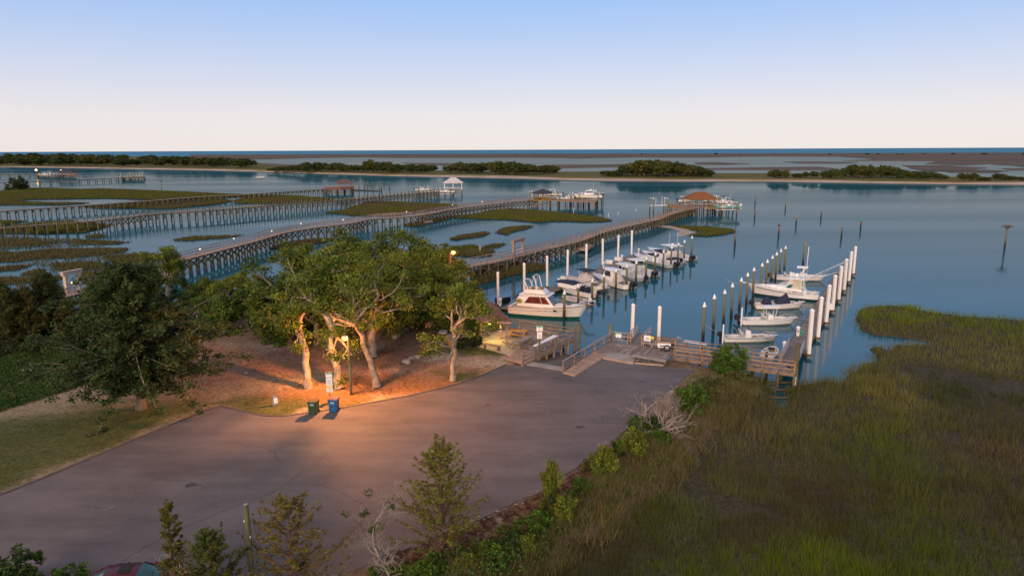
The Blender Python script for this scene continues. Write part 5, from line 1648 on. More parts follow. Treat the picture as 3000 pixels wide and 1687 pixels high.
# ---- right dock, from the boardwalk outwards
t, L = place('skiff', 'white open skiff with console, low windscreen and white anchor pole, nearest the boardwalk', 'boat', (2118, 999), (2279, 1000), GR)
tb = centre_console(t, L, L * .31, 'gelcoat_cream', None, 1, 'black_plastic', .55, .78, 0, .9, .86, cx=.45)
t2 = t
box('anchor_pole', t, 'white_cap', (-.25, -.75, 1.0), (.14, .12, 2.3))
bevelled('bow_seat', t, 'tan_canvas', (L * .70, .0, .62), (.62, .42, .12), .04)
bevelled('cooler_seat', t, 'tan_canvas', (L * .58, -.2, .5), (.45, .5, .4), .05)
for s in (-1, 1): rod('folded_top_frame', t, 'steel', (L * .30, s * .75, .6), (L * .22, s * .75, 1.75), .03)
rod('folded_top_frame', t, 'steel', (L * .22, -.75, 1.75), (L * .22, .75, 1.75), .03)
bevelled('folded_top', t, 'navy_canvas', (L * .21, 0, 1.72), (.25, 1.6, .18), .06)
box('registration_mark', t, 'sign_ink', (L * .78, -L * .31 * .425, .52), (.7, .02, .09))
mooring_line(t, (L * .98, .1, .8), (L + 2.0, 1.2, .6)); mooring_line(t, (.1, .8, .6), (-1.8, 2.0, 1.5), .1)

t, L = place('center_console_boat', 'white fishing boat with flat white hardtop, second from the boardwalk', 'boat', (2171, 949), (2334, 950), GR)
centre_console(t, L, L * .30, 'gelcoat', 2.05, 1, 'black_plastic', .65, .95, -.25, 1.05, .84, cx=.52, topm='white_cap')
box('anchor_pole', t, 'white_cap', (-.2, -.7, 1.1), (.14, .12, 2.3))
mooring_line(t, (L * .98, .1, .95), (L + 2.2, 1.2, .6))

t, L = place('covered_boat', 'white fishing boat with navy canvas over its console and seats', 'boat', (2212, 903), (2356, 903), GR)
tb = hull(t, L, L * .32, .62, 1.0, 'gelcoat_cream', bottom='boot_grime', fore=.8)
def canvas_hump(t, name, m, prof, w, seed=0):
    """stretched cover: profile points (x, z) along the boat, half width w"""
    V, F = [], []
    n = len(prof); k = 9
    for i, (x, z, z0) in enumerate(prof):
        for j in range(k):
            u = -1 + 2 * j / (k - 1)
            sag = mnoise.noise(Vector((x * 2, u * 3, seed))) * .05
            V.append((x, u * w, z0 + (z - z0) * (1 - abs(u) ** 2.4) + sag))
    for i in range(n - 1):
        for j in range(k - 1):
            a = i * k + j
            F.append((a, a + k, a + k + 1, a + 1))
    return mobj(name, V, F, m, t, smooth=True)
canvas_hump(t, 'seat_cover', 'navy_canvas', [(L * .13, .7, .6), (L * .17, 1.55, .6), (L * .22, 1.75, .6), (L * .28, 1.6, .6), (L * .32, .75, .6)], .62)
canvas_hump(t, 'console_cover', 'navy_canvas', [(L * .40, .8, .6), (L * .43, 1.45, .6), (L * .55, 1.75, .6), (L * .61, 2.15, .6), (L * .64, 1.9, .6), (L * .70, .8, .6)], .75, 3)
bevelled('bow_cushion', t, 'navy_canvas', (L * .84, 0, .93), (.6, .5, .12), .05)
outboard(t, -.05, 0, .5, 1.0, -.3)
cleats(t, tb); mooring_line(t, (L * .97, .1, 1.0), (L + 2.2, 1.0, .6))
box('name_mark', t, 'sign_ink', (L * .35, -L * .32 * .475, .45), (1.1, .02, .1))
ttop(t, L * .04, .3, L * .38, 1.9, .55, 'white_cap', .5) if False else None

# ---- express sport fishing boat with tower (bow to the left)
def express():
    t, L = place('sport_fishing_boat', 'large white sport fishing boat with tower and long outriggers', 'boat', (2398, 880), (2185, 862), GR)
    B = L * .31
    tb = hull(t, L, B, 1.0, 1.75, 'gelcoat', bottom='hull_dark', fore=.40, sole=.5, boot=.32, rake=.14, depth=.5, taper=.4, gun=.3, cam=.35)
    N_ = 12
    for s in (1, -1):
        tube('hull_stripe', t, 'black_plastic', [(lambda q: (q[0], s * (q[1] + .015), q[2] - .16))(tb(u)) for u in np.linspace(.2, .85, 14)], .035, 4)
    # trunk cabin and raked windscreen
    z0 = tb(.5)[2]
    V = [(L * .42, -B * .36, z0), (L * .42, B * .36, z0), (L * .86, .25, tb(.86)[2] + .05), (L * .86, -.25, tb(.86)[2] + .05),
         (L * .42, -B * .30, z0 + .62), (L * .42, B * .30, z0 + .62), (L * .78, .2, tb(.78)[2] + .30), (L * .78, -.2, tb(.78)[2] + .30)]
    mobj('trunk_cabin', V, [(3, 2, 1, 0), (0, 1, 5, 4), (1, 2, 6, 5), (2, 3, 7, 6), (3, 0, 4, 7), (4, 5, 6, 7)], 'gelcoat', t)
    box('cabin_hatch', t, 'gelcoat_liner', (L * .60, 0, z0 + .62), (.55, .55, .06))
    # helm enclosure
    zt = z0 + 1.75
    V = [(L * .24, -B * .38, z0 - .05), (L * .24, B * .38, z0 - .05), (L * .47, B * .34, z0 + .35), (L * .47, -B * .34, z0 + .35), (L * .24, -B * .33, zt), (L * .24, B * .33, zt), (L * .37, B * .30, zt), (L * .37, -B * .30, zt)]
    mobj('helm_side', V[0:1] + V[3:5] + V[7:8], [(0, 1, 3, 2)], 'clear_vinyl', t)
    mobj('helm_side', V[1:3] + V[5:7], [(0, 1, 3, 2)], 'clear_vinyl', t)
    mobj('windscreen', [V[2], V[3], V[7], V[6]], [(0, 1, 2, 3)], 'glass_teal', t)
    for s in (-1, 1):
        mobj('windscreen_wing', [(L * .47, s * (B * .345), z0 + .36), (L * .40, s * (B * .36), z0 + .18), (L * .34, s * (B * .345), z0 + 1.0), (L * .42, s * (B * .33), z0 + .95)], [(0, 1, 2, 3)], 'glass_teal', t)
        rod('screen_frame', t, 'white_paint', V[2 if s > 0 else 3], V[6 if s > 0 else 7], .05)
        rod('screen_frame', t, 'white_paint', V[1 if s > 0 else 0], V[5 if s > 0 else 4], .05)
        bar('helm_coaming', t, 'gelcoat', (L * .22, s * B * .39, z0 + .12), (L * .47, s * B * .35, z0 + .35), .1, .35)
    rod('screen_frame', t, 'white_paint', ((L * .47), 0, z0 + .37), (L * .37, 0, zt), .04)
    bevelled('hardtop', t, 'gelcoat', (L * .305, 0, zt + .06), (L * .22, B * .78, .14), .06)
    # tower
    zz = zt + 1.55
    for s in (-1, 1):
        rod('tower_leg', t, 'white_paint', (L * .19, s * B * .44, 1.0), (L * .235, s * B * .22, zz), .05)
        rod('tower_leg', t, 'white_paint', (L * .50, s * B * .37, z0 + .1), (L * .235, s * B * .25, zt + .7), .045)
        rod('tower_leg', t, 'white_paint', (L * .62, s * B * .28, z0 + .1), (L * .33, s * B * .30, zt + .1), .04)
        rod('tower_leg', t, 'white_paint', (L * .32, s * B * .26, zt + .12), (L * .20, s * B * .2, zz), .04)
        rod('tower_brace', t, 'white_paint', (L * .20, s * B * .4, z0 + .9), (L * .38, s * B * .33, z0 + .2), .03)
        for zq in (.35, .8, 1.2): rod('ladder_rung', t, 'white_paint', (L * .215, -.28, zt + zq), (L * .215, .28, zt + zq), .025)
        rod('outrigger', t, 'steel', (L * .22, s * B * .42, z0 + 1.4), (-L * .36, s * (B * .5 + (1.0 if s < 0 else .5)), z0 + 4.6 + (.0 if s < 0 else .6)), .032)
    rod('outrigger', t, 'steel', (L * .22, -B * .44, z0 + 1.25), (-L * .30, -B * .75, z0 + 3.0), .028)
    bevelled('tower_platform', t, 'gelcoat', (L * .22, 0, zt + .75), (.9, 1.1, .06), .02)
    bevelled('tower_top', t, 'gelcoat', (L * .245, 0, zz + .15), (1.5, 1.5, .14), .06)
    rod('tower_rail', t, 'white_paint', (L * .18, -.5, zt + 1.2), (L * .18, .5, zt + 1.2), .03)
    for s in (-1, 1): antenna(t, L * .19, s * .35, zz + .15, 3.0, -.02, .025)
    part('ball', 'radar_dome', t, 'white_cap', (L * .31, .25, zt + .5), (.38, .38, .34))
    rod('radar_mast', t, 'white_paint', (L * .38, -.2, zt + .1), (L * .38, -.2, zt + .55), .05)
    box('radar_array', t, 'white_cap', (L * .38, -.2, zt + .62), (.2, 1.0, .12))
    bow_rail(t, tb, .62, .99, .55, .025, n=6)
    bevelled('bow_pulpit', t, 'gelcoat', (L * 1.03, 0, 1.78), (.9, .45, .09), .03)
    bevelled('fighting_chair', t, 'gelcoat_liner', (L * .10, 0, .95), (.55, .6, .5), .08)
    bevelled('bait_station', t, 'gelcoat', (L * .19, 0, .95), (.5, B * .6, .9), .05)
    tube('stern_ladder', t, 'steel', [(.1, -.2, 1.0), (.08, -.2, 1.5), (.08, .2, 1.5), (.1, .2, 1.0)], .025)
    cleats(t, tb)
    mooring_line(t, (L * .8, -B * .3, 1.5), (L * .5, -B * .8, .5), .3); mooring_line(t, (L, 0, 1.7), (L + 3.5, -2.5, 1.6), .3)
express()

t, L = place('small_open_boat', 'small white open boat behind the sport fishing boat', 'boat', (2265, 818), (2421, 824), GR)
centre_console(t, L, L * .3, 'gelcoat', None, 1, 'black_plastic', .6, 1.0, -.5, 1.05, .8, cx=.35)
t, L = place('dinghy', 'small white dinghy tied at the foot of the right gangway', 'boat', (2246, 1052), (2277, 1016), GR)
L = 3.6
tb = hull(t, L, 1.6, .42, .6, 'gelcoat', bottom='gelcoat', fore=.92, sole=.12, gun=.14, boot=.1)
bevelled('thwart', t, 'gelcoat', (L * .33, 0, .34), (.35, 1.2, .08), .02)
bevelled('console', t, 'black_plastic', (L * .62, 0, .5), (.32, .6, .45), .06)
tube('grab_rail', t, 'black_plastic', [(L * .60, -.32, .5), (L * .58, -.34, .95), (L * .58, .34, .95), (L * .60, .32, .5)], .03)
outboard(t, -.02, 0, .35, .62, 0, 'navy_canvas')

# ---- left dock: the cabin cruiser
def cruiser():
    t, L = place('cabin_cruiser', 'white cabin cruiser with green boot stripe and flybridge at the left dock', 'boat', (1499, 917), (1722, 936), GL)
    B = L * .31
    tb = hull(t, L, B, 1.25, 1.9, 'gelcoat_cream', bottom='hull_green', liner='gelcoat_cream', fore=.20, sole=.55, boot=.30, rake=.13, depth=.5, gun=.28, rail_m='teak', taper=.5, cam=.22)
    for s in (1, -1):
        tube('hull_crease', t, 'tan_canvas', [(lambda q: (q[0] * .985, s * (q[1] * .965 + .012), q[2] - .42))(tb(u)) for u in np.linspace(.02, .8, 14)], .02, 4)
        for u in (.42, .50, .62):
            q = tb(u)
            bevelled('port_light', t, 'black_plastic' if u > .6 else 'tan_canvas', (q[0], s * (q[1] - .02), q[2] - .38), (.42 if u > .6 else .25, .06, .22 if u > .6 else .08), .02)
    zd = tb(.4)[2]
    # deckhouse
    x0, x1, x2, w0, w1 = L * .17, L * .60, L * .50, B * .40, B * .34
    zt = zd + 1.45
    V = [(x0 - .55, -w0, zd), (x0 - .55, w0, zd), (x1, w0 * .86, zd + .12), (x1, -w0 * .86, zd + .12), (x0 + .25, -w1, zt), (x0 + .25, w1, zt), (x2, w1 * .94, zt), (x2, -w1 * .94, zt)]
    mobj('deckhouse', V, [(0, 1, 5, 4), (1, 2, 6, 5), (2, 3, 7, 6), (3, 0, 4, 7), (4, 5, 6, 7)], 'gelcoat', t)
    def on_side(s, u, v, off=.02):
        a = Vector(V[0 if s < 0 else 1]).lerp(Vector(V[3 if s < 0 else 2]), u); b = Vector(V[4 if s < 0 else 5]).lerp(Vector(V[7 if s < 0 else 6]), u)
        q = a.lerp(b, v); q.y += s * off; return tuple(q)
    for s in (-1, 1):
        w_ = mobj('side_window', [on_side(s, .17, .34), on_side(s, .93, .30), on_side(s, .90, .90), on_side(s, .27, .90)], [(0, 1, 2, 3) if s < 0 else (3, 2, 1, 0)], 'window_red', t)
        bar('window_frame', w_, 'gelcoat', on_side(s, .70, .32, .03), on_side(s, .70, .9, .03), .05, .05)
        bar('window_frame', w_, 'teak', on_side(s, .17, .32, .03), on_side(s, .93, .28, .03), .04, .04)
    def on_front(u, v, off=.02):
        a = Vector(V[3]).lerp(Vector(V[2]), u); b = Vector(V[7]).lerp(Vector(V[6]), u)
        q = a.lerp(b, v); q.x += off; q.z += off; return tuple(q)
    for i in range(3):
        mobj('front_window', [on_front(.05 + i * .31, .12), on_front(.33 + i * .31, .12), on_front(.33 + i * .31, .92), on_front(.05 + i * .31, .92)], [(0, 1, 2, 3)], 'glass_dark', t)
    bevelled('house_roof', t, 'gelcoat', ((x0 + x2) / 2 + .05, 0, zt + .08), (x2 - x0 + .75, w1 * 2 + .3, .16), .06)
    # flybridge
    zf = zt + .16
    V2 = [(x0 + .5, -w1 * .9, zf), (x0 + .5, w1 * .9, zf), (x2 - .1, w1 * .8, zf), (x2 - .1, -w1 * .8, zf), (x0 + .4, -w1 * .86, zf + .62), (x0 + .4, w1 * .86, zf + .62), (x2 - .75, w1 * .74, zf + .62), (x2 - .75, -w1 * .74, zf + .62)]
    mobj('flybridge', V2, [(0, 1, 5, 4), (1, 2, 6, 5), (2, 3, 7, 6), (3, 0, 4, 7)], 'gelcoat', t)
    for s in (-1, 1): bar('flybridge_stripe', t, 'black_plastic', (x0 + .5, s * (w1 * .9 + .015), zf + .05), (x2 - .1, s * (w1 * .8 + .015), zf + .05), .03, .05)
    bar('flybridge_stripe', t, 'black_plastic', (x2 - .07, -w1 * .8, zf + .05), (x2 - .07, w1 * .8, zf + .05), .03, .05)
    bevelled('helm_cover', t, 'tan_canvas', (x2 - 1.15, 0, zf + .55), (.7, w1 * 1.3, .5), .08, top=(.7, .9))
    bevelled('seat_cover', t, 'tan_canvas', (x0 + 1.0, 0, zf + .5), (.55, w1 * 1.4, .55), .1, top=(.8, .9))
    for (xa, xb, hh) in ((x2 - 1.3, x0 + 1.5, 2.35), (x0 + .9, x0 + .2, 1.7)):
        tube('bimini_frame', t, 'white_paint', [(xa, -w1 * .85, zf + .6), (xb + .3, -w1 * .88, zf + hh - .2), (xb, -w1 * .7, zf + hh), (xb, w1 * .7, zf + hh), (xb + .3, w1 * .88, zf + hh - .2), (xa, w1 * .85, zf + .6)], .06)
    for s in (-1, 1): rod('bimini_strut', t, 'white_paint', (x0 + 1.2, s * w1 * .85, zf + .6), (x0 + 1.6, s * w1 * .85, zf + 2.1), .025)
    # foredeck fittings
    zb = tb(.78)[2] + .17
    box('deck_hatch', t, 'black_plastic', (L * .76, -.1, zb + .1), (.62, .62, .09))
    bevelled('bow_pulpit', t, 'teak', (L * 1.03, 0, 1.98), (1.3, .5, .1), .03)
    bow_rail(t, tb, .86, .995, .6, .03, n=4)
    for s in (-1, 1):
        rod('pulpit_rail', t, 'steel', (L * .97, s * .3, 2.55), (L * 1.09, s * .2, 2.5), .03); rod('pulpit_rail', t, 'steel', (L * 1.09, s * .2, 2.5), (L * 1.09, s * .2, 2.0), .03)
    rod('anchor', t, 'steel', (L * 1.0, 0, 2.06), (L * 1.1, 0, 1.92), .05)
    tube('stern_rail', t, 'steel', [(.15, -B * .4, 1.25), (.1, -B * .4, 1.6), (.1, B * .4, 1.6), (.15, B * .4, 1.25)], .025)
    box('cockpit_step', t, 'teak', (L * .08, 0, .7), (L * .1, B * .6, .3))
    cleats(t, tb)
    # yellow and white kayak stowed upright in the cockpit
    k = thing('kayak', 'yellow kayak with white deck stowed on the stern of the cabin cruiser', 'kayak', t.matrix_basis @ Vector((L * .135, -.3, 1.55)), t.rotation_euler.z + R(100))
    k.scale = (1.15, 1.3, 1.4)
    n = 14; V, F, V3 = [], [], []
    for i in range(n):
        u = i / (n - 1); x = (u - .5) * 3.2; w = .38 * (1 - abs(2 * u - 1) ** 2.2) + .015; r = .25 * abs(2 * u - 1) ** 2.5
        for j in range(9):
            a = math.pi + math.pi * j / 8
            V.append((x, w * math.cos(a), .45 + r + .42 * math.sin(a) * (1 - abs(2 * u - 1) ** 3)))
    for i in range(n - 1):
        for j in range(8): F.append((i * 9 + j, i * 9 + j + 1, i * 9 + j + 10, i * 9 + j + 9))
    o = mobj('kayak_hull', V, F, 'yellow_plastic', k, smooth=True)
    V = []
    for i in range(n):
        u = i / (n - 1); x = (u - .5) * 3.2; w = .38 * (1 - abs(2 * u - 1) ** 2.2) + .015; r = .25 * abs(2 * u - 1) ** 2.5
        for j in range(5): V.append((x, w * (1 - j / 2), .455 + r + .1 * (1 - (1 - j / 2) ** 2)))
    mobj('kayak_deck', V, [(i * 5 + j, i * 5 + j + 1, i * 5 + j + 6, i * 5 + j + 5) for i in range(n - 1) for j in range(4)], 'white_cap', k, smooth=True)
    bevelled('kayak_seat', k, 'white_cap', (-.1, 0, .62), (.7, .5, .2), .06)
cruiser()

# ---- left dock: the other boats (bow to the dock, motors outward)
t, L = place('inflatable_boat', 'grey inflatable tender with folded gear behind the cabin cruiser', 'boat', (1722, 892), (1650, 880), GL)
for s in (-1, 1):
    tube('tube', t, 'grey_canvas', [(-.2, s * .75, .35), (L * .5, s * .78, .35), (L * .8, s * .55, .42), (L, s * .0, .55)], .26, 10)
slab('floor', t, [(0, -.7, .25), (L * .85, -.5, .25), (L * .85, .5, .25), (0, .7, .25)], .1, 'grey_plastic')
bevelled('transom', t, 'grey_plastic', (.15, 0, .45), (.1, 1.3, .5), .02)
bevelled('folded_gear', t, 'grey_canvas', (L * .5, 0, .6), (L * .4, .8, .5), .12)
outboard(t, 0, 0, .55, .75, -.5, 'white_motor')

t, L = place('console_boat', 'white boat with navy canopy folded over its bow, next to the cruiser', 'boat', (1746, 873), (1637, 851), GL)
tb = hull(t, L, L * .36, .75, 1.05, 'gelcoat_cream', fore=.8)
bevelled('cabin_side', t, 'gelcoat', (L * .66, 0, 1.25), (L * .5, L * .28, .7), .08, top=(.9, .9))
canvas_hump(t, 'canopy', 'navy_canvas', [(L * .45, 1.85, 1.55), (L * .6, 2.0, 1.6), (L * .8, 1.95, 1.6), (L * .97, 1.75, 1.5)], L * .15)
for x in (L * .36, L * .22): bevelled('seat', t, 'navy_canvas', (x, -.1, .95), (.6, .9, .9), .15)
outboard(t, -.05, .0, .6, .95, -.35)
tube('canopy_bow', t, 'black_plastic', [(L * .3, -L * .15, .9), (L * .2, -L * .15, 2.2), (L * .05, -L * .13, 2.6), (L * .05, L * .13, 2.6), (L * .2, L * .15, 2.2), (L * .3, L * .15, .9)], .05)
cleats(t, tb)

t, L = place('canvas_covered_boat', 'white fishing boat with pale grey canvas tent and navy top', 'boat', (1765, 851), (1655, 828), GL)
tb = hull(t, L, L * .34, .75, 1.15, 'gelcoat_cream', bottom='boot_grime', fore=.66)
for s in (1, -1): tube('hull_stripe', t, 'black_plastic', [(lambda q: (q[0], s * (q[1] + .012), q[2] - .2))(tb(u)) for u in np.linspace(.25, .9, 12)], .04, 4)
ttop(t, L * .42, .3, L * .34, L * .24, 2.5, 'navy_canvas', L * .08)
canvas_hump(t, 'console_tent', 'grey_canvas', [(L * .18, .9, .75), (L * .28, 1.7, .75), (L * .36, 2.5, .8), (L * .50, 2.5, .9), (L * .56, 1.6, .95), (L * .62, 1.05, 1.0)], L * .16, 5)
canvas_hump(t, 'bow_cover', 'grey_canvas', [(L * .58, 1.2, 1.0), (L * .7, 1.3, 1.02), (L * .85, 1.3, 1.1), (L * .97, 1.2, 1.15)], L * .11, 2)
outboard(t, -.05, 0, .6, 1.0, -.3, 'white_motor')
bevelled('swim_platform', t, 'gelcoat_cream', (-.3, 0, .45), (.7, L * .26, .08), .02)

t, L = place('pilothouse_boat', 'white pilothouse boat with twin dark outboards on the left dock', 'boat', (1847, 848), (1737, 821), GL)
tb = hull(t, L, L * .33, .8, 1.25, 'gelcoat_cream', fore=.6)
V = [(L * .36, -1.0, .8), (L * .36, 1.0, .8), (L * .66, .85, 1.0), (L * .66, -.85, 1.0), (L * .38, -.9, 2.55), (L * .38, .9, 2.55), (L * .56, .78, 2.5), (L * .56, -.78, 2.5)]
mobj('pilothouse', V, [(0, 1, 5, 4), (1, 2, 6, 5), (2, 3, 7, 6), (3, 0, 4, 7)], 'gelcoat', t)
for s in (-1, 1):
    ya, yb = s * 1.0, s * .88
    mobj('side_window', [(L * .40, s * .985, 1.55), (L * .595, s * .89, 1.6), (L * .55, s * .83, 2.4), (L * .41, s * .93, 2.4)], [(0, 1, 2, 3) if s < 0 else (3, 2, 1, 0)], 'glass_dark', t)
mobj('windscreen', [(L * .64, .78, 1.45), (L * .64, -.78, 1.45), (L * .575, -.72, 2.4), (L * .575, .72, 2.4)], [(0, 1, 2, 3)], 'glass_dark', t)
bevelled('pilothouse_roof', t, 'gelcoat', (L * .46, 0, 2.6), (L * .27, 2.0, .12), .05)
canvas_hump(t, 'aft_curtain', 'grey_canvas', [(L * .20, 1.0, .8), (L * .26, 1.9, .8), (L * .34, 2.4, .8), (L * .37, 2.5, .8)], .85, 8)
for k in (-1, 1): outboard(t, -.05, k * .36, .65, 1.05, -.45)
bow_rail(t, tb, .6, .98, .5, n=5); cleats(t, tb)

LB = [
 ('center_console_boat', 'pale blue-sided fishing boat with white hardtop midway along the left dock', (1885, 825), (1769, 797), dict(m='gelcoat_blue', top=2.05, motors=1, tilt=-.45, ms=1.1, cx=.45)),
 ('center_console_boat', 'white fishing boat with hardtop between the pale blue and the grey-blue hulls', (1912, 812), (1812, 783), dict(m='gelcoat', top=2.1, motors=2, tilt=-.4, cx=.46)),
 ('center_console_boat', 'long open fishing boat with grey-blue hull and twin dark outboards', (1976, 785), (1856, 757), dict(m='gelcoat_blue', top=None, motors=2, tilt=-.35, ms=1.1, cx=.42)),
 ('center_console_boat', 'white open boat with dark cushions behind the grey-blue hull', (1990, 773), (1880, 748), dict(m='gelcoat', top=None, motors=1, tilt=-.3, cx=.42, motor_m='black_plastic')),
 ('center_console_boat', 'farthest white fishing boat of the left dock, with T-top and tall aerials', (2022, 765), (1897, 738), dict(m='gelcoat', top=2.2, motors=2, tilt=-.4, ms=1.1, cx=.42, ant=2)),
]
for nm, lab, st, bw_, kw in LB:
    t, L = place(nm, lab, 'boat', st, bw_, GL)
    centre_console(t, L, L * .32, **kw)
    if 'dark cushions' in lab:
        bevelled('bow_pad', t, 'navy_canvas', (L * .72, 0, .72), (L * .22, L * .16, .2), .06)
        bevelled('aft_pad', t, 'navy_canvas', (L * .16, 0, .72), (L * .12, L * .2, .3), .06)
    if 'tall aerials' in lab:
        part('ball', 'radar_dome', t, 'white_cap', (L * .40, 0, 2.65), (.32, .32, .2))
        bevelled('bow_pad', t, 'navy_canvas', (L * .74, 0, .9), (L * .3, L * .14, .12), .05)

# ================================================================ boats on lifts at the far piers
def lift(label, c, rz, L, B, z, posts=True, h=5.2, m='white_paint', group='boat lifts at the pier heads'):
    t = thing('boat_lift', label, 'boat lift', (c.x, c.y, 0), rz, group)
    for sx in (-1, 1):
        for sy in (-1, 1):
            bar('lift_pile', t, 'mooring_wood', (sx * L * .33, sy * (B / 2 + .5), -.8), (sx * L * .33, sy * (B / 2 + .5), z + 2.2), .17, .17, 'pole')
            rod('guide_post', t, m, (sx * L * .2, sy * B * .42, z - .3), (sx * L * .2, sy * B * .42, z + 2.6), .06)
        bar('cradle_beam', t, 'aluminium', (sx * L * .33, -B / 2 - .5, z - .38), (sx * L * .33, B / 2 + .5, z - .38), .18, .22)
        bar('top_beam', t, m, (sx * L * .33, -B / 2 - .7, z + 2.2), (sx * L * .33, B / 2 + .7, z + 2.2), .2, .22) if posts else None
    for sy in (-1, 1): bar('bunk', t, m, (-L * .4, sy * B * .22, z - .22), (L * .4, sy * B * .22, z - .22), .16, .12)
    return t
def lifted(label, lift_label, px, py, zw, L, rz, **kw):
    c = W(px, py, zw)
    lift(lift_label, c, rz, L, L * .34, zw)
    t = thing('lifted_boat', label, 'boat', (c.x - L / 2 * math.cos(rz), c.y - L / 2 * math.sin(rz), zw + .3), rz, 'boats raised on lifts')
    centre_console(t, L, L * .31, **kw)
    return t
ps = R(180)
lifted('teal-hulled fishing boat raised on a lift right of the orange-roofed pavilion', 'boat lift holding the teal boat', 2128, 612, 2.2, 8.5, ps, m='gelcoat_teal', top=2.0, motors=1, motor_m='white_motor', ant=1)
lifted('white boat with navy top on a lift behind the orange-roofed pavilion', 'boat lift holding the navy-topped boat', 2112, 598, 2.4, 7.5, R(175), top=2.3, topm='navy_canvas', motors=1)
lifted('low white boat on a lift left of the orange roof', 'boat lift holding the low white boat left of the orange roof', 2015, 594, 2.8, 7, R(5), top=None)
lifted('small white boat under the navy-topped neighbour at the right pier head', 'boat lift at the right edge of the orange-roofed pavilion', 2085, 593, 2.8, 6.5, R(10), top=None)
lifted('white fishing boat with hardtop raised behind the golden pavilion', 'boat lift behind the golden pavilion', 1612, 575, 3.2, 9.5, R(178), m='gelcoat_cream', top=2.2, ant=1)
lifted('white boat on the lift just right of the golden pavilion', 'boat lift just right of the golden pavilion', 1655, 588, 1.9, 7, R(182), top=None)
lifted('white open boat raised midway along the lifts of the lit pier', 'boat lift midway along the finger deck', 1690, 583, 2.4, 8, R(178), top=None)
lifted('white boat at the outer end of the lifts of the lit pier', 'outermost boat lift of the lit pier', 1745, 582, 2.4, 8, R(2), m='gelcoat_cream', top=2.2)
lifted('white boat moored on a lift left of the white pavilion', 'boat lift left of the white pavilion', 1243, 560, 1.6, 9, R(5), top=2.2, topm='navy_canvas')
lifted('white boat raised in front of the white pavilion', 'boat lift in front of the white pavilion', 1302, 566, 1.4, 10, R(175), top=2.0, motors=2)
lifted('white boat on the lamp-lit far left deck', 'boat lift on the lamp-lit far left deck', 152, 513, 2.6, 12, R(5), top=2.4)
lifted('second white boat on the lamp-lit far left deck, nearer the left lamp', 'boat lift nearer the left far lamp', 135, 514, 2.6, 10, R(5), top=2.4)
# larger cabin boat on the outer lift of the lit pier
c = W(1722, 582, 2.7)
lift('wide boat lift holding the cabin boat at the lit pier', c, R(180), 11, 3.6, 2.7)
t = thing('lifted_boat', 'white cabin boat with dark windows raised at the lit pier', 'boat', (c.x + 5.5, c.y, 3.0), R(180), 'boats raised on lifts')
tb = hull(t, 11, 3.5, .9, 1.6, 'gelcoat_cream', fore=.4)
bevelled('cabin', t, 'gelcoat', (5.2, 0, 2.0), (3.6, 2.4, 1.5), .15, top=(.7, .85), shear=-.3)
bevelled('cabin_window', t, 'glass_dark', (5.1, 0, 2.25), (2.9, 2.36, .55), .05, top=(.85, .93), shear=-.1)
bevelled('hardtop', t, 'gelcoat', (4.2, 0, 2.85), (4.0, 2.5, .14), .05)
part('ball', 'radar_dome', t, 'white_cap', (4.4, 0, 3.15), (.4, .4, .25))
for k in (-1, 1): outboard(t, -.05, k * .4, .7, 1.1)
antenna(t, 3.6, .6, 2.9, 3.0, -.1)
# empty lifts
lift('empty white lift standing left of the warm platform by the right pier', W(1930, 606, 2.2), R(5), 7.5, 3.4, 2.9)
lift('empty white lift left of the golden pavilion', W(1570, 578, 2.2), R(0), 8, 3.4, 2.4)
lift('left empty lift on the low far pier', W(368, 518, 2.2), R(0), 12, 5, 2.6)
lift('right empty lift on the low far pier', W(404, 517, 2.2), R(0), 12, 5, 2.6)
# floating dock with piles at the small brown-roofed pavilion
float_dock('far floating dock with bare piles right of the brown-roofed pavilion', [W(1036, 556, .4), W(1116, 559, .4), W(1117, 556, .4), W(1040, 553.5, .4)], cell=30)
for k, (px, top, foot) in enumerate(((1035, 524, 557), (1052, 531, 558), (1068, 528, 559), (1077, 531, 557), (1093, 533, 560), (1112, 530, 560), (1118, 531, 558))):
    mooring_pile((px, top), (px, foot), f'pile of the far floating dock, {ORD[k]} from the brown-roofed pavilion', 'piles of the far floating dock', cap=False, r=.22)
# little boat running in the channel
t, L = place('motor_boat', 'small white motor boat running in the channel at upper left', 'boat', (752, 521), (776, 521.5), 'boats under way')
tb = hull(t, L, L * .32, .6, 1.1, 'gelcoat', fore=.6); console(t, L * .45, .3); outboard(t, -.05, 0, .5, 1.2)
# slender white stakes in the shallows
for k, (px, top, foot, z) in enumerate(((1406, 720, 738, .1), (1680, 610, 624, 0), (1782, 624, 637, 0), (1811, 620, 630, 0), (1863, 612, 618, 0))):
    p = W(px, foot, z); h = ztop(p, top)
    o = rod('marker_stake', None, 'white_cap', (p.x, p.y, -.3), (p.x + .05, p.y, h), .07)
    tag(o, ['white stake on the grass islet behind the orange lamp', 'tilted white stake below the lifts of the lit pier', 'white stake left of the white swim ladder', 'thin white stake in open water below the marsh bar', 'faint white stake nearest the empty lift'][k], 'stake', 'white stakes in the shallows')
# ================================================================ vegetation
def unit(v): return v / (np.linalg.norm(v) + 1e-9)

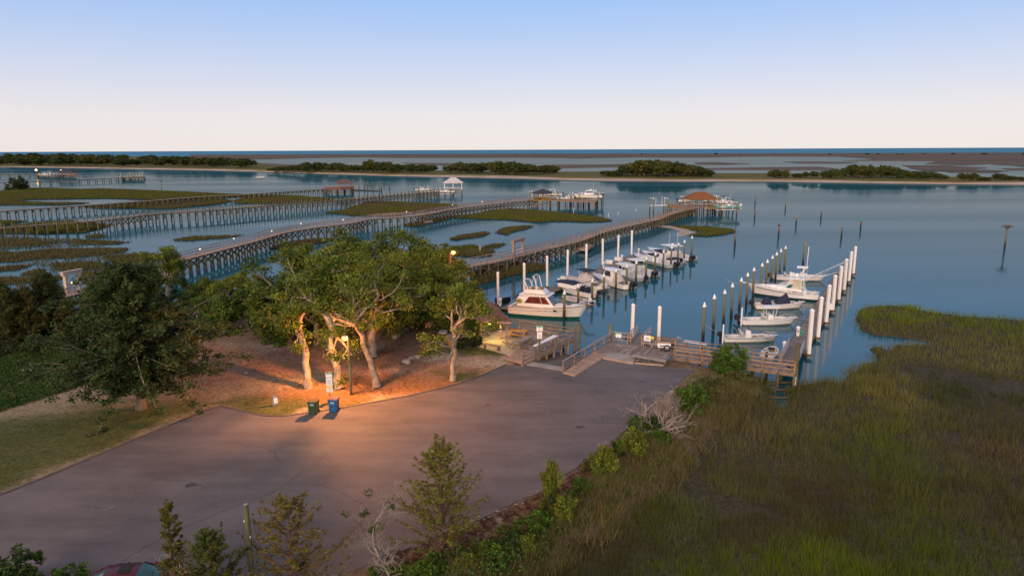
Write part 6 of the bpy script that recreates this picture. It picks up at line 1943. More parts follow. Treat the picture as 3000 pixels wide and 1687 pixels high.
def grow(g, start, d, length, r, level, maxlevel, paths, tips, gnarl, spread, up, nseg=7, kids=(3, 5), shrink=.62, rshrink=.6, first=.35, trop=None):
    P = [np.array(start, float)]; d = unit(np.array(d, float)); R_ = [r]
    for i in range(nseg):
        d = unit(d + g.normal(0, gnarl, 3) + np.array([0, 0, up]) * (.3 if level else .1))
        P.append(P[-1] + d * length / nseg)
        R_.append(r * (1 - .62 * (i + 1) / nseg))
    paths.append((np.array(P), np.array(R_)))
    if level >= maxlevel:
        tips.append((P[-1], d)); tips.append((P[-1 - nseg // 3], d))
        return
    n = g.integers(kids[0], kids[1] + 1)
    for k in range(n):
        u = first + (1 - first) * (k + g.uniform(.2, .8)) / n
        i = min(nseg, int(u * nseg)); p = P[i]
        dd = unit(P[min(i + 1, nseg)] - P[max(i - 1, 0)])
        a = unit(np.cross(dd, g.normal(0, 1, 3)))
        nd = unit(dd * (1 - spread) + a * spread * g.uniform(.8, 1.3) + np.array([0, 0, up]))
        grow(g, p, nd, length * shrink * g.uniform(.75, 1.2), max(.012, R_[i] * rshrink), level + 1, maxlevel, paths, tips, gnarl, spread, up, max(4, nseg - 1), kids, shrink, rshrink, .3)
    tips.append((P[-1], d))

def leaf_cloud(g, pts, n, size, rad, flat=.6, shape=1.0, col=(0.06, 0.085, 0.018), var=.35, droop=0.0):
    """n leaves (two triangles each) around every point"""
    pts = np.asarray(pts)
    N = len(pts) * n
    c = np.repeat(pts, n, 0)
    o = g.normal(0, 1, (N, 3)); o /= np.linalg.norm(o, axis=1, keepdims=True) + 1e-9
    o *= (g.uniform(0, 1, (N, 1)) ** .5)
    rr = np.repeat(rad * g.uniform(.6, 1.35, len(pts)), n)[:, None]
    c = c + o * rr * np.array([1, 1, flat])
    u = g.normal(0, 1, (N, 3)); u[:, 2] *= .5; u /= np.linalg.norm(u, axis=1, keepdims=True)
    w = g.normal(0, 1, (N, 3)); w = np.cross(u, w); w /= np.linalg.norm(w, axis=1, keepdims=True) + 1e-9
    s = (size * g.uniform(.6, 1.4, N))[:, None]
    V = np.stack([c - u * s * .5, c + w * s * .32 * shape, c + u * s * .5, c - w * s * .32 * shape], 1).reshape(-1, 3)
    F = np.arange(N * 4).reshape(-1, 4)
    base = np.array(col)
    cl = np.repeat(g.uniform(1 - var, 1 + var, (len(pts), 1)), n, 0) * g.uniform(.75, 1.25, (N, 1))
    hue = np.repeat(g.uniform(-1, 1, (len(pts), 1)), n, 0)
    C = base * cl * (1 + hue * np.array([.16, .02, -.1]))
    return V, F, np.repeat(C, 4, 0)

def mk_leaves(name, parts_):
    V, F, C, k = [], [], [], 0
    for v, f, c in parts_:
        V.append(v); F.append(f + k); C.append(c); k += len(v)
    return np_mesh(name, np.concatenate(V), np.concatenate(F), ['leaf'], np.concatenate(C))

def limb_mesh(name, paths, bark, sides=6, tip_bark=None):
    big = [p for p in paths if p[1][0] > .05]; small = [p for p in paths if p[1][0] <= .05]
    V, F = tube_np(big, sides) if big else (np.zeros((0, 3)), np.zeros((0, 4), int))
    if small:
        v, f = tube_np(small, 3); F = np.concatenate([F, f + len(V)]); V = np.concatenate([V, v])
    return np_mesh(name, V, F, [bark], smooth=True)

def oak_mesh(seed, h=8.5, trunk=3.2, r=.34, lean=(0, 0), crown=4.2, leafn=78, leaf=.23, col=(0.118, 0.152, 0.018), bark='bark_pale', fork=4, dead=.18, low=0, clump=.85, levels=3):
    """live oak: bare gnarled trunk, wide twisted limbs, leaf clumps held in flat tiers, some bare limbs"""
    g = np.random.default_rng(seed)
    paths, tips = [], []
    top = np.array([lean[0], lean[1], trunk])
    P = [np.zeros(3)]
    for i in range(8):
        u = (i + 1) / 8
        P.append(top * u + np.array([g.normal(0, .09), g.normal(0, .09), 0]))
    P = np.array(P)
    paths.append((P, r * np.array([1.45, 1.12, 1, .95, .92, .9, .88, .86, .84])))
    for k in range(fork):
        a = 2 * math.pi * (k + g.uniform(.1, .7)) / fork
        st = P[-1 - (k % 3)]
        d = np.array([math.cos(a) * .85, math.sin(a) * .85, g.uniform(.55, 1.2)])
        grow(g, st, d, crown * g.uniform(.75, 1.1), r * .62, 1, levels, paths, tips, .27, .62, .10, 8, (3, 4), .62, .62, .35)
    for k in range(low):
        a = g.uniform(0, 6.28)
        grow(g, P[4], (math.cos(a), math.sin(a), .5), 1.6, r * .42, 2, 3, paths, tips, .25, .5, .12, 6, (2, 3), .6, .6)
    pts = np.array([t[0] for t in tips])
    live = g.uniform(0, 1, len(pts)) > dead
    # scale so that the crown ends at height h
    zmax = pts[:, 2].max()
    s = (h - trunk - .4) / max(1e-3, zmax - trunk)
    def sc(A):
        A = A.copy(); m = A[:, 2] > trunk; A[m, 2] = trunk + (A[m, 2] - trunk) * s; return A
    paths = [(sc(p), q) for p, q in paths]
    pts = sc(pts[live])
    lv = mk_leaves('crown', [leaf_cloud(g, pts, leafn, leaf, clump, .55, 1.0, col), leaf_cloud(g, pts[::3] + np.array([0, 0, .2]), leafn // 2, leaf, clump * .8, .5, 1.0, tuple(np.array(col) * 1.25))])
    return limb_mesh('trunk', paths, bark), lv

def plant_tree(name, label, cat, loc, meshes, rz=0, s=1.0, group=None):
    t = thing(name, label, cat, loc, rz, group)
    t.scale = (s, s, s) if np.isscalar(s) else s
    link('trunk', meshes[0], t)
    if meshes[1] is not None: link('crown', meshes[1], t)
    return t

def at(px, py, z=LAND_Z): return W(px, py, z)
GO = 'live oaks on the sandy bank'
OG = (0.060, 0.090, 0.016)
def oak(label, px, py, top, seed, rz=0, **kw):
    p = at(px, py); h = ztop(p, top)
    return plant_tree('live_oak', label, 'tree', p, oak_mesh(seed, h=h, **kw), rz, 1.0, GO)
oak('gnarled oak with forked pale trunk, leftmost of the four at the lot edge', 905, 1136, 770, 101, .4, trunk=5.9, r=.33, lean=(-.3, .8), crown=3.6, low=0, dead=.45, fork=4)
oak('tallest gnarled oak standing directly left of the lamp post', 995, 1138, 690, 102, 1.2, trunk=6.6, r=.33, lean=(.3, 1.0), crown=5.4, low=0, dead=.5, fork=5)
oak('leaning oak right of the lamp post with long twisted limbs', 1105, 1134, 700, 103, 2.0, trunk=6.2, r=.29, lean=(.9, 1.4), crown=5.4, low=1, dead=.48, fork=5)
oak('slim oak with bare lower trunk in front of the gazebo', 1326, 1117, 830, 104, .2, trunk=4.9, r=.25, lean=(.4, .8), crown=4.2, low=0, dead=.42, fork=4)
oak('stout orange-lit oak behind the lamp post', 1092, 1048, 720, 105, .7, trunk=4.0, r=.42, lean=(.4, .6), crown=5.2, dead=.15, fork=5)
oak('oak trunk beside the outdoor grill, half hidden by leaves', 1160, 990, 740, 106, 2.2, trunk=3.4, r=.45, lean=(0, .4), crown=5.0, dead=.15, fork=5)
MB = [(0, 0, 0, 0)]
variants = [oak_mesh(120 + k, h=8.0, trunk=2.6, r=.3, crown=4.6, dead=.04, low=2, leafn=84, leaf=.25, clump=.92, col=c) for k, c in enumerate(((0.105, 0.142, 0.016), (0.135, 0.160, 0.02), (0.086, 0.118, 0.016)))]
low_bush = [oak_mesh(140 + k, h=4.2, trunk=.5, r=.14, crown=2.5, dead=.03, fork=7, leafn=60, leaf=.23, clump=.62, col=c, levels=2) for k, c in enumerate(((0.062, 0.118, 0.014), (0.082, 0.138, 0.016), (0.052, 0.090, 0.014)))]
REAR = [(870, 985, 735, 'rear oak filling the gap left of the leftmost lot-edge oak'), (960, 965, 700, 'broad rear oak behind the tallest one'), (1040, 935, 668, 'highest rear oak of the grove, against the lit pier'), (1130, 920, 672, 'rear oak at the top of the grove, second from the right'), (1215, 925, 690, 'rear oak right of the grove, beside the beach'), (1290, 915, 715, 'rear oak nearest the orange lamp over the water'), (800, 950, 800, 'low rear oak at the left shoulder of the grove'), (700, 935, 790, 'scrubby oak between the grove and the pale snag'), (620, 935, 810, 'scrubby oak right of the pale snag'), (1370, 985, 835, 'oak leaning over the gazebo, lit yellow on its right side'), (1010, 1000, 740, 'oak in the middle of the grove behind the trunks'), (1190, 965, 735, 'oak behind the leaning one, above the grill'), (1265, 975, 770, 'oak filling the canopy between the leaning oak and the slim one'), (1240, 945, 720, 'oak at the back of the grove above the small beach'), (930, 1010, 775, 'oak crown between the first and second lot-edge oaks'), (1330, 960, 790, 'leafy oak left of the tall rear lamp pole'), (1085, 985, 730, 'oak crown right above the lamp post')]
for k, (px, py, top, lab) in enumerate(REAR):
    p = at(px, py); h = ztop(p, top)
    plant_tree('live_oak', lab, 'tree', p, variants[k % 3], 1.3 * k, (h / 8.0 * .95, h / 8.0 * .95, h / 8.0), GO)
oak('pale snag-like oak with bare upright trunk at left centre', 497, 918, 716, 107, 1.0, trunk=4.4, r=.3, lean=(.2, .2), crown=2.9, dead=.25, fork=4)
BUSH = [(600, 968, 860, 'round green bush left of the sandy clearing'), (660, 975, 850, 'bush at the back of the sandy clearing, left'), (730, 965, 838, 'bright green bush behind the sandy clearing'), (790, 972, 850, 'bush at the left foot of the grove'), (850, 1000, 880, 'bush overhanging the sandy clearing'), (560, 935, 850, 'bush in shade under the pale snag'), (470, 960, 880, 'dark bush left of the pale snag'), (420, 940, 830, 'bush on the shore between gate and snag'), (350, 925, 800, 'bushy oak right of the wooden gate'), (380, 965, 850, 'bush behind the big cedar'), (930, 960, 850, 'undergrowth bush in the shade of the grove'), (1070, 905, 800, 'bush on the far bank behind the grove'), (1180, 900, 800, 'bush by the small beach'), (640, 930, 830, 'shaded shoreline bush below the lit pier'), (540, 900, 800, 'shoreline bush directly below the lit pier'), (720, 900, 790, 'shoreline bush left of the grove'), (880, 910, 790, 'bush under the rear oaks at left')]
for k, (px, py, top, lab) in enumerate(BUSH):
    p = at(px, py); h = ztop(p, top)
    plant_tree('oak_bush', lab, 'bush', p, low_bush[k % 3], 2.1 * k, h / 4.2, 'bushes around the grove')
p = at(1362, 1022)
# ---- clipped dark shrub beside the gazebo
def shrub_mesh(seed, col, n=110, leafn=40, leaf=.12, r=1.0, h=1.0, clump=.19):
    g = np.random.default_rng(seed)
    lobes = []
    for k in range(8):
        a = g.uniform(0, 6.28); q = g.uniform(.15, .75)
        lobes.append((np.array([math.cos(a) * q * r, math.sin(a) * q * r, h * g.uniform(.15, .85) * (1 - .45 * q)]), g.uniform(.22, .42)))
    pts = []
    for k in range(n):
        c, rr = lobes[k % 8]
        o = unit(g.normal(0, 1, 3)); pts.append(c + o * rr * g.uniform(.3, 1.0) * np.array([r, r, h * .8]))
    for k in range(n // 5):          # loose shoots that break the outline
        a = g.uniform(0, 6.28); q = g.uniform(.2, 1.0)
        pts.append(np.array([math.cos(a) * q * r, math.sin(a) * q * r, h * (1.12 - .5 * q) * g.uniform(.85, 1.15)]))
    pts = np.array(pts); pts[:, 2] = np.maximum(pts[:, 2], .06)
    paths = []
    for q in pts[:max(10, n // 5)]:
        paths.append((np.array([[0, 0, -.1], q * .5 + g.normal(0, .05, 3), q]), np.array([.03, .02, .01])))
    return limb_mesh('stems', paths, 'bark'), mk_leaves('crown', [leaf_cloud(g, pts, leafn, leaf, clump, .8, 1.0, col)])
def plant_shrub(label, px, py, w, h, m, rz=0, z=LAND_Z, name='shrub', group='shrubs along the lot and marsh edge'):
    p = W(px, py, z)
    t = thing(name, label, 'shrub', p, rz, group)
    t.scale = (w, w, h)
    link('stems', m[0], t); link('foliage', m[1], t)
    return t
SH_D = shrub_mesh(1, (0.036, 0.050, 0.014)); SH_G = shrub_mesh(2, (0.065, 0.125, 0.014)); SH_Y = shrub_mesh(3, (0.130, 0.155, 0.018)); SH_B = shrub_mesh(4, (0.042, 0.078, 0.016)); SH_O = shrub_mesh(5, (0.10, 0.105, 0.028))
plant_shrub('clipped dark green shrub between the grill and the gazebo', 1374, 1018, 1.5, 1.6, SH_D)
plant_shrub('rounded green shrub against the boardwalk railing', 2140, 1098, 1.7, 2.6, SH_G, .5, 1.0)
plant_shrub('green shrub behind the bleached dead tree', 2025, 1210, 1.4, 2.2, SH_G, 1.2, 1.0)
plant_shrub('green shrub under the bleached dead tree', 1915, 1262, 1.0, 1.0, SH_B, 2.2, 1.1)
plant_shrub('green shrub left of the bleached dead tree', 1868, 1268, .9, 1.2, SH_G, 2.9, 1.1)
plant_shrub('yellow-green upright shrub nearest the bleached dead tree', 1850, 1345, 1.1, 1.9, SH_Y, .3, 1.1)
plant_shrub('yellow-green feathery shrub midway along the lot edge', 1768, 1408, 1.0, 2.0, SH_Y, .9, 1.1)
plant_shrub('tall narrow yellow-green shrub growing at the asphalt edge', 1614, 1478, .62, 2.5, SH_Y, 1.5, 1.15)
plant_shrub('small shrub at the foot of the tall narrow one', 1600, 1495, .5, .8, SH_O, 1.5, 1.15)
plant_shrub('yellow-green shrub in the ground cover below the lot edge', 1655, 1535, .8, 1.5, SH_Y, 2.4, .9)
plant_shrub('small yellow-green shrub at the lower lot edge', 1545, 1625, .6, 1.0, SH_Y, 2.9, .9)
for px, py, w_, h_, m_, lab in ((1705, 1445, .7, .9, SH_G, 'low green shrub at the asphalt edge below the feathery one'), (1725, 1390, .6, 1.0, SH_O, 'olive shrub at the asphalt edge above the feathery one'), (1822, 1335, .8, 1.1, SH_B, 'dark shrub at the asphalt edge left of the upright yellow one'), (1578, 1560, .9, 1.0, SH_G, 'broad green shrub below the tall narrow one'), (1500, 1615, .9, .9, SH_B, 'dark broad shrub low on the lot edge'), (1440, 1645, .8, 1.0, SH_G, 'green shrub right of the lone cedar, near the bottom'), (1372, 1672, .7, .8, SH_Y, 'yellow-green shrub just right of the lone cedar foot'), (1260, 1690, .8, .8, SH_G, 'green shrub between lone cedar and dead sapling'), (1970, 1255, 1.0, 1.3, SH_O, 'olive shrub right of the bleached dead tree'), (2070, 1175, 1.0, 1.2, SH_O, 'olive shrub halfway from dead tree to boardwalk'), (1930, 1310, .9, 1.1, SH_G, 'green shrub below the bleached dead tree')):
    plant_shrub(lab, px, py, w_, h_, m_, px * .7, .95)
plant_shrub('olive bush on the marsh bank below the boardwalk', 2165, 1130, 1.6, 1.2, SH_O, .4, .8)
plant_shrub('low bush on the marsh bank right of the paved corner', 2085, 1140, 1.5, .9, SH_O, 1.4, 1.0)
plant_shrub('small reddish-green bush on the far left marsh flat', 55, 557, 5.5, 6.5, SH_D, .4, .2)
plant_shrub('rounded bush cut by the bottom left corner', 40, 1750, 1.5, 1.9, SH_B, .4, 1.2)
plant_shrub('green bush at the bottom edge left of the red car', 205, 1735, 1.0, 1.2, SH_G, 1.4, 1.2)
plant_shrub('tiny green clump beside the utility pole', 885, 1668, .5, .6, SH_G, 1.4, 1.2)

# ---- cedars
def cedar_mesh(seed, h=6.0, w=2.3, n=70, col=(0.125, 0.118, 0.022), leafn=20, leaf=.11, open_=.15, trunk_r=.11, bark='bark_red', asc=.5, clump=.11):
    g = np.random.default_rng(seed)
    paths = []; pts = []; rads = []
    ax = np.array([[g.normal(0, .05), g.normal(0, .05), h * u] for u in np.linspace(0, 1, 10)]); ax[0, :2] = 0
    paths.append((ax, trunk_r * (1.05 - np.linspace(0, 1, 10))))
    n = int(n * 1.35)
    for k in range(n):
        u = .06 + .91 * ((k + g.uniform(0, 1)) / n) ** 1.35
        z = h * u
        L_ = (w * (1 - u) ** .7 * g.uniform(.5, 1.2) + .18) * (1.25 if g.uniform() < .12 else 1)
        a = k * 2.399 + g.normal(0, .5)
        d = np.array([math.cos(a), math.sin(a), asc * g.uniform(.1, 1.4)])
        P = [np.array([0, 0, z])]
        for i in range(6):
            d = unit(d + g.normal(0, .10, 3) + np.array([0, 0, .09]))
            P.append(P[-1] + d * L_ / 6)
        paths.append((np.array(P), np.linspace(.028, .006, 7)))
        for q0, q1 in zip(P[2:-1], P[3:]):
            for v in (0., .5):
                if g.uniform() < 1 - open_ * .45: pts.append(q0 + (q1 - q0) * v + g.normal(0, .045, 3))
        pts.append(P[-1])
    pts += [np.array([0, 0, h * v]) for v in np.linspace(.86, 1.04, 8)]
    pts = np.array(pts)
    return limb_mesh('trunk', paths, bark, 6), mk_leaves('crown', [leaf_cloud(g, pts, leafn, leaf, clump, .75, .6, col, .3)])
def cedar(label, px, py, top, seed, w, z=LAND_Z, group='cedars', rz=0, **kw):
    p = W(px, py, z); h = ztop(p, top)
    return plant_tree('cedar_tree', label, 'tree', p, cedar_mesh(seed, h, w, **kw), rz, 1, group)
cedar('conical olive cedar standing alone at the near lot edge', 1297, 1612, 1300, 201, 3.0, n=95, col=(0.165, 0.16, 0.026))
cedar('sparse olive cedar between utility pole and dead sapling', 860, 1745, 1462, 202, 3.5, n=72, col=(0.165, 0.135, 0.028), open_=.6)
cedar('narrow cedar tip at the bottom, left of the utility pole', 520, 1760, 1476, 203, .85, n=40, col=(0.125, 0.115, 0.02))
cedar('bushy green cedar at the bottom edge beside the utility pole', 630, 1790, 1560, 204, 2.3, n=70, col=(0.085, 0.105, 0.018))
def big_cedar(label, px, py, top, seed, w, col, rz=0, n=190, trunkz=.16, z=LAND_Z):
    """old spreading cedar: several stems, dense dark drooping masses"""
    p = W(px, py, z); h = ztop(p, top)
    g = np.random.default_rng(seed)
    paths, pts = [], []
    base_h = h * trunkz
    paths.append((np.array([[0, 0, -.1], [.05, 0, base_h * .5], [0, .05, base_h], [.1, 0, h * .6], [.15, .05, h * .95]]), np.array([.42, .34, .30, .15, .04])))
    for k in range(n):
        u = (k + g.uniform()) / n
        z_ = base_h + (h - base_h) * u
        prof = w * (min(1, u * 5 + .45)) * (1 - u ** 1.5 * .82)
        a = k * 2.399 + g.normal(0, .3)
        L_ = prof * g.uniform(.6, 1.05) * (.55 + 1.0 * (.5 + mnoise.noise(Vector((math.cos(a) * 1.4, math.sin(a) * 1.4, u * 3.5 + seed)))))
        d = np.array([math.cos(a), math.sin(a), g.uniform(-.1, .45)])
        P = [np.array([.05, 0, z_])]
        for i in range(6):
            d = unit(d + g.normal(0, .14, 3)); P.append(P[-1] + d * L_ / 6)
        paths.append((np.array(P), np.linspace(.07, .012, 7)))
        for q in P[2:]:
            for _ in range(2): pts.append(q + g.normal(0, .22, 3))
    pts = np.array(pts)
    m = (limb_mesh('trunk', paths, 'bark', 6), mk_leaves('crown', [leaf_cloud(g, pts, 34, .26, .5, .7, .75, col, .45), leaf_cloud(g, pts[::9], 14, .2, .35, .7, .7, (.15, .16, .10), .3)]))
    return plant_tree('cedar_tree', label, 'tree', p, m, rz, 1, 'cedars')
big_cedar('huge dark spreading cedar standing on the grass at left', 413, 1198, 800, 211, 6.6, (0.046, 0.072, 0.018), n=280)
CD = cedar_mesh(220, 8, 3.4, n=120, col=(0.058, 0.070, 0.018), leafn=26, leaf=.24, trunk_r=.2, clump=.42)
CE = cedar_mesh(221, 8, 3.0, n=110, col=(0.078, 0.076, 0.02), leafn=26, leaf=.24, trunk_r=.2, clump=.42)
for k, (px, py, top, lab) in enumerate(((30, 1010, 835, 'dark cedar at the left edge, nearest the frame'), (95, 1000, 845, 'dark cedar second from the left edge'), (150, 985, 800, 'dark cedar left of the wooden gate'), (205, 990, 878, 'low cedar in front of the wooden gate'), (268, 960, 870, 'dark cedar under the pier just right of the gate'), (-45, 1000, 820, 'dark cedar cut by the left edge'), (330, 985, 800, 'olive cedar right of the gate, above the huge one'), (290, 1005, 850, 'shaded cedar between gate and huge cedar'), (60, 960, 850, 'cedar on the shore behind the two dark ones'))):
    p = at(px, py); h = ztop(p, top)
    plant_tree('cedar_tree', lab, 'tree', p, (CD, CE)[k % 2], k * 1.1, (h / 8 * .85 + .15, h / 8 * .85 + .15, h / 8), 'cedars')

# ---- dead trees
def dead_mesh(seed, h, spread=.7, levels=4, r=.13, gn=.22, kids=(3, 5), stems=3, up=.12):
    g = np.random.default_rng(seed)
    paths, tips = [], []
    for k in range(stems):
        a = 6.28 * k / stems + g.uniform(0, 1)
        grow(g, (0, 0, 0), (math.cos(a) * spread, math.sin(a) * spread, 1), h * .62, r, 1, levels, paths, tips, gn, .55, up, 7, kids, .62, .55, .25)
    return limb_mesh('trunk', paths, 'bark_dead', 5), np.array([t[0] for t in tips])
def dead_tree(label, px, py, top, seed, z=LAND_Z, leaves=None, **kw):
    p = W(px, py, z); h = ztop(p, top)
    m, tips = dead_mesh(seed, h, **kw)
    t = thing('dead_tree', label, 'tree', p, 0, 'bleached dead trees')
    link('trunk', m, t)
    if leaves:
        g = np.random.default_rng(seed + 1)
        k = tips[g.choice(len(tips), leaves, replace=False)]
        link('leaves', mk_leaves('leaves', [leaf_cloud(g, k, 40, .13, .28, .8, 1, (.045, .085, .016))]), t)
    return t
dead_tree('bleached leafless sapling with a few green tufts beside the lone cedar', 1130, 1655, 1445, 301, leaves=9, spread=.45, levels=5, r=.11, kids=(3, 4), stems=3, up=.16)
dead_tree('fallen bleached dead tree leaning over the lot edge', 1922, 1268, 1120, 302, 1.15, spread=1.3, levels=4, r=.16, kids=(4, 5), stems=6, up=.04, gn=.2)
dead_tree('bleached dead branches at the bottom edge by the red car', 565, 1740, 1575, 303, spread=.8, levels=4, r=.1, kids=(3, 4), stems=3, up=.1)

# ---- ground cover
def cover(label, poly, z, n, size, rad, col, h, seed, name='ground_cover'):
    g = np.random.default_rng(seed)
    w = np.array([W(x, y, z)[:2] for x, y in poly])
    lo, hi = w.min(0), w.max(0)
    P = g.uniform(lo, hi, (n * 3, 2)); P = P[inside(P, w)][:n]
    zz = z + g.uniform(.1, 1, len(P)) * h * (.4 + fnoise(P, 2.5, seed))
    pts = np.column_stack([P, zz])
    V, F, C = leaf_cloud(g, pts, 16, size, rad, .7, 1, col, .4)
    C *= np.repeat((0.6 + .9 * fnoise(P, 2.0, seed + 4)), 16 * 4)[:, None]
    stuff(name, np_mesh(name, V, F, ['leaf'], C), label, 'ground cover')
cover('low green vine and shrub growth along the lower lot edge', [(1090, 1700), (1290, 1640), (1430, 1600), (1560, 1520), (1700, 1440), (1800, 1395), (1850, 1400), (1760, 1480), (1620, 1600), (1480, 1687), (1380, 1740), (1090, 1760)], .85, 1500, .16, .3, (0.068, 0.122, 0.016), .7, 71)
cover('olive scrub along the marsh bank behind the paved corner', [(2080, 1110), (2170, 1100), (2225, 1125), (2150, 1190), (2070, 1230), (1960, 1330), (1870, 1420), (1830, 1400), (1930, 1290), (2030, 1200)], .6, 1500, .15, .3, (0.095, 0.102, 0.024), .7, 72)
cover('thick bright green ground cover under the left cedars', [(-60, 1045), (120, 1030), (240, 1020), (330, 1050), (300, 1110), (190, 1150), (60, 1190), (-60, 1225)], 1.15, 6500, .11, .26, (0.045, 0.090, 0.014), .3, 73)
cover('dark undergrowth on the bank below the gate at left', [(-60, 965), (120, 950), (260, 945), (420, 925), (470, 960), (400, 1010), (330, 1040), (240, 1030), (-60, 1055)], 1.15, 3000, .2, .4, (0.040, 0.056, 0.016), .9, 75, name='undergrowth')
cover('fallen brown leaves scattered on the sand under the oaks', [(560, 1000), (800, 960), (1100, 950), (1300, 980), (1330, 1100), (1180, 1150), (1000, 1180), (850, 1190), (600, 1180), (480, 1120)], 1.2, 900, .1, .5, (0.15, 0.08, 0.035), .02, 76, name='leaf_litter')
cover('green vines and brambles below the shrubs of the lot edge', [(1480, 1640), (1640, 1545), (1790, 1445), (1880, 1370), (1960, 1300), (2010, 1300), (1900, 1430), (1760, 1540), (1600, 1650), (1500, 1700)], .7, 700, .15, .3, (0.085, 0.115, 0.018), .6, 77)
cover('brown dead leaves and twigs along the near lot edge', [(1100, 1645), (1300, 1575), (1450, 1512), (1620, 1432), (1740, 1350), (1800, 1320), (1830, 1360), (1700, 1440), (1560, 1520), (1430, 1600), (1290, 1640), (1100, 1690)], 1.12, 1300, .14, .2, (0.13, 0.07, 0.04), .12, 74, name='leaf_litter')

# ---- grass on the near ground and reeds at the bank foot
def lawn(label, poly, dens, h, green, seed, z=LAND_Z, w=.03):
    wv = [W(x, y, z)[:2] for x, y in poly]
    P = scatter(wv, lambda d: np.full(len(d), dens), dens, seed)
    m = fnoise(P, 2.2, seed) > .46
    P = P[m]
    C = grass_cols(P, green, seed) * 1.1
    V, T, CC = blades(P, np.full(len(P), z), np.full(len(P), h) * (.6 + fnoise(P, 1.5, 2)), np.full(len(P), w * 1.4), C, per=5, lean=.8, spread=.14, seed=seed)
    stuff('lawn_grass', np_mesh('lawn_grass', V, T, ['grass'], CC), label, 'grass')
lawn('patchy lawn grass left of the asphalt', [(-60, 1250), (250, 1180), (500, 1165), (600, 1195), (400, 1275), (150, 1380), (-60, 1470)], 14, .16, .75, 81)
lawn('short grass on the ground in front of the gazebo', [(1230, 1130), (1320, 1060), (1420, 1020), (1500, 1045), (1470, 1062), (1380, 1105), (1260, 1140)], 13, .13, .6, 82)
lawn('thin grass along the edge of the asphalt below the oaks', [(830, 1160), (960, 1150), (1190, 1140), (1180, 1158), (1000, 1190), (830, 1212)], 12, .13, .6, 83)
lawn('dry grass around the paved corner by the boardwalk', [(1950, 1070), (2130, 1085), (2160, 1115), (2060, 1180), (1980, 1150), (2040, 1090)], 20, .35, .42, 84, 1.1)

# ---- woods across the channel
FAR = []
def far_mesh(seed, h, w, col, kind):
    g = np.random.default_rng(seed)
    n = 150
    o = g.normal(0, 1, (n, 3)); o /= np.linalg.norm(o, axis=1, keepdims=True)
    k = np.array([mnoise.noise(Vector(q) * 2.2 + Vector((seed * 3.1, 0, 0))) for q in o])
    rr = (0.62 + .5 * (k + .3))[:, None] * g.uniform(.75, 1.0, (n, 1))
    pts = o * rr * np.array([w / 2, w / 2, h * .46]) + np.array([0, 0, h * .52])
    pts[:, 2] = np.maximum(pts[:, 2], h * (.05 if kind == 0 else .25))
    paths = [(np.array([[0, 0, -.3], [.1, 0, h * .3], [0, .1, h * .7]]), np.array([.3, .25, .1]))]
    for q in pts[::12]: paths.append((np.array([[0, 0, h * .3], q * np.array([.5, .5, .8]), q]), np.array([.12, .08, .03])))
    return limb_mesh('trunk', paths, 'bark', 4), mk_leaves('crown', [leaf_cloud(g, pts, 14, 1.05, 1.25, .8, 1.1, col, .4)])
FM = [far_mesh(400 + k, h, w, c, kd) for k, (h, w, c, kd) in enumerate(((12, 13, (.070, .088, .02), 0), (13, 14, (.084, .094, .02), 1), (10, 12, (.060, .078, .02), 0), (11, 10, (.10, .10, .022), 0), (14, 13, (.066, .082, .022), 1)))]
FH = [12, 13, 10, 11, 14]
CL = [  # px range, base row at both ends, top row at both ends, count, clump name
 (-40, 360, 486, 488, 455, 452, 24, 'left wood'), (340, 735, 488, 492, 462, 453, 22, 'left wood'), (-40, 420, 470, 472, 447, 447, 16, 'back row of the left wood'), (420, 560, 474, 476, 452, 460, 6, 'back row of the left wood'),
 (790, 900, 503, 505, 490, 478, 7, 'small clump at the spit'), (895, 1010, 503, 506, 474, 474, 9, 'second wooded clump'), (1000, 1075, 506, 508, 478, 482, 5, 'second wooded clump'), (1075, 1180, 506, 508, 467, 476, 9, 'second wooded clump'), (1180, 1268, 507, 509, 480, 482, 6, 'second wooded clump'),
 (1312, 1430, 510, 512, 475, 474, 9, 'third wooded clump'), (1430, 1520, 510, 513, 469, 471, 8, 'third wooded clump'), (1520, 1628, 512, 513, 474, 486, 9, 'third wooded clump'),
 (1772, 1815, 520, 521, 500, 494, 4, 'shrubby edge of the round wood'), (1825, 1900, 518, 520, 478, 465, 7, 'round wood'), (1900, 2020, 519, 521, 464, 468, 12, 'round wood'), (2020, 2078, 518, 520, 478, 496, 5, 'round wood'),
 (2255, 2310, 522, 524, 497, 496, 5, 'scattered trees on the spit'), (2315, 2390, 523, 524, 505, 500, 4, 'scattered trees on the spit'), (2410, 2460, 524, 526, 496, 486, 5, 'right wood'), (2450, 2640, 522, 526, 482, 478, 18, 'right wood'), (2630, 2770, 526, 529, 492, 505, 12, 'right wood'), (2815, 2860, 530, 531, 506, 504, 4, 'far right shrubs'), (2860, 2895, 530, 532, 516, 518, 3, 'far right shrubs'), (2912, 2970, 528, 530, 504, 514, 5, 'far right shrubs'), (2975, 3030, 530, 532, 518, 518, 3, 'far right shrubs')]
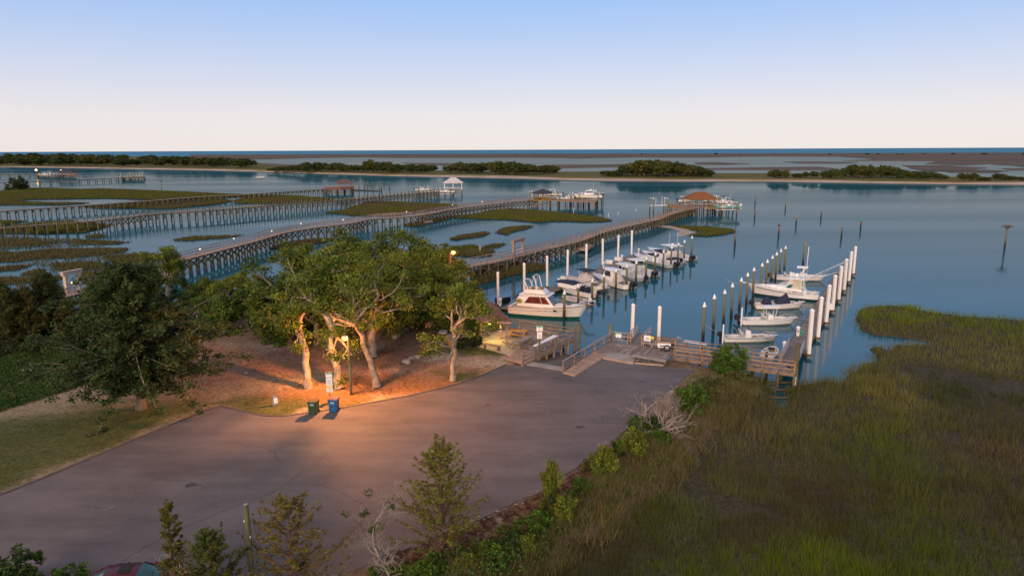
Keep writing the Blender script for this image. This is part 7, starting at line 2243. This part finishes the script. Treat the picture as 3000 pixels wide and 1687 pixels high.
def far_woods():
    g = np.random.default_rng(9)
    trees = []
    for x0, x1, b0, b1, t0, t1, n, nm in CL:
        for k in range(n):
            u = (k + g.uniform(.1, .9)) / n
            px = x0 + (x1 - x0) * u
            py = b0 + (b1 - b0) * u - g.uniform(0, 7) * (1 if 'wood' in nm and py_ok(b0) else .4)
            p = W(px, py, 1.35)
            edge = 1 - .35 * abs(2 * u - 1) ** 3 if n > 10 else 1
            h = max(2.5, ztop(p, t0 + (t1 - t0) * u)) * g.uniform(.8, 1.08) * edge
            i = int(g.integers(0, 5)); s = h / FH[i]
            wide = (max(s, .8) * g.uniform(1.1, 1.5) if px < 2100 else max(s, .55) * g.uniform(.8, 1.15)) if p.y < 800 else max(s, 1.0) * g.uniform(1.5, 2.0)
            trees.append((nm, px, p, i, g.uniform(0, 6.28), (wide, wide, s)))
    trees.sort(key=lambda q: (q[0], q[1]))
    cnt = {}
    for nm, px, p, i, rz, sc in trees:
        if not -30 < px < 3030: continue
        cnt[nm] = cnt.get(nm, 0) + 1
        k = cnt[nm]; sf = 'th' if 10 < k % 100 < 14 else {1: 'st', 2: 'nd', 3: 'rd'}.get(k % 10, 'th')
        plant_tree('far_tree', f'dark tree, {k}{sf} from left in the {nm}, far shore', 'tree', p, FM[i], rz, sc, f'trees of the {nm}')
def py_ok(b): return b > 480
far_woods()
# low dune scrub on the barrier island skyline
g_ = np.random.default_rng(5)
for k, px in enumerate(sorted([g_.uniform(2400, 3000) for _ in range(12)] + [g_.uniform(1000, 2300) for _ in range(7)])):
    p = W(px, 453.5, .5)
    h = g_.uniform(2.5, 6)
    plant_tree('dune_shrub', f'low dark scrub on the distant barrier island, {k + 1}{["th", "st", "nd", "rd"][k + 1] if k < 3 else "th"} from the left', 'shrub', p, FM[k % 5], g_.uniform(0, 6), (h / 4, h / 6, h / 12), 'scrub on the barrier island')
# ================================================================ grove furniture, lamps, vehicles
# ---- gazebo at the deck
gz = W(1449, 1002, LAND_Z)
gaz_rz = math.atan2((LD1 - LD2).y, (LD1 - LD2).x)
pad = [W(1395, 1012, 1.26), W(1508, 1044, 1.26), W(1560, 1012, 1.26), W(1500, 968, 1.26), W(1420, 972, 1.26)]
structure(poly_area_sheet('patio', [p[:2] for p in pad], 1.27, 'patio', thick=.12))
def gazebo():
    cn = [W(1410, 1009, 1.27), W(1485, 1013, 1.27), W(1467, 993, 1.27), W(1400, 985, 1.27)]
    c = sum(cn, Vector()) / 4
    t = thing('gazebo', 'gazebo with brown hipped shingle roof, lit yellow beneath, beside the deck', 'gazebo', (c.x, c.y, 1.27))
    c = Vector((c.x, c.y, 1.27))
    H = 2.35
    for q in cn:
        l = q - c; box('post', t, 'wood_warm', (l.x, l.y, H / 2), (.24, .24, H))
    for a, b in zip(cn, cn[1:] + cn[:1]):
        bar('beam', t, 'wood_warm', a - c + Vector((0, 0, H + .1)), b - c + Vector((0, 0, H + .1)), .12, .22)
    ev = [c + (q - c) * 1.32 for q in cn]; ap = Vector((0, 0, H + 2.0))
    V = [tuple((e - c) + Vector((0, 0, H + .2))) for e in ev] + [tuple((e - c) + Vector((0, 0, H + .34))) for e in ev] + [tuple(ap)]
    F = [(3, 2, 1, 0)] + [(i, (i + 1) % 4, 4 + (i + 1) % 4, 4 + i) for i in range(4)] + [(4 + i, 4 + (i + 1) % 4, 8) for i in range(4)]
    rf = mobj('roof', V, F, 'shingle_brown', t)
    for i in range(4):
        rod('ridge_cap', rf, 'shingle_brown', V[4 + i], V[8], .08)
        bar('eave_board', rf, 'wood_pink', Vector(V[i]) + Vector((0, 0, .07)), Vector(V[(i + 1) % 4]) + Vector((0, 0, .07)), .05, .16)
        for k in range(1, 6):      # shingle courses
            u = k / 6.0
            a, b = Vector(V[4 + i]).lerp(ap, u), Vector(V[4 + (i + 1) % 4]).lerp(ap, u)
            bar('shingle_course', rf, 'shingle_brown', a + Vector((0, 0, .02)), b + Vector((0, 0, .02)), .22, .05)
    # side lattice on the grove side
    for k in range(9):
        a = cn[0].lerp(cn[3], k / 8) - c; box('lattice_slat', t, 'wood_red', (a.x, a.y, 1.1), (.06, .1, 2.0))
    lamp = part('cyl', 'ceiling_lamp', t, 'gaz_glow', (0, 0, H - .05), (.22, .22, .12))
    ld = bpy.data.lights.new('gazebo_light', 'POINT'); ld.energy = 420; ld.color = (1.0, .66, .18); ld.shadow_soft_size = .2
    lo = link('gazebo_light', ld, t); lo.location = (0, 0, H - .35)
    return c
emis('gaz_glow', (1.0, .72, .3), 14.0)
gc = gazebo()
def bench(label, a, b, z, m='wood_warm', w=.4, h=.45, group='benches'):
    a, b = Vector(a), Vector(b); c = (a + b) / 2
    t = thing('bench', label, 'bench', (c.x, c.y, z), math.atan2(b.y - a.y, b.x - a.x), group)
    L = (b - a).length
    for s in (-1, 1): box('seat_board', t, m, (0, s * w * .26, h), (L, w * .46, .06))
    for s in (-1, 1):
        box('leg', t, m, (s * (L / 2 - .2), 0, h / 2 - .02), (.1, w * .85, h - .04))
    return t
bench('low bench along the front edge of the gazebo patio', W(1416, 1018, 1.27), W(1465, 1028, 1.27), 1.27, w=.5)
bench('bench at the back of the gazebo near the railing', W(1404, 985, 1.27), W(1434, 983, 1.27), 1.27, w=.5)
def picnic(label, a, b, z, m, group='picnic tables'):
    a, b = Vector(a), Vector(b); c = (a + b) / 2; L = (b - a).length
    t = thing('picnic_table', label, 'picnic table', (c.x, c.y, z), math.atan2(b.y - a.y, b.x - a.x), group)
    for k in range(5): box('top_board', t, m, (0, (k - 2) * .16, .76), (L, .145, .05))
    for s in (-1, 1):
        for k in range(2): box('seat_board', t, m, (0, s * (.68 + k * .16), .46), (L, .145, .05))
        x = s * (L / 2 - .3)
        box('cross_tie', t, m, (x, 0, .71), (.09, .8, .09)); box('seat_support', t, m, (x, 0, .40), (.09, 1.7, .09))
        for r in (-1, 1): bar('leg', t, m, (x + .06, r * .25, .72), (x + .06, r * .62, 0), .09, .09)
    return t
picnic('warm-toned picnic table under the rear eave of the gazebo', W(1492, 985, 1.3), W(1545, 990, 1.3), 1.3, 'wood_gold')
picnic('weathered grey picnic table in front on the patio edge', W(1508, 1026, 1.3), W(1553, 1004, 1.3), 1.3, 'wood_grey')

# ---- grill corner
mat('hood_steel', (0.10, 0.10, 0.10), (0.14, 0.14, 0.14), scale=3, rough=.5, metallic=.3)
def grill():
    p = W(1308, 1003, LAND_Z)
    t = thing('barbecue_grill', 'stainless barbecue with raised hood set in a wooden cabinet under the oaks', 'grill', p, R(-8))
    bevelled('cabinet', t, 'wood_gold', (0, 0, .45), (1.9, .8, .9), .03)
    bevelled('hood', t, 'hood_steel', (-.3, 0, 1.15), (1.0, .7, .5), .12, top=(.95, .6), seg=3)
    box('fire_box', t, 'black_plastic', (-.3, 0, .93), (1.0, .74, .12))
    rod('hood_handle', t, 'steel', (-.7, -.4, 1.1), (.1, -.4, 1.1), .025)
    box('counter', t, 'stone_grey', (.6, 0, .93), (.7, .82, .06))
    q = W(1336, 1012, LAND_Z) - p
    bevelled('side_cabinet', t, 'wood_gold', (q.x, q.y, .45), (.8, 1.7, .9), .03)
    box('counter', t, 'stone_grey', (q.x, q.y, .93), (.84, 1.76, .06))
    bevelled('chimney', t, 'brick', (q.x + .3, q.y + 1.3, 1.1), (1.0, .8, 2.2), .05)
    for k in range(2): box('cabinet_door', t, 'wood_warm', (-.35 + .75 * k, -.41, .45), (.6, .03, .7))
grill()
def wood_table(label, px, py):
    p = W(px, py, LAND_Z)
    t = thing('work_table', label, 'table', p, R(-5), 'grove tables')
    for k in range(4): box('top_board', t, 'wood_grey', (0, (k - 1.5) * .24, .9), (1.25, .23, .05))
    for s in (-1, 1):
        for r in (-1, 1): bar('leg', t, 'wood_gold', (s * .4, r * .36, .88), (s * .5, r * .42, 0), .09, .09)
    bar('stretcher', t, 'wood_gold', (-.46, -.38, .3), (.46, -.38, .3), .07, .07)
    box('apron', t, 'wood_gold', (0, -.45, .82), (1.15, .05, .14))
wood_table('grey-topped wooden table left of the grill', 1283, 1028)
picnic('half-hidden picnic table on the sand at the back of the grove', W(1306, 936, LAND_Z), W(1336, 938, LAND_Z), LAND_Z, 'wood_red')
# ---- sun-bleached boulders below the grove
for k, (px, py, s) in enumerate(((1192, 1063, .5), (1206, 1052, .35), (1223, 1048, .4), (722, 1095, .25))):
    g = np.random.default_rng(k)
    bm = bmesh.new(); bmesh.ops.create_icosphere(bm, subdivisions=2, radius=s)
    for v in bm.verts:
        v.co *= 1 + .3 * mnoise.noise(v.co * 3 + Vector((k * 5, 0, 0))); v.co.z *= .6
    me = bpy.data.meshes.new('boulder'); bm.to_mesh(me); bm.free(); me.materials.append(MATS['stone_grey'])
    o = link('boulder', me); p = W(px, py, LAND_Z); o.location = (p.x, p.y, LAND_Z + s * .25)
    tag(o, ['largest pale boulder at the foot of the leaning oak branch', 'middle pale boulder under the leaning oak branch', 'rearmost pale boulder under the leaning oak branch', 'small pale stone on the sand at left'][k], 'boulder', 'boulders')

# ---- street lamps
def soft_near(ld, smooth):
    ld.use_nodes = True
    n = ld.node_tree; e = n.nodes['Emission']
    f = n.nodes.new('ShaderNodeLightFalloff'); f.inputs['Strength'].default_value = 1.0; f.inputs['Smooth'].default_value = smooth
    n.links.new(f.outputs['Quadratic'], e.inputs['Strength'])
def street_lamp(label, px, foot, head, energy, arm=(-.25, -.1), pole='mooring_wood', r=.11, headpx=None, glow=.25):
    p = W(px, foot, LAND_Z); h = ztop(p, head)
    t = thing('street_lamp', label, 'lamp', p, 0, 'lit street lamps')
    bar('pole', t, pole, (0, 0, -.2), (0, 0, h - .1), r, r, 'pole')
    bar('arm', t, 'aluminium', (0, 0, h - .25), (arm[0], arm[1], h - .05), .05, .05)
    bevelled('lamp_hood', t, 'aluminium', (arm[0], arm[1], h + .16), (.42, .42, .14), .05, top=(.5, .5))
    part('ball', 'lamp_globe', t, 'lamp_glow', (arm[0], arm[1], h - .05), (glow, glow, glow * .9))
    ld = bpy.data.lights.new('lamp_light', 'POINT'); ld.energy = energy; ld.color = (1.0, .36, .10); ld.shadow_soft_size = .22; soft_near(ld, 55.0)
    lo = link('lamp_light', ld, t); lo.location = (arm[0], arm[1], h - .42)
    return t
street_lamp('lit lamp on a slender wooden pole among the oak trunks', 1029, 1156, 986, 19000, (-.22, -.25))
street_lamp('lit lamp on a tall pole above the rear of the grove by the water', 1323, 948, 738, 5000, (.4, -.2), 'wood_red', .15)

# ---- parking notice, bins, hydrant post, utility pole
p = W(968, 1178, LAND_Z)
notice('tall narrow white and green notice on a thin post behind the blue bin', p, [(2.35, .5, .42, 'sign_white', 'sign_green', 2), (1.78, .5, .66, 'sign_white', None, 5), (1.15, .5, .55, 'sign_white', 'sign_yellow', 4)], 2.6, R(18), 'wood_gold', post_w=.08)
def bin_(label, px, py, body, lid, rz, text):
    p = W(px, py, ASPH_Z)
    t = thing('wheeled_bin', label, 'bin', p, rz, 'wheeled bins')
    bevelled('body', t, body, (0, 0, .52), (.60, .62, .96), .05, top=(1.16, 1.2), shear=0)
    # front ledge, grip recess
    bevelled('rim', t, body, (0, 0, 1.0), (.76, .8, .08), .03)
    bevelled('lid', t, lid, (0, .02, 1.07), (.78, .84, .10), .04, top=(.9, .85))
    box('grip_recess', t, 'black_plastic', (-.05, -.345, .55), (.2, .02, .07))
    box('side_groove', t, 'black_plastic', (-.16, -.325, .3), (.02, .03, .5))
    rod('handle', t, lid, (-.28, .46, .98), (.28, .46, .98), .025)
    for s in (-1, 1):
        rod('wheel', t, 'rubber', (s * .27, .30, .13), (s * .34, .30, .13), .13)
    cu = bpy.data.curves.new('bin_number', 'FONT'); cu.body = text; cu.size = .17; cu.align_x = 'CENTER'; cu.extrude = .002
    tmp = bpy.data.objects.new('bin_number', cu); COL.objects.link(tmp)
    bpy.context.view_layer.update()
    me = bpy.data.meshes.new_from_object(tmp)
    COL.objects.unlink(tmp); bpy.data.objects.remove(tmp)
    me.materials.clear(); me.materials.append(MATS['sign_white'])
    o = link('bin_number', me, t); o.location = (0, -.375, .80); o.rotation_euler = (R(85), 0, 0)
bin_('green wheeled bin with brown lid at the lot edge', 920, 1211, 'bin_green', 'bin_lid_green', R(-5), '1802')
bin_('blue wheeled bin with dark lid at the lot edge', 979, 1205, 'bin_blue', 'bin_lid_blue', R(-5), '1852')
p = W(808, 1187, LAND_Z)
o = thing('utility_box', 'small leaning pale utility stub with brown side on the sand', 'utility box', p, R(30))
bevelled('body', o, 'stone_grey', (0, 0, .42), (.5, .2, .9), .08, top=(.9, .9)); box('meter_face', o, 'sign_white', (0, -.11, .45), (.3, .02, .45)); box('side_cap', o, 'brick', (.2, 0, .5), (.14, .22, .8))
p = W(742, 1728, LAND_Z); h = ztop(p, 1477)
t = thing('utility_pole', 'bare greenish wooden utility pole at the bottom of the picture', 'pole', p)
bar('shaft', t, 'pole_wood' if 'pole_wood' in MATS else 'mooring_wood', (0, 0, -.3), (0, 0, h), .125, .125, 'pole')
part('cyl', 'top_cap', t, 'stone_grey', (0, 0, h + .01), (.10, .10, .03))
for k, z_ in enumerate((.8, 1.6, 2.3)): box('staple', t, 'white_cap', (.11 if k % 2 else -.11, -.06, h - z_), (.03, .04, .1))

# ---- the red car at the bottom edge
def car():
    p = W(395, 1744, ASPH_Z)
    t = thing('car', 'dark red car with sunroof half cut by the bottom edge', 'car', p, R(8))
    L, Wd = 4.5, 1.78
    # body sections along x: (x, half width, sill z, belt z)
    S = [(-2.25, .70, .35, .78), (-2.1, .82, .28, .92), (-1.5, .88, .25, .97), (-.5, .89, .24, .96), (.6, .89, .24, .93), (1.2, .87, .25, .90), (1.9, .82, .27, .80), (2.2, .70, .32, .66), (2.28, .6, .36, .58)]
    V, F = [], []
    for x, w, z0, z1 in S:
        V += [(x, -w * .9, z0), (x, -w, (z0 + z1) / 2), (x, -w * .95, z1 - .05), (x, -w * .82, z1), (x, 0, z1 + .05), (x, w * .82, z1), (x, w * .95, z1 - .05), (x, w, (z0 + z1) / 2), (x, w * .9, z0)]
    n = 9
    for i in range(len(S) - 1):
        for j in range(n - 1): a = i * n + j; F.append((a, a + 1, a + n + 1, a + n))
        F.append((i * n + n - 1, i * n, (i + 1) * n, (i + 1) * n + n - 1))
    F += [tuple(reversed(range(n))), tuple(range((len(S) - 1) * n, len(S) * n))]
    mobj('body', V, F, 'car_red', t, smooth=True)
    R_ = [(-1.85, .68, .95), (-1.15, .60, 1.32), (-.6, .58, 1.41), (.1, .58, 1.40), (.35, .60, 1.34), (1.15, .70, .93)]
    V, F = [], []
    for x, w, z in R_: V += [(x, -w, z - .05), (x, -w * .8, z), (x, 0, z + .03), (x, w * .8, z), (x, w, z - .05)]
    roofF = []
    for i in range(1, 4):
        for j in range(4): a = i * 5 + j; roofF.append((a, a + 1, a + 6, a + 5))
    def sub(name, rows, m):
        vv = [v for r in rows for v in V[r * 5:r * 5 + 5]]
        mobj(name, vv, [(i * 5 + j, i * 5 + j + 1, i * 5 + j + 6, i * 5 + j + 5) for i in range(len(rows) - 1) for j in range(4)], m, t, smooth=True)
    sub('roof', [1, 2, 3, 4], 'car_red'); sub('windscreen', [4, 5], 'glass_teal'); sub('rear_window', [0, 1], 'glass_teal')
    for s in (-1, 1):
        b = [( -1.85, s * .78, .95), (1.2, s * .78, .92), (.35, s * .60, 1.30), (-.6, s * .58, 1.37), (-1.15, s * .60, 1.28)]
        mobj('side_window', b, [(0, 1, 2, 3, 4) if s < 0 else (4, 3, 2, 1, 0)], 'glass_dark', t)
        bar('door_pillar', t, 'car_red', (-.3, s * .80, .95), (-.35, s * .60, 1.38), .06, .04)
        bar('roof_pillar', t, 'car_red', (1.17, s * .745, .93), (.35, s * .61, 1.33), .05, .05)
        bar('roof_pillar', t, 'car_red', (-1.85, s * .73, .95), (-1.15, s * .60, 1.31), .06, .06)
        bevelled('wing_mirror', t, 'car_red', (.75, s * .98, 1.0), (.16, .2, .13), .04)
        bevelled('headlight', t, 'glass_dark', (2.12, s * .55, .62), (.22, .3, .12), .03)
        box('door_handle', t, 'black_plastic', (-.35, s * .895, .8), (.2, .03, .04))
        for x in (-1.4, 1.4): thing_wheel(t, (x, s * .80, .31), .31, .2)
    bevelled('sunroof', t, 'rubber', (-.25, 0, 1.435), (.55, .75, .03), .01)
    bar('wiper', t, 'black_plastic', (1.1, -.5, 1.0), (.85, .1, 1.12), .02, .02)
    return t
car()
